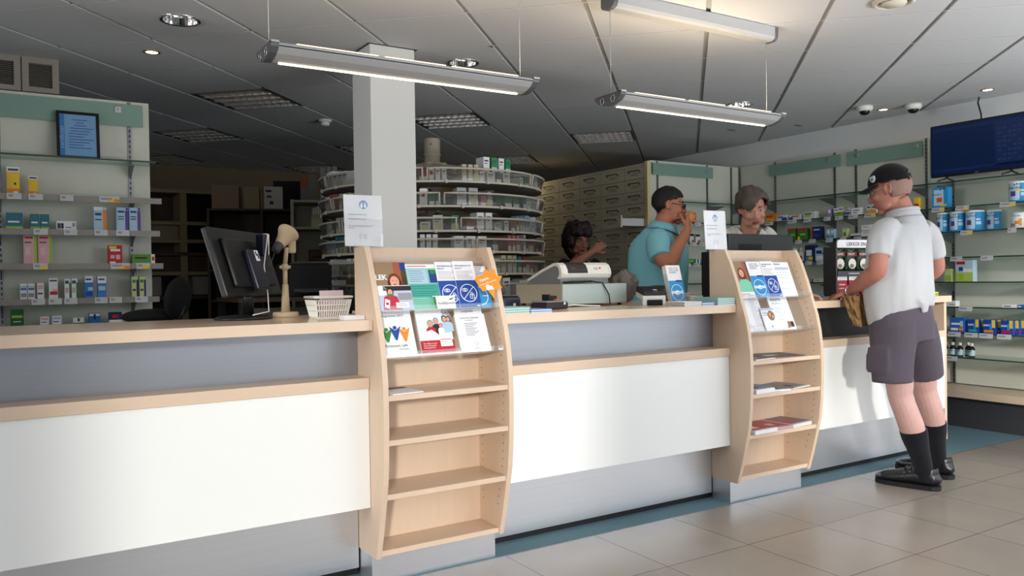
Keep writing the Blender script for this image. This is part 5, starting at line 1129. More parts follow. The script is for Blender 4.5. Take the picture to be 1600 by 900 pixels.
def art_green_woman(b, m):
    rect2(b, 0, .15, 0, .21, TN, m); rect2(b, .10, .125, .10, .21, BK, m, .0011); rect2(b, .125, .15, .05, .21, DK, m, .0011); rect2(b, .125, .145, .18, .205, NV, m, .0012)
    poly2(b, [(.03, .035), (.145, .035), (.13, .09), (.10, .11), (.065, .11), (.04, .09)], MI_, m, .0012); face2(b, .078, .145, .020, m, HR); rect2(b, 0, .15, 0, .036, PA, m, .0018); lines2(b, .02, .12, (.024, .014), RD, m, .003, .002)
def art_handshake(b, m):
    rect2(b, 0, .105, 0, .125, SK, m); rect2(b, .055, .10, .118, .128, NV, m, .0012); b.text('LAAT U UW\nZORG GOED\nREGELEN', .012, GY, mat=m @ T(.02, .19, .001)); hands_emblem(b, .052, .060, .045, PA, SK, m)
def art_whitedoc(b, m):
    b.text('Bezwaar', .014, IB, mat=m @ T(.012, .19, .001)); rect2(b, .008, .12, .160, .175, LV_, m, .0006)
    for y in (.145, .13, .115, .09, .078, .05): lines2(b, .012, .115, (y,), GY, m, .0014, .001, int(y*1000))
def art_form(b, m):
    rect2(b, 0, .13, .19, .21, NV, m); lines2(b, .01, .12, [.18-.0075*k for k in range(21)], GY, m, .0016, .001, 9)
def art_logo(b, m):
    disc2(b, .02, .16, .02, .02, BL, m); rect2(b, .0, .04, .10, .118, RD, m); disc2(b, .03, .07, .016, .016, NV, m); disc2(b, .03, .07, .009, .009, PA, m, .0014); lines2(b, .005, .09, (.04, .032, .024), GY, m)
def art_couple(b, m):
    rect2(b, 0, .10, .115, .128, LV_, m, .0006); lines2(b, .008, .05, (.105, .098, .088), IK, m, .002, .001); disc2(b, .068, .085, .026, .028, TN, m, .0008); face2(b, .060, .092, .010, m, BK, .001, False); face2(b, .080, .080, .010, m, HR, .0012, False); disc2(b, .055, .025, .003, .006, NV, m)
def art_inform(b, m):
    b.text('Inform', .030, NV, mat=m @ T(.02, .170, .001)); lines2(b, .022, .10, (.158, .152), GY, m)
    for y in (.13, .122, .11, .10, .085, .07, .06): lines2(b, .03, .10, (y,), GY, m, .0012, .001, int(y*900))
    rect2(b, .095, .145, .015, .05, TN, m); poly2(b, [(.085, .012), (.11, .012), (.10, .035)], RD, m); rect2(b, .12, .14, .018, .045, DK, m, .0014)
leaflet('magazine', 'magazine with a woman in a mint blouse, in the stand beside the man in shorts', S2, 1, .0235, .15, .208, art_green_woman, .001, .004, 'magazine')
leaflet('leaflet', 'bright blue leaflet with a white handshake, in the stand beside the man in shorts', S2, 1, .155, .105, .208, art_handshake, .006, .003)
leaflet('privacy_leaflet', 'blue leaflet with crossed eye and padlock beside the bright blue handshake leaflet', S2, 1, .262, .10, .210, art_privacy, .008, .003)
leaflet('leaflet', 'white printed leaflet at the right end, after the blue padlock leaflet', S2, 1, .368, .13, .205, art_whitedoc, .001, .003)
leaflet('leaflet', 'white leaflet with red band and round emblems, lower left of the second stand', S2, 2, .0235, .10, .20, art_logo, .008, .003)
leaflet('form', 'white form with a dark blue head, lower holder of the second stand', S2, 2, .075, .13, .21, art_form, .003, .004, 'form')
leaflet('leaflet', 'small white leaflet with a couple\'s photo in front of the blue-headed form', S2, 2, .185, .105, .128, art_couple, .014, .004)
leaflet('newsletter', 'white newsletter with big dark title, right in the lower holder of the second stand', S2, 2, .275, .155, .205, art_inform, .004, .010, 'newsletter')
# orange paper leaf on the side of the first stand
t = thing('paper_leaf', 'orange paper maple leaf stuck on the side of the stand', 'paper leaf', (0, 0, 0))
lm = frame((1.695, 2.885, 1.182), (.97, -.10, .12), (.0, .45, 1))
pts = [(0,-.075),(.016,-.035),(.050,-.030),(.040,-.008),(.066,.020),(.040,.026),(.040,.058),(.014,.048),(.0,.062),(-.014,.050),(-.022,.030),(-.046,.040),(-.060,.024),(-.052,-.004),(-.040,-.034),(-.016,-.032)]
b = MB(); b.prism(pts, 0, .0015, 0, lm); b.build('leaf', C3('leaf_orange', 242, 148, 48), t)
b = MB(); b.text('Hoera', .016, 0, mat=lm @ T(-.040, .008, .0024) @ RZ(.18), bold=.0004); b.text('8a', .034, 0, mat=lm @ T(-.022, -.032, .0024), bold=.0012); rect2(b, -.045, .035, .0, .002, 0, lm @ RZ(.18), .002); b.build('lettering', M['paper'], t)
# paper signs in clear stands on top of both brochure stands
def sign(label, x, y, rz):
    t = thing('paper_sign', label, 'paper sign', (x, y, 1.3335), rz, 'white paper signs on the brochure stands'); tl = RX(math.radians(-4))
    b = MB(); b.box(-.082, .082, -.012, .030, 0, .002); b.box(-.081, .081, .0028, .0043, .002, .212, 0, mat=tl); b.box(-.081, .081, -.0015, -.0004, .002, .212, 0, mat=tl); b.build('clear_holder', M['acrylic'], t)
    b = MB(); b.box(-.080, .080, .0002, .0022, .004, .211, 0, mat=tl); m = tl @ T(-.08, -.0004, .004) @ RX(PI/2) @ T(0, 0, -.001)
    disc2(b, .082, .168, .018, .018, 1, m, .0008); disc2(b, .074, .163, .005, .009, 0, m, .0011); disc2(b, .089, .163, .005, .009, 0, m, .0011); disc2(b, .075, .174, .003, .003, 0, m, .0012); disc2(b, .088, .174, .003, .003, 0, m, .0012)
    b.text('We willen uw privacy bewaken.', .0062, 2, mat=m @ T(.016, .126, .0008)); b.text('Wilt u gesprek elders voeren?', .0062, 2, mat=m @ T(.016, .108, .0008)); b.text('Wilt u een privegesprek? Vraag het aan de', .0060, 2, mat=m @ T(.016, .080, .0008)); b.text('assistente.', .0060, 2, mat=m @ T(.016, .072, .0008))
    ring2(b, .068, .046, .006, .006, .0009, 3, m, .0008); ring2(b, .064, .036, .004, .006, .0009, 3, m, .0008); line2(b, .067, .03, .065, .02, .0009, 3, m, .0008)
    for q in (.044, .037, .030): rect2(b, .077, .093, q, q+.0016, 3, m, .0008)
    b.build('sheet', [M['paper'], C3('sign_blue', 60, 135, 195), M['ink'], M['grey']], t)
sign('white paper sign with blue emblem on the stand by the white column', 1.232, 3.088, math.radians(-2))
sign('white paper sign with blue emblem on the stand near the sunglasses man', 3.225, 3.085, math.radians(0))
# papers lying on the stand shelves
def flat(label, x, y, z, w, d, h, rz, mats, art=None, name='magazine', group='papers lying on the stand shelves'):
    b = MB(); n = max(1, int(h/.0035))
    for k in range(n): b.box(-w/2+.004*math.sin(k*2.3), w/2+.004*math.sin(k*2.3), -d/2, d/2, k*h/n, (k+1)*h/n-.0003, 0)
    if art: art(b, T(-w/2, -d/2, h-.0002))
    return tag(b.build(name, mats, None, (x, y, z+.0005), (0, 0, rz)), label, 'magazine' if name == 'magazine' else 'leaflet', group)
flat('white leaflet lying on the top open shelf of the leaf-decorated stand', 1.305, 2.945, .758, .135, .17, .004, .08, [M['paper'], M['ink'], M['dgrey']], lambda b, m: rect2(b, .0, .135, .13, .17, 2, m, .0004))
def mag_dark(b, m): rect2(b, .01, .19, .02, .20, 1, m, .0004); rect2(b, .02, .10, .05, .10, 2, m, .0006)
flat('pale magazine lying left on the top open shelf of the second stand', 3.33, 2.965, .756, .17, .21, .005, .1, [OFFW, C3('mag_dusk', 110, 105, 120), PINK], mag_dark)
flat('dark glossy magazine lying right on the top open shelf of the second stand', 3.56, 2.985, .756, .24, .20, .004, -.15, [C3('mag_slate', 90, 88, 100), C3('mag_dusk', 110, 105, 120), OFFW], mag_dark)
flat('white magazines lying left on the middle shelf of the second stand', 3.32, 2.955, .584, .16, .20, .022, .1, [M['paper'], C3('mag_blue', 150, 170, 200), M['inkb']], mag_dark)
flat('white open leaflet lying in the middle of the middle shelf', 3.46, 2.945, .584, .14, .18, .008, -.2, [M['paper'], GREYP, M['ink']], mag_dark)
flat('grey-white magazine lying right on the middle shelf of the second stand', 3.62, 2.975, .584, .20, .20, .006, .2, [OFFW, GREYP, M['ink']], mag_dark)
flat('red and white leaflets lying left on the lower shelf of the second stand', 3.34, 2.965, .372, .18, .20, .02, .05, [M['paper'], C3('mag_red', 190, 90, 95), OFFW], mag_dark)
flat('pinkish magazine lying in the middle of the lower shelf', 3.49, 2.985, .372, .18, .20, .016, -.1, [C3('mag_pink', 190, 160, 165), C3('mag_red', 190, 90, 95), OFFW], mag_dark)
flat('pale magazine lying right on the lower shelf of the second stand', 3.645, 2.985, .372, .18, .20, .018, .12, [OFFW, C3('mag_mauve', 150, 120, 135), C3('mag_red', 190, 90, 95)], mag_dark)
# brochure stacks on the middle counter
def stack(label, x, y, w, d, n, c, rz=0.0, z=CT, group='brochure stacks on the middle counter'):
    t = thing('brochure_stack', label, 'brochure stack', (x, y, z), rz, group); b = MB()
    for k in range(n): b.box(-w/2+.002*math.sin(k*1.7), w/2+.002*math.sin(k*1.7), -d/2, d/2, k*.0032, k*.0032+.0027, 0 if k % 3 else 1)
    b.build('brochures', [c, M['paper']], t); return t
PTEAL = C3('pale_teal', 140, 190, 178); PBLUE = C3('stack_blue', 125, 160, 215)
stack('pale teal brochure stack beside the leaf-decorated stand', 1.865, 3.03, .135, .17, 9, PTEAL); stack('pale blue brochure stack next to the pale teal one', 1.995, 3.02, .11, .15, 5, PBLUE)
stack('cream brochure stack on the counter edge below the leaflet holder', 2.915, 3.02, .12, .14, 7, C3('stack_cream', 205, 200, 190)); stack('blue brochure stack between the cream and teal stacks', 3.022, 3.02, .085, .14, 5, PBLUE)
stack('cream paper stack behind the blue brochure stack', 3.155, 3.23, .10, .12, 14, C3('stack_cream', 205, 200, 190), .1)
stack('tall pale teal brochure stack against the second stand', 3.135, 3.02, .125, .17, 12, PTEAL)
# clear holder with handshake leaflets on the counter
t = thing('leaflet_holder', 'clear leaflet holder with bright blue handshake leaflets on the middle counter', 'leaflet holder', (3.035, 3.17, CT), .05)
tl = RX(math.radians(-14)); b = MB(); b.box(-.058, .058, -.02, .06, 0, .003); b.box(-.058, .058, .028, .030, .003, .20, 0, mat=tl); b.box(-.058, .058, -.004, -.002, .003, .05, 0, mat=tl); b.box(-.058, -.056, -.004, .03, .003, .17, 0, mat=tl); b.box(.056, .058, -.004, .03, .003, .17, 0, mat=tl); b.build('clear_holder', M['acrylic'], t)
b = MB(); b.box(-.053, .053, .0, .027, .006, .216, 0, mat=tl); m = tl @ T(-.0525, -.0004, .006) @ RX(PI/2); art_handshake(b, m @ T(0, 0, -.0006))
used = sorted(set(b.m)); b.m = [used.index(i) for i in b.m]; o = b.build('leaflet_pack', [LMATS[i] for i in used], None, (3.035, 3.17, CT), (0, 0, .05)); tag(o, 'pack of bright blue handshake leaflets in the clear counter holder', 'leaflet')
# monitor of the grey-haired woman, with its black side arm
t = thing('computer_monitor', 'black monitor hiding the lower part of the grey-haired woman', 'monitor', (3.85, 3.34, CT))
b = MB(); b.box(-.28, .285, -.02, .02, .085, .395, 0, .008); b.box(-.27, .275, .02, .022, .1, .385, 1); b.build('casing', [C3('mon_grey', 40, 40, 44), M['dgrey']], t)
b = MB(); b.box(-.20, .0, -.0215, -.02, .30, .335); b.build('vent_panel', M['blackm'], t)
b = MB(); b.box(-.04, .04, -.045, -.02, .02, .25, 0, .005); b.build('stand_column', M['black'], t); b = MB(); b.lathe([(.13, 0), (.13, .008), (.05, .02)], 28); b.build('stand_base', M['black'], t)
t = thing('computer_tower', 'slim black computer tower on the counter behind the second stand', 'computer', (3.508, 3.40, CT)); b = MB(); b.box(-.052, .052, -.03, .03, 0, .29, 0, .006); b.build('case', M['blackm'], t); b = MB(); b.box(-.02, .02, -.032, -.03, .22, .235); b.build('disc_slot', M['dgrey'], t)
tag(MB().box(-.012, .06, -.06, .06, 0, .055, 0, .003).build('carton_box', C3('stack_cream', 205, 200, 190), None, (3.25, 3.36, CT), (0, 0, .1)), 'cream box on the counter beside the slim black tower', 'box')
tag(MB().box(-.05, .05, -.05, .05, 0, .10, 0, .01).build('dark_box', M['dgrey'], None, (3.22, 3.50, CT), (0, 0, .3)), 'dark grey box behind the cream box on the counter', 'box')
# sweets rack at the end of the counter
t = thing('sweets_rack', 'counter rack of liquorice bags with a white LEKKER EN header', 'display rack', (4.93, 3.42, CT), -.12)
b = MB()
for x in (-.225, .225): b.box(x-.006, x+.006, -.02, .09, 0, .33)
for z in (0, .155): b.box(-.225, .225, -.02, .09, z, z+.012)
b.box(-.225, .225, .08, .09, 0, .33); b.build('frame', M['dgrey'], t)
b = MB(); hp = [(-.228, .325), (.228, .325), (.228, .36), (.222, .372), (.208, .378), (-.208, .378), (-.222, .372), (-.228, .36)]; b.prism(hp, 0, .008, 0, T(0, -.022, 0) @ RX(PI/2)); b.text('LEKKER EN GEZOND', .036, 1, mat=T(-.145, -.0312, .338) @ RX(PI/2), ext=.0003); b.build('header', [M['paper'], M['inkd']], t)
b = MB(); b.box(-.22, .22, -.025, -.02, .135, .168); b.box(-.12, -.02, -.0256, -.025, .148, .156, 1); b.build('shelf_edge', [M['dgrey'], M['lgrey']], t)
RK = Matrix.Translation((4.93, 3.42, CT)) @ RZ(-.12)
BAGG = C3('bag_green', 28, 62, 44); BAGT = C3('bag_tan', 150, 110, 80)
for k, x in enumerate((-.165, -.055, .055, .165)):
    b = MB(); bm = bmesh.new(); bmesh.ops.create_cube(bm, size=1); bmesh.ops.subdivide_edges(bm, edges=list(bm.edges), cuts=5, use_grid_fill=True)
    for v in bm.verts:
        u, w_ = v.co.x*2, v.co.z*2; bulge = (1-u*u)*(1-w_*w_); v.co = Vector((v.co.x*.098, v.co.y*(.012+.035*bulge), v.co.z*.148+.074))
    b.bm(bm, 0, True); mm = T(-.049, -.026, 0) @ RX(PI/2)
    b.text(('KLENE', 'DROP', 'KLENE', 'DROP')[k], .022, 1, mat=T(-.036, -.0245, .108) @ RX(PI/2)); disc2(b, .049, .05, .036, .035, 2, mm, .0005); disc2(b, .045, .035, .02, .014, 3, mm, .001); b.box(-.046, .046, -.0235, -.018, .10, .130, 4)
    for q in range(5): line2(b, .049, .13, .012+.018*q, .148, .004, 5, mm, -.012)
    o = b.build('sweets_bag', [BAGG, M['paper'], OFFW, BAGT, C3('dark_red', 110, 30, 30), C3('leaf_mid', 60, 130, 80)], None, tuple(RK @ Vector((x, .03, .168))), (0, 0, -.12)); tag(o, 'green liquorice bag, %s from the left on the upper rack shelf' % NTH[k], 'bag', 'liquorice bags on the sweets rack')
for k, x in enumerate((-.15, -.04, .07, .17)):
    carton('red box with a white top, %s from the left on the lower rack shelf' % NTH[k], tuple(RK @ Vector((x, .03, .0125))), -.12, .095, .05, .12, C3('rack_red', 165, 28, 34), [(0,1,.78,1,W),(.2,.8,.5,.58,PINK),(.2,.7,.3,.36,PINK),(.3,.8,.12,.2,PINK)], 'red boxes on the sweets rack', 'sweets_box')
carton('small lime box at the end of the counter beside the man\'s right arm', (5.13, 3.02, CT), .1, .05, .05, .024, C3('bright_lime', 185, 215, 50), [(.1,.8,.3,.6,GREEN)], None, 'lime_box')
tag(MB().box(-.06, .06, -.045, .045, 0, .020, 0, .004).build('note_tray', C3('tray_blue', 55, 110, 150), None, (4.42, 3.40, CT), (0, 0, .1)), 'low blue tray on the counter beside the sweets rack', 'tray')
# ------------------------------------------------------------------ people
def skinmat(name, r, g, b): return mat(name, srgb(r, g, b), 0.5, spec=0.35, var=0.08, vscale=22, sss=0.08, bump=0.06, bscale=160)
M['skin_man'] = skinmat('skin_customer', 166, 112, 96); M['skin_legs'] = skinmat('skin_pale_legs', 196, 156, 148); M['skin_tan'] = skinmat('skin_tanned', 178, 118, 92); M['skin_f'] = skinmat('skin_woman', 196, 142, 120); M['skin_f2'] = skinmat('skin_dark_haired_woman', 176, 120, 98)  # shade on the man's arms put into his skin colour; legs naturally paler
M['lip'] = mat('lips', srgb(150, 80, 74), 0.45); M['eye'] = mat('eye_white', srgb(165, 150, 142), 0.3); M['iris'] = mat('iris', srgb(50, 38, 30), 0.2)
def clothmat(name, r, g, b, bs=26, st=(1, 1, .35), bump=.35, rough=.85): return mat(name, srgb(r, g, b), rough, spec=0.2, var=0.05, vscale=7, vstretch=st, bump=bump, bscale=bs, sheen=0.1)

def loft(b, pts, rad, side=(1, 0, 0), n=18, mi=0, flat=False):
    """closed tube through pts; rad = list of r or (a, b): a along `side`, b across it"""
    pts = [Vector(p) for p in pts]; rad = [(r, r) if not isinstance(r, (tuple, list)) else r for r in rad]
    # round the ends
    def ext(p, q, r): return p + (p-q).normalized()*min(r)*.55
    if flat: P, Rr = pts, rad
    else: P = [ext(pts[0], pts[1], rad[0])] + pts + [ext(pts[-1], pts[-2], rad[-1])]
    if not flat: Rr = [(rad[0][0]*.55, rad[0][1]*.55)] + rad + [(rad[-1][0]*.55, rad[-1][1]*.55)]
    vs = []; fs = []; s0 = Vector(side)
    for i, p in enumerate(P):
        t = (P[min(i+1, len(P)-1)] - P[max(i-1, 0)]).normalized()
        s = (s0 - t*s0.dot(t))
        if s.length < .2: s = Vector((0, 1, 0)) - t*t.y
        s.normalize(); u = t.cross(s)
        for k in range(n):
            a = 2*PI*k/n; vs.append(p + s*math.cos(a)*Rr[i][0] + u*math.sin(a)*Rr[i][1])
    for i in range(len(P)-1):
        for k in range(n): k2 = (k+1) % n; fs.append((i*n+k, i*n+k2, (i+1)*n+k2, (i+1)*n+k))
    fs.append(tuple(range(n-1, -1, -1))); L = (len(P)-1)*n; fs.append(tuple(L+k for k in range(n)))
    b.add(vs, fs, mi)
def spline(pts, k=5):
    """Catmull-Rom through tuples of numbers"""
    out = []; n = len(pts)
    for i in range(n-1):
        p0, p1, p2, p3 = pts[max(i-1, 0)], pts[i], pts[i+1], pts[min(i+2, n-1)]
        for j in range(k):
            t = j/k; out.append(tuple(.5*((2*b_)+(-a+c)*t+(2*a-5*b_+4*c-d)*t*t+(-a+3*b_-3*c+d)*t*t*t) for a, b_, c, d in zip(p0, p1, p2, p3)))
    out.append(tuple(pts[-1])); return out
def sloft(b, rows, side=(1, 0, 0), k=4, n=22, flat=True):
    """rows: (x, y, z, ra, rb) smoothed"""
    q = spline(rows, k); loft(b, [r[:3] for r in q], [(max(.003, r[3]), max(.003, r[4])) for r in q], side, n, 0, flat)
def vox(b, size, it=4):
    me = bpy.data.meshes.new('tmp'); me.from_pydata(b.v, [], b.f); me.update()
    o = bpy.data.objects.new('tmp', me); C.objects.link(o)
    r = o.modifiers.new('r', 'REMESH'); r.mode = 'VOXEL'; r.voxel_size = size
    if it: s = o.modifiers.new('s', 'SMOOTH'); s.factor = .5; s.iterations = it
    dg = bpy.context.evaluated_depsgraph_get(); dg.update(); ev = o.evaluated_get(dg); m2 = ev.to_mesh()
    out = MB(); out.v = [tuple(v.co) for v in m2.vertices]; out.f = [tuple(p.vertices) for p in m2.polygons]; out.m = [0]*len(out.f); out.sm = [True]*len(out.f)
    ev.to_mesh_clear(); bpy.data.objects.remove(o); bpy.data.meshes.remove(me); return out
def headframe(c, f, up=(0, 0, 1)):
    f = Vector(f).normalized(); r = f.cross(Vector(up)).normalized(); u = r.cross(f); c = Vector(c)
    return Matrix(((r.x, f.x, u.x, c.x), (r.y, f.y, u.y, c.y), (r.z, f.z, u.z, c.z), (0, 0, 0, 1)))
def head(b, H, s=1.0, fem=False):
    S = H @ Matrix.Scale(s, 4)
    def e(c, r): b.ell(c, r, 22, 14, mat=S)
    e((0, -.015, .030), (.074, .094, .085)); e((0, .018, -.020), (.066, .072, .088)); e((0, .028, -.062), (.054 if not fem else .049, .056, .040))
    e((0, .060, -.098), (.024, .022, .018)); e((0, .066, .030), (.050, .022, .020))
    for q in (-1, 1):
        e((q*.036, .058, -.024), (.026, .026, .024)); e((q*.020, .081, .023), (.020, .010, .008)); e((q*.042, .030, -.075), (.020, .03, .022))
        e((q*.011, .093, -.033), (.009, .010, .008))
        # ear: rim, lobe and inner bowl
        b.tube([S @ Vector(p) for p in ((q*.070, .006, -.022), (q*.080, .010, .0), (q*.083, .006, .020), (q*.085, -.008, .030), (q*.087, -.022, .022), (q*.083, -.022, .0), (q*.076, -.010, -.024))], [.007*s, .006*s, .006*s, .0062*s, .0062*s, .006*s, .008*s], 8)
        b.ell((q*.075, -.007, .004), (.007, .016, .022), 12, 8, mat=S)
    sl = [(0, .084, .018, .008, .008), (0, .094, -.006, .0095, .010), (0, .104, -.026, .012, .011), (0, .098, -.037, .012, .008)]
    q = spline(sl, 3); loft(b, [S @ Vector(r[:3]) for r in q], [(r[3]*s, r[4]*s) for r in q], tuple(S.col[0][:3]), 12)
    e((0, .084, -.058), (.022, .010, .0055)); e((0, .082, -.068), (.019, .010, .006))
def face_mats(b, H, s, brow=True):
    """adds eyes to the body mesh and colours lips and brows; material slots: 0 skin 1 lips 2 eye white 3 iris 4 brow"""
    inv = (H @ Matrix.Scale(s, 4)).inverted()
    for i, f in enumerate(b.f):
        v = inv @ Vector(b.v[f[0]])
        if abs(v.x) < .03 and v.y > .072 and -.076 < v.z < -.051 and abs(v.x) < .026-.6*abs(v.z+.063): b.m[i] = 1
        elif brow and v.y > .055 and .014 < abs(v.x) < .050 and abs(v.z-(.031+.05*(.03-abs(abs(v.x)-.03)))) < .0045: b.m[i] = 4
    S = H @ Matrix.Scale(s, 4)
    for q in (-1, 1):
        b.ell((q*.031, .0745, .006), (.0125, .0095, .0062), 14, 10, 2, mat=S); b.ell((q*.031, .0800, .006), (.0052, .0045, .0052), 12, 8, 3, mat=S)
def hand(b, w, d, nrm, thumb, curl=(.35, .5, .4), s=1.0, spread=.10, straight=()):
    """w wrist, d towards the fingers, nrm out of the palm, thumb +1/-1: side of the thumb along d x nrm"""
    w = Vector(w); d = Vector(d).normalized(); nrm = Vector(nrm); nrm = (nrm-d*nrm.dot(d)).normalized(); t = d.cross(nrm)*thumb
    P = lambda a, c, e: w + (d*a + t*c + nrm*e)*s
    loft(b, [P(-.01, 0, 0), P(.02, .002, 0), P(.055, .002, .002), P(.088, 0, .004)], [(.027*s, .019*s), (.031*s, .019*s), (.041*s, .017*s), (.040*s, .0125*s)], tuple(t), 16)
    b.ell(tuple(P(.03, .022, .010)), (.017*s, .022*s, .013*s), 12, 8)
    for i, (c, L) in enumerate(((.032, .072), (.0108, .080), (-.0108, .074), (-.0315, .058))):
        p = P(.085, c, .004); a = 0.0; pts = [p-d*.02*s, p]; k = 0.25 if i in straight else 1.0
        for j, fr in enumerate((.45, .31, .24)):
            a += curl[j]*k*(1+.08*i); dd = (d*math.cos(a) + nrm*math.sin(a) + t*spread*(1.5-i)*math.cos(a)).normalized(); p = p + dd*L*fr*s; pts.append(p)
        loft(b, pts, [.0095*s, .0092*s, .0088*s, .0080*s, .0070*s], tuple(t), 10)
    p0 = P(.015, .022, .004); d1 = (d*.62+t*.72+nrm*.32).normalized(); d2 = (d*.85+t*.40+nrm*.38).normalized(); d3 = (d*.95+t*.12+nrm*.42).normalized()
    p1 = p0+d1*.042*s; p2 = p1+d2*.032*s; p3 = p2+d3*.026*s
    loft(b, [p0, p1, p2, p3], [.0135*s, .0115*s, .0105*s, .0085*s], tuple(nrm), 10)
def limb(b, rows, side=(1, 0, 0)): sloft(b, rows, side, 5, 18, False)
def part(b, name, mats, t): return b.build(name, mats, t, loc=tuple(-Vector(t.location)))
def shell(t, name, H, s, c, r, keep, m, thick=.012, nz=.006, nf=30, seg=(64, 40)):
    """hair or cap: part of an ellipsoid shell in head space"""
    e = MB(); e.ell(c, r, seg[0], seg[1]); out = MB(); use = []
    for f in e.f:
        cen = sum((Vector(e.v[i]) for i in f), Vector())/len(f)
        if keep(cen.x, cen.y, cen.z): use.append(f)
    ids = sorted({i for f in use for i in f}); mp = {i: k for k, i in enumerate(ids)}; S = H @ Matrix.Scale(s, 4); vs = []
    for i in ids:
        v = Vector(e.v[i]); d = (v-Vector(c)).normalized(); vs.append(S @ (v + d*noise.noise(Vector((v.x, v.y*.6, v.z*.35))*nf)*nz))
    out.add(vs, [tuple(mp[i] for i in f) for f in use], 0, True); o = part(out, name, m, t)
    so = o.modifiers.new('thick', 'SOLIDIFY'); so.thickness = thick*s; so.offset = 0.3; return o

# ---- customer in white shirt and dark shorts, leaning on the counter
PC = thing('person', 'man in black cap, white short-sleeved shirt and dark shorts leaning on the counter', 'person', (4.32, 2.66, 0))
HC = headframe((4.172, 2.700, 1.655), (-.40, .91, -.24)); HS = 1.06
b = MB(); head(b, HC, HS)
limb(b, [(4.245,2.650,1.43,.070,.066),(4.230,2.660,1.52,.066,.066),(4.205,2.680,1.60,.062,.066)])
limb(b, [(4.235,2.655,1.40,.13,.075),(4.225,2.66,1.32,.175,.11),(4.225,2.67,1.15,.17,.12),(4.22,2.665,1.0,.175,.125),(4.21,2.66,.90,.175,.12)])
limb(b, [(4.12,2.65,.93,.09,.09),(4.115,2.64,.78,.085,.088),(4.14,2.63,.60,.070,.074),(4.150,2.630,.52,.060,.066),(4.168,2.606,.43,.060,.066),(4.195,2.590,.34,.060,.067),(4.235,2.580,.22,.046,.050),(4.275,2.575,.11,.034,.040),(4.288,2.578,.065,.030,.036)])
limb(b, [(4.31,2.66,.93,.09,.09),(4.36,2.66,.78,.085,.088),(4.415,2.66,.60,.070,.074),(4.437,2.662,.52,.060,.066),(4.455,2.645,.43,.060,.066),(4.485,2.645,.34,.060,.067),(4.535,2.66,.22,.046,.050),(4.585,2.678,.11,.034,.040),(4.598,2.682,.065,.030,.036)])
for ank, toe in (((4.29,2.575),(4.245,2.80)), ((4.60,2.68),(4.63,2.90))):
    limb(b, [(ank[0],ank[1]-.015,.050,.028,.028),((ank[0]*.5+toe[0]*.5),(ank[1]*.5+toe[1]*.5),.042,.034,.022),(toe[0],toe[1],.034,.028,.014)])
LW = (4.070, 2.885, 1.090)
limb(b, [(4.045,2.645,1.405,.040,.044),(3.980,2.634,1.34,.045,.048),(3.962,2.630,1.26,.046,.050),(3.968,2.645,1.205,.046,.047),(3.992,2.71,1.175,.049,.045),(4.035,2.81,1.125,.038,.034),LW+(.029,.024)])
hand(b, LW, (.42,.88,-.12), (0,0,-1), 1, (.16,.24,.2), 1.05, .06)
RW_ = (4.46, 2.945, 1.085)
limb(b, [(4.43,2.65,1.405,.040,.044),(4.502,2.65,1.33,.046,.048),(4.545,2.655,1.235,.046,.049),(4.55,2.69,1.195,.046,.046),(4.53,2.78,1.16,.046,.044),(4.485,2.89,1.105,.035,.031),RW_+(.029,.024)])
hand(b, RW_, (-.35,.85,-.10), (0,0,-1), -1, (.14,.22,.2), 1.05, .06)
bb = vox(b, .0045, 5); face_mats(bb, HC, HS)
for i, f in enumerate(bb.f):
    if bb.v[f[0]][2] < .8: bb.m[i] = 5
part(bb, 'body', [M['skin_man'], M['lip'], M['eye'], M['iris'], M['grey'], M['skin_legs']], PC)
CLOTH_W = clothmat('white_shirt_cloth', 178, 179, 181, 15, (1, 1, .3), .55)
b = MB()
sloft(b, [(4.215,2.662,.975,.192,.150),(4.215,2.670,1.04,.202,.164),(4.218,2.680,1.12,.204,.170),(4.224,2.676,1.24,.203,.158),(4.232,2.664,1.36,.204,.134),(4.238,2.653,1.425,.186,.112),(4.240,2.652,1.475,.140,.092),(4.232,2.656,1.515,.090,.080),(4.230,2.657,1.535,.080,.076)], (1,0,0), 5, 40)
sloft(b, [(4.10,2.65,1.455,.052,.066),(4.035,2.645,1.425,.064,.070),(3.994,2.636,1.37,.064,.068),(3.968,2.632,1.288,.060,.065)], (1,0,0), 5, 24)
sloft(b, [(4.38,2.65,1.455,.052,.066),(4.445,2.652,1.420,.064,.070),(4.49,2.652,1.37,.064,.068),(4.527,2.655,1.285,.060,.065)], (1,0,0), 5, 24)
# pulled-up hem folds at the back
sloft(b, [(4.14,2.520,1.045,.02,.012),(4.18,2.508,1.01,.03,.016),(4.19,2.512,.955,.026,.012)], (1,0,0), 4, 14)
sb = vox(b, .008, 6)
for i, v in enumerate(sb.v):   # hanging folds
    v = Vector(v); w = noise.noise(Vector((v.x*9, v.y*9, v.z*2.4)))*.012 + noise.noise(Vector((v.x*22+3, v.y*22, v.z*4)))*.006
    c = Vector((4.225, 2.66, v.z)); d = (v-c).normalized(); sb.v[i] = tuple(v + d*w*min(1, max(0, (1.50-v.z)/.12)))
for i, v in enumerate(sb.v):
    k = min(1, max(0, (1.12-v[2])/.14)); sb.v[i] = (v[0], v[1], v[2]-k*((v[1]-2.60)*.30 - (v[0]-4.22)*.06))
part(sb, 'shirt', CLOTH_W, PC)
b = MB(); cc = []
for k in range(25):
    a = 2*PI*k/24; cc.append((4.226+.080*math.cos(a), 2.657+.078*math.sin(a), 1.535+.016*math.sin(a)*-1))
b.tube(cc[:-1], .011, 8, closed=True)
for k in range(24): pass
lo = [(4.226+.096*math.cos(2*PI*k/24), 2.657+.092*math.sin(2*PI*k/24), 1.500-.012*math.sin(2*PI*k/24)) for k in range(24)]
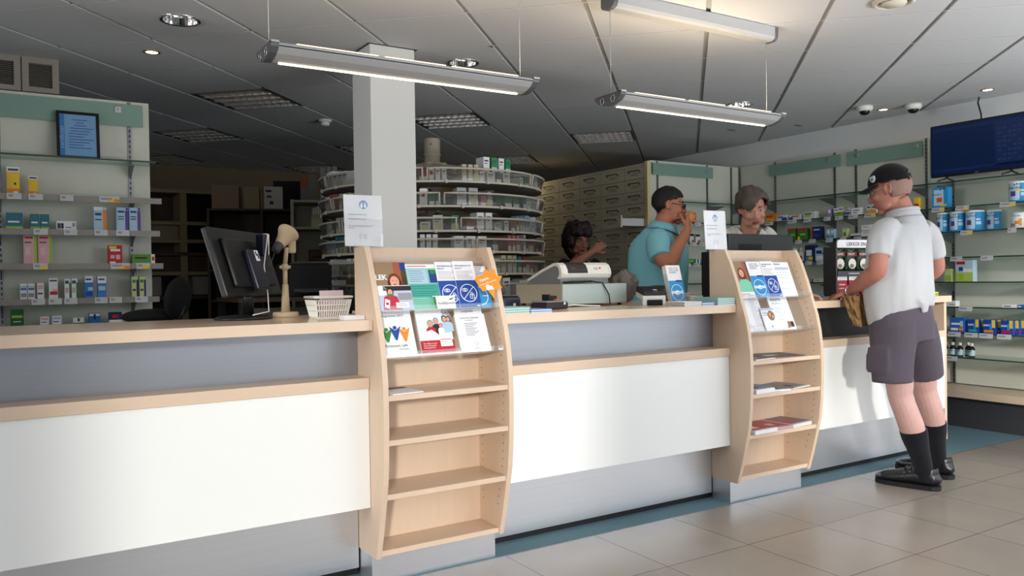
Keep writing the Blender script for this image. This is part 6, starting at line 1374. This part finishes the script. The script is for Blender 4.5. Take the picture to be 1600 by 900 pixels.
vs = cc[:-1] + lo; b.add(vs, [(k, (k+1) % 24, 24+(k+1) % 24, 24+k) for k in range(24)], 0, True); o = part(b, 'collar', CLOTH_W, PC); so = o.modifiers.new('t', 'SOLIDIFY'); so.thickness = .006
SHORTS = clothmat('shorts_cloth', 80, 73, 82, 12, (1, 1, .4), .45)
b = MB()
sloft(b, [(4.215,2.662,1.03,.180,.140),(4.215,2.66,.98,.190,.150),(4.212,2.655,.90,.198,.156),(4.215,2.65,.82,.192,.146)], (1,0,0), 4, 36)
sloft(b, [(4.125,2.65,.90,.112,.135),(4.112,2.645,.80,.113,.122),(4.102,2.642,.70,.112,.110),(4.10,2.640,.600,.108,.104)], (1,0,0), 4, 28)
sloft(b, [(4.305,2.655,.90,.110,.135),(4.35,2.652,.80,.108,.122),(4.395,2.650,.70,.102,.108),(4.425,2.650,.605,.096,.098)], (1,0,0), 4, 28)
sloft(b, [(4.000,2.665,.795,.008,.062),(3.996,2.665,.76,.010,.068),(3.993,2.665,.69,.010,.068),(3.994,2.665,.655,.008,.062)], (1,0,0), 3, 16)
sb = vox(b, .008, 5)
for i, v in enumerate(sb.v):
    v = Vector(v); w = noise.noise(Vector((v.x*8+5, v.y*8, v.z*3.2)))*.009; c = Vector((4.2+(.07 if v.x > 4.24 else -.07)*(v.z < .8), 2.65, v.z)); sb.v[i] = tuple(v+(v-c).normalized()*w)
part(sb, 'shorts', SHORTS, PC)
SOCK = clothmat('black_sock', 20, 20, 26, 90, (1, 1, 1), .15)
for rows in ([(4.200,2.588,.335,.066,.073),(4.212,2.585,.29,.0625,.069),(4.24,2.580,.21,.0515,.056),(4.277,2.575,.11,.043,.049),(4.289,2.578,.055,.044,.054)], [(4.487,2.646,.340,.066,.073),(4.503,2.65,.29,.0625,.069),(4.540,2.662,.21,.0515,.056),(4.585,2.678,.11,.043,.049),(4.600,2.684,.055,.044,.054)]):
    b = MB(); sloft(b, rows, (1,0,0), 5, 24); part(b, 'sock', SOCK, PC)
    for i_ in range(len(PC.children[-1].data.polygons)): PC.children[-1].data.polygons[i_].use_smooth = True
LEATHER = mat('black_leather', srgb(22, 22, 27), 0.3, bump=.12, bscale=60)
for hx, hy, tx, ty in ((4.312, 2.515, 4.236, 2.835), (4.605, 2.612, 4.638, 2.962)):
    d = Vector((tx-hx, ty-hy, 0)); L_ = d.length; d.normalize(); s_ = Vector((d.y, -d.x, 0)); P = lambda a, z, s_=s_, d=d, hx=hx, hy=hy: Vector((hx, hy, 0))+d*a+Vector((0, 0, z))
    b = MB(); sloft(b, [tuple(P(.0,.055))+(.030,.030),tuple(P(.02,.060))+(.044,.044),tuple(P(.07,.066))+(.049,.050),tuple(P(.13,.064))+(.050,.048),tuple(P(.20,.052))+(.055,.038),tuple(P(.27,.044))+(.056,.031),tuple(P(L_-.03,.038))+(.046,.026),tuple(P(L_-.004,.034))+(.026,.016)], tuple(s_), 4, 28, False)
    sloft(b, [tuple(P(.055,.070))+(.052,.062),tuple(P(.060,.100))+(.053,.064),tuple(P(.062,.118))+(.051,.061)], tuple(s_), 3, 24)
    sh = vox(b, .006, 4); sh.sm = [True]*len(sh.f); so = part(sh, 'shoe', LEATHER, PC)
    b = MB(); out = []
    for a, w in ((-.012,.012),(-.006,.030),(.02,.045),(.10,.048),(.18,.056),(.26,.058),(L_-.03,.048),(L_-.004,.028),(L_+.006,.008)): out.append((a, w))
    pl = [P(a, 0)+s_*w for a, w in out] + [P(a, 0)-s_*w for a, w in reversed(out)]
    n = len(pl); vs = [tuple(p+Vector((0,0,.0))) for p in pl]+[tuple(p+Vector((0,0,.024))) for p in pl]; fs = [tuple(range(n)), tuple(range(2*n-1, n-1, -1))]+[(i, n+i, n+(i+1) % n, (i+1) % n) for i in range(n)]
    b.add(vs, fs); so2 = b.build('sole', M['blackm'], so)
    b = MB(); b.tube([tuple(P(.165,.072)+s_*.052), tuple(P(.165,.103)+s_*.02), tuple(P(.165,.103)-s_*.02), tuple(P(.165,.072)-s_*.052)], .007, 6); b.tube([tuple(P(.135,.085)+s_*.05), tuple(P(.135,.116)), tuple(P(.135,.085)-s_*.05)], .007, 6); b.build('shoe_strap', LEATHER, so)
# black cap, glasses, wrist watch
CAPM = clothmat('black_cap_cloth', 14, 14, 17, 60, (1, 1, 1), .15)
shell(PC, 'cap', HC, HS, (0, -.014, .038), (.085, .106, .098), lambda x, y, z: z > .040+.10*max(0, y)-.16*max(0, -y-.02) and not (y < -.085 and z < .075 and abs(x) < .035), CAPM, .006, .0)
S = HC @ Matrix.Scale(HS, 4); b = MB(); vs = []; nb = 14
for i in range(nb+1):
    a = -1.05+2.1*i/nb
    for q in range(4):
        y0 = .086*math.cos(a)-.010; x0 = .080*math.sin(a); k = q/3; vs.append(S @ Vector((x0*(1+.05*k), y0+.075*k*math.cos(a*.85), .052-.020*k-.018*(math.sin(a)**2))))
b.add(vs, [(i*4+q, (i+1)*4+q, (i+1)*4+q+1, i*4+q+1) for i in range(nb) for q in range(3)], 0, True); o = part(b, 'cap_brim', CAPM, PC); so = o.modifiers.new('t', 'SOLIDIFY'); so.thickness = .005
b = MB(); b.ell((0, -.014, .137), (.008, .008, .005), 10, 6, mat=S); part(b, 'cap_button', CAPM, PC)
b = MB(); fm = S @ frame((-.071, .052, .072), (.55, .80, 0), (.15, .1, 1)) ; zdir = -1
b.prism([(-.013,.016),(-.006,.013),(0,.016),(.006,.013),(.013,.016),(.015,.004),(.009,-.012),(0,-.018),(-.009,-.012),(-.015,.004)], -.006, .006, 0, fm); b.box(-.007, .007, -.006, .002, -.0064, .0064, 1, mat=fm); o = part(b, 'badge', [M['lgrey'], M['dgrey']], PC); o['label'] = 'pale shield badge on the cap'
b = MB(); b.tube([S @ Vector(p) for p in ((-.036,-.104,.055),(-.018,-.112,.054),(0,-.114,.054),(.018,-.112,.054),(.036,-.104,.055))], .007, 6); part(b, 'cap_strap', CAPM, PC)
b = MB()
for q in (-1, 1):
    b.tube([S @ Vector((q*.031+.022*math.cos(k*PI/8), .1005-.006*abs(math.cos(k*PI/8)), .002+.017*math.sin(k*PI/8))) for k in range(16)], .0014, 6, closed=True); b.tube([S @ Vector(p) for p in ((q*.053,.094,.006),(q*.072,.05,.010),(q*.080,.0,.016))], .0014, 6)
b.tube([S @ Vector(p) for p in ((-.009,.101,.006),(0,.104,.008),(.009,.101,.006))], .0014, 6); gl = part(b, 'glasses', M['alu'], PC)
b = MB()
for q in (-1, 1): disc2(b, q*.031, 0.002, .021, .016, 0, S @ T(0, .0985, 0) @ Matrix(((1,0,0,0),(0,0,-1,0),(0,1,0,0),(0,0,0,1))), 0)
part(b, 'lenses', M['acrylic'], PC)
shell(PC, 'hair', HC, HS, (0, -.016, .018), (.0785, .0985, .088), lambda x, y, z: y < -.012 and -.042 < z < .046, mat('short_grey_hair', srgb(140, 110, 98), .8, var=.3, vscale=120), .004, .002, 60)
b = MB(); wv = Vector((.42,.85,-.35)).normalized(); mtw = frame(Vector(LW)-wv*.022, wv.cross(Vector((0,0,1))), (0,0,1)); b.tube([tuple(mtw @ Vector((.034*math.cos(k*PI/10), .029*math.sin(k*PI/10), 0))) for k in range(20)], .004, 6, closed=True); b.box(-.016, .016, .028, .036, -.016, .016, 0, .003, mat=mtw); part(b, 'wrist_watch', [M['alu']], PC)
# brown paper bag between him and the counter
t = thing('paper_bag', 'crumpled brown paper bag between the man\'s belly and the counter edge', 'paper bag', (4.085, 2.855, .90))
bm = bmesh.new(); bmesh.ops.create_cube(bm, size=1); bmesh.ops.subdivide_edges(bm, edges=list(bm.edges), cuts=9, use_grid_fill=True)
for v in bm.verts:
    x, y, z = v.co*2; tp = (z+1)/2; nn = noise.noise(v.co*4)*.020+noise.noise(v.co*11)*.010
    v.co = Vector((x*(.052+.020*tp)+nn+.03*(1-tp), y*(.022+.016*tp)+nn*.6-.02*(1-tp), (z+1)*.085+nn*.4))
b = MB(); b.bm(bm, 0, False); b.build('bag_body', mat('kraft_paper', srgb(150, 118, 78), .85, var=.12, vscale=30, bump=.3, bscale=35), t)
b = MB(); b.tube([(-.03, .0, .165), (-.015, -.01, .20), (.03, -.005, .205), (.06, .0, .17)], .004, 6); b.build('handle', mat('kraft_handle', srgb(140, 110, 72), .85), t)

# ---- man in turquoise polo and sunglasses drinking behind the middle counter
PB = thing('person', 'man in turquoise polo and sunglasses raising a cup to his mouth', 'person', (3.76, 4.14, 0))
HB = headframe((3.842, 4.10, 1.672), (.72, -.66, -.10)); BS = 1.04
b = MB(); head(b, HB, BS)
limb(b, [(3.78,4.13,1.46,.072,.07),(3.795,4.122,1.53,.066,.066),(3.815,4.112,1.60,.062,.064)])
limb(b, [(3.76,4.13,1.44,.17,.10),(3.755,4.13,1.28,.18,.12),(3.75,4.135,1.08,.165,.12),(3.75,4.14,.92,.17,.12)], (.45,-.89,0))
for s_ in (-1, 1): limb(b, [(3.75+.05*s_,4.14-.085*s_,.92,.085,.09),(3.75+.05*s_,4.14-.09*s_,.5,.055,.058),(3.75+.05*s_,4.14-.09*s_,.08,.036,.042),(3.80+.05*s_,4.11-.09*s_,.04,.04,.03)])
BW = (3.835, 3.925, 1.505)
limb(b, [(3.655,4.02,1.425,.062,.062),(3.63,3.975,1.35,.058,.058),(3.632,3.925,1.285,.05,.05),(3.652,3.908,1.275,.048,.047),(3.705,3.912,1.35,.048,.045),(3.79,3.92,1.45,.035,.033),BW+(.029,.026)])
hand(b, BW, (.52,.38,.75), (-.35,.92,.0), 1, (.65,.75,.5), 1.0, .04)
limb(b, [(3.86,4.24,1.43,.06,.06),(3.90,4.27,1.30,.054,.054),(3.90,4.26,1.15,.045,.045),(3.95,4.18,1.05,.034,.03)])
hand(b, (3.96, 4.17, 1.04), (.6,-.5,-.3), (0,0,-1), -1)
bb = vox(b, .005, 5); face_mats(bb, HB, BS); part(bb, 'body', [M['skin_tan'], M['lip'], M['eye'], M['iris'], M['inkd']], PB)
POLO = clothmat('turquoise_polo', 128, 192, 204, 14, (1, 1, .35), .45)
b = MB(); sd_ = (.45,-.89,0)
sloft(b, [(3.75,4.14,.90,.19,.145),(3.75,4.14,1.02,.200,.160),(3.755,4.138,1.16,.208,.162),(3.76,4.132,1.30,.215,.148),(3.765,4.13,1.40,.205,.122),(3.775,4.128,1.47,.14,.095),(3.79,4.122,1.515,.082,.080)], sd_, 5, 36)
sloft(b, [(3.70,4.06,1.455,.07,.075),(3.66,4.02,1.42,.084,.084),(3.632,3.985,1.36,.080,.080),(3.622,3.955,1.315,.074,.074)], (1,0,0), 5, 22)
sloft(b, [(3.83,4.21,1.455,.07,.075),(3.865,4.24,1.42,.080,.080),(3.895,4.265,1.32,.074,.074),(3.90,4.27,1.26,.068,.068)], (1,0,0), 5, 22)
sb = vox(b, .008, 6)
for i, v in enumerate(sb.v):
    v = Vector(v); w = noise.noise(Vector((v.x*9, v.y*9, v.z*3)))*.008; d = (v-Vector((3.76, 4.13, v.z))).normalized(); sb.v[i] = tuple(v+d*w*min(1, max(0, (1.50-v.z)/.12)))
part(sb, 'polo_shirt', POLO, PB)
b = MB(); up_ = [(3.798+.083*math.cos(2*PI*k/24), 4.118+.081*math.sin(2*PI*k/24), 1.545-.022*math.cos(2*PI*k/24)) for k in range(24)]; lo = [(3.792+.108*math.cos(2*PI*k/24), 4.12+.104*math.sin(2*PI*k/24), 1.490-.035*math.cos(2*PI*k/24)) for k in range(24)]
b.add(up_+lo, [(k, (k+1) % 24, 24+(k+1) % 24, 24+k) for k in range(24)], 0, True); o = part(b, 'collar', POLO, PB); so = o.modifiers.new('t', 'SOLIDIFY'); so.thickness = .006
b = MB(); sloft(b, [(3.75,4.14,.95,.185,.135),(3.75,4.14,.85,.19,.14)], sd_, 3, 30)
for s_ in (-1, 1): sloft(b, [(3.75+.05*s_,4.14-.085*s_,.90,.10,.105),(3.75+.05*s_,4.14-.09*s_,.5,.085,.09),(3.75+.05*s_,4.14-.09*s_,.06,.075,.08)], (1,0,0), 4, 20)
part(vox(b, .012, 4), 'trousers', clothmat('dark_trousers', 40, 44, 58), PB)
shell(PB, 'hair', HB, BS, (0, -.016, .036), (.080, .100, .090), lambda x, y, z: z > .062-.8*max(0, -y+.060) and z > .046-1.1*max(0, -y+.020) and not (abs(x) > .05 and -.035 < y < .03 and z < .02) and z > -.055, mat('short_dark_hair', srgb(24, 20, 19), .7, var=.3, vscale=150), .009, .005, 70)
S = HB @ Matrix.Scale(BS, 4); b = MB()
for q in (-1, 1):
    b.ell((q*.032, .097, .003), (.026, .006, .019), 18, 10, mat=S); b.tube([S @ Vector(p) for p in ((q*.056,.092,.008),(q*.074,.045,.012),(q*.082,-.004,.016))], .0022, 6)
b.tube([S @ Vector(p) for p in ((-.01,.1,.006),(0,.104,.008),(.01,.1,.006))], .002, 6); part(b, 'sunglasses', mat('dark_lens', srgb(20, 12, 12), .1), PB)
t = thing('drinking_cup', 'small orange cup held at the sunglasses man\'s mouth', 'cup', (3.912, 4.002, 1.555), .2); b = MB(); b.lathe([(.022, 0), (.030, .072), (.0285, .072), (.021, .003)], 24, cap=False, mat=RX(.5)); b.cyl(.022, 0, .003, 24, mat=RX(.5)); b.build('cup_body', C3('cup_orange', 215, 150, 90), t)
b = MB(); b.lathe([(.0302, .070), (.032, .073), (.0302, .076)], 24, cap=False, mat=RX(.5)); b.build('rim', C3('cup_orange', 215, 150, 90), t)

# ---- grey-haired woman in white coat at the monitor
PG = thing('person', 'grey-haired woman in white coat looking down behind the black monitor', 'person', (4.15, 3.80, 0))
HG = headframe((4.09, 3.60, 1.622), (-.55, -.80, -.34), (-.10, .05, 1)); GS = 1.04
b = MB(); head(b, HG, GS, True)
limb(b, [(4.15,3.70,1.45,.066,.066),(4.13,3.665,1.50,.058,.058),(4.11,3.635,1.56,.054,.056)])
limb(b, [(4.15,3.72,1.45,.155,.09),(4.16,3.76,1.24,.16,.11),(4.17,3.80,1.02,.15,.11),(4.17,3.82,.90,.165,.12)], (.85,-.5,0))
for s_ in (-1, 1): limb(b, [(4.17+.07*s_,3.82-.04*s_,.90,.085,.09),(4.17+.07*s_,3.84-.04*s_,.5,.055,.058),(4.17+.07*s_,3.84-.04*s_,.08,.036,.042),(4.14+.07*s_,3.78-.04*s_,.04,.04,.03)])
GW = (4.005, 3.185, 1.082)
limb(b, [(4.27,3.64,1.44,.05,.052),(4.28,3.58,1.27,.046,.048),(4.27,3.49,1.15,.042,.042),(4.22,3.43,1.105,.040,.038),(4.10,3.30,1.083,.033,.031),GW+(.024,.020)])
hand(b, GW, (.28,-.95,-.06), (0,0,-1), -1, (.15,.3,.25), .95, .08, (0,))
limb(b, [(4.02,3.78,1.44,.05,.052),(3.98,3.74,1.22,.046,.048),(3.93,3.66,1.12,.04,.04),(3.86,3.55,1.10,.03,.028)])
hand(b, (3.845, 3.535, 1.098), (-.4,-.8,-.2), (0,0,-1), 1, (.35,.5,.35), .95)
bb = vox(b, .0045, 5); face_mats(bb, HG, GS); part(bb, 'body', [M['skin_f'], M['lip'], M['eye'], M['iris'], C3('brow_brown', 80, 62, 52)], PG)
COAT = clothmat('white_coat_cloth', 212, 210, 205, 16, (1, 1, .4), .4)
b = MB(); sd_ = (.85,-.5,0)
sloft(b, [(4.17,3.83,.62,.21,.16),(4.17,3.82,.90,.195,.15),(4.17,3.80,1.05,.185,.14),(4.16,3.76,1.22,.195,.138),(4.152,3.73,1.39,.190,.115),(4.15,3.715,1.465,.155,.088),(4.145,3.70,1.50,.10,.072)], sd_, 5, 36)
sloft(b, [(4.24,3.66,1.465,.065,.065),(4.27,3.63,1.425,.070,.070),(4.28,3.57,1.26,.064,.064),(4.27,3.50,1.155,.058,.056),(4.225,3.435,1.108,.050,.048)], (1,0,0), 5, 22)
sloft(b, [(4.05,3.765,1.465,.065,.065),(4.02,3.775,1.425,.070,.070),(3.98,3.74,1.22,.066,.066),(3.94,3.67,1.13,.058,.056)], (1,0,0), 5, 22)
part(vox(b, .008, 5), 'white_coat', COAT, PG)
b = MB()
for q, xo in ((-1, -.5), (1, .5)):
    # open collar: two flat lapels from the neck down the chest
    e1 = Vector((.85,-.5,0)).normalized(); fwd = Vector((-.5,-.85,0)).normalized(); c = Vector((4.135, 3.685, 1.505))
    p = [c+e1*q*.085-fwd*.03+Vector((0,0,.012)), c+e1*q*.078+fwd*.055+Vector((0,0,-.005)), c+e1*q*.012+fwd*.12+Vector((0,0,-.115)), c+e1*q*.085+fwd*.10+Vector((0,0,-.09)), c+e1*q*.125+fwd*.04+Vector((0,0,-.045))]
    b.add([tuple(v) for v in p], [(0,1,2,3,4)] if q > 0 else [(4,3,2,1,0)], 0)
o = part(b, 'collar', COAT, PG); so = o.modifiers.new('t', 'SOLIDIFY'); so.thickness = .006
b = MB()
for s_ in (-1, 1): sloft(b, [(4.17+.07*s_,3.82-.04*s_,.88,.10,.105),(4.17+.07*s_,3.84-.04*s_,.5,.08,.085),(4.17+.07*s_,3.84-.04*s_,.06,.07,.075)], (1,0,0), 4, 20)
part(vox(b, .012, 4), 'trousers', clothmat('white_trousers', 190, 190, 190), PG)
HAIRG = mat('grey_brown_hair', srgb(78, 66, 60), .6, var=.35, vscale=40, vstretch=(3, 3, .5))
shell(PG, 'hair', HG, GS, (0, -.016, .036), (.090, .110, .098), lambda x, y, z: (z > .052-.03*math.sin(x*40) or y < .035) and z > -.060+.5*max(0, y+.01) and not (y > .0 and z < .02) and not (abs(x) > .06 and -.03 < y < .02 and z < .012), HAIRG, .016, .010, 34)

# ---- dark curly-haired woman with glasses behind the register
PD = thing('person', 'woman with dark curly hair and glasses in a black top behind the cash register', 'person', (3.92, 5.25, 0))
HD = headframe((3.90, 5.22, 1.490), (-.02, -.96, -.20)); DS = .96
b = MB(); head(b, HD, DS, True)
limb(b, [(3.92,5.25,1.30,.062,.062),(3.922,5.24,1.36,.055,.055),(3.925,5.225,1.43,.052,.054)])
limb(b, [(3.92,5.26,1.29,.15,.085),(3.92,5.27,1.15,.155,.11),(3.92,5.28,.98,.14,.105),(3.92,5.28,.86,.16,.115)])
for s_ in (-1, 1): limb(b, [(3.92+.08*s_,5.28,.86,.082,.088),(3.92+.08*s_,5.28,.46,.053,.056),(3.92+.08*s_,5.28,.08,.035,.04),(3.92+.08*s_,5.22,.04,.038,.03)])
DW = (3.870, 4.985, 1.402)
limb(b, [(3.775,5.24,1.28,.05,.05),(3.715,5.16,1.22,.046,.046),(3.675,5.07,1.235,.042,.042),(3.715,5.04,1.29,.042,.040),(3.795,5.01,1.35,.031,.029),DW+(.025,.021)])
hand(b, DW, (.72,-.10,.55), (.30,.75,-.35), -1, (.25,.45,.35), .92, .12)
limb(b, [(4.07,5.24,1.28,.05,.05),(4.13,5.20,1.16,.044,.044),(4.12,5.12,1.05,.038,.038),(4.05,5.02,1.03,.028,.026)])
hand(b, (4.035, 5.0, 1.03), (-.6,-.7,0), (0,0,-1), 1, s=.92)
bb = vox(b, .005, 5); face_mats(bb, HD, DS); part(bb, 'body', [M['skin_f2'], M['lip'], M['eye'], M['iris'], M['inkd']], PD)
BLK = clothmat('black_top_cloth', 20, 19, 22)
b = MB()
sloft(b, [(3.92,5.28,.84,.185,.14),(3.92,5.28,1.0,.168,.132),(3.92,5.27,1.14,.178,.135),(3.92,5.26,1.25,.175,.108),(3.92,5.255,1.315,.135,.085),(3.92,5.252,1.335,.085,.066)], (1,0,0), 5, 32)
sloft(b, [(3.80,5.25,1.305,.06,.062),(3.765,5.23,1.275,.066,.066),(3.725,5.18,1.235,.060,.060)], (1,0,0), 4, 20); sloft(b, [(4.04,5.25,1.305,.06,.062),(4.075,5.235,1.275,.066,.066),(4.12,5.21,1.19,.058,.058)], (1,0,0), 4, 20)
part(vox(b, .009, 5), 'top', BLK, PD)
b = MB()
for s_ in (-1, 1): sloft(b, [(3.92+.08*s_,5.28,.88,.10,.105),(3.92+.08*s_,5.28,.46,.08,.085),(3.92+.08*s_,5.28,.06,.07,.075)], (1,0,0), 4, 20)
part(vox(b, .012, 4), 'trousers', BLK, PD)
S = HD @ Matrix.Scale(DS, 4); b = MB(); rr = random.Random(5); cnt = 0
while cnt < 190:
    a = rr.uniform(0, 2*PI); zz = rr.uniform(-.13, .135); k = math.sqrt(max(0, 1-((zz-.02)/.155)**2)); R_x, R_y = .092*k+.006, .10*k+.006
    x, y = R_x*math.cos(a), R_y*math.sin(a)-.020
    if y > .015 and zz < .072 and abs(x) < .078: continue
    q = rr.uniform(.024, .036); b.ell((x, y, zz), (q, q, q*1.1), 10, 7, mat=S); cnt += 1
b.ell((0, -.02, .04), (.085, .10, .092), 20, 12, mat=S)
hb = vox(b, .006, 2)
for i, v in enumerate(hb.v): v = Vector(v); hb.v[i] = tuple(v + (v-HD.translation).normalized()*noise.noise(v*70)*.006)
part(hb, 'hair', mat('dark_curly_hair', srgb(34, 20, 17), .55, var=.4, vscale=90), PD)
b = MB()
for q in (-1, 1):
    b.tube([S @ Vector((q*.031+.024*math.cos(k*PI/8), .098-.006*abs(math.cos(k*PI/8)), .002+.016*math.sin(k*PI/8))) for k in range(16)], .0018, 6, closed=True); b.tube([S @ Vector(p) for p in ((q*.055,.092,.006),(q*.074,.05,.010),(q*.080,.0,.016))], .0018, 6)
b.tube([S @ Vector(p) for p in ((-.007,.099,.006),(0,.102,.008),(.007,.099,.006))], .0016, 6); part(b, 'glasses', M['black'], PD)
b = MB(); b.tube([(3.865,5.25,1.365),(3.858,5.175,1.31),(3.88,5.135,1.24),(3.92,5.125,1.16)], .004, 6); b.tube([(3.975,5.25,1.365),(3.982,5.175,1.31),(3.96,5.135,1.24),(3.92,5.125,1.16)], .004, 6); o = part(b, 'lanyard', C3('lanyard', 175, 185, 185), PD); o['label'] = 'pale lanyard round the neck'
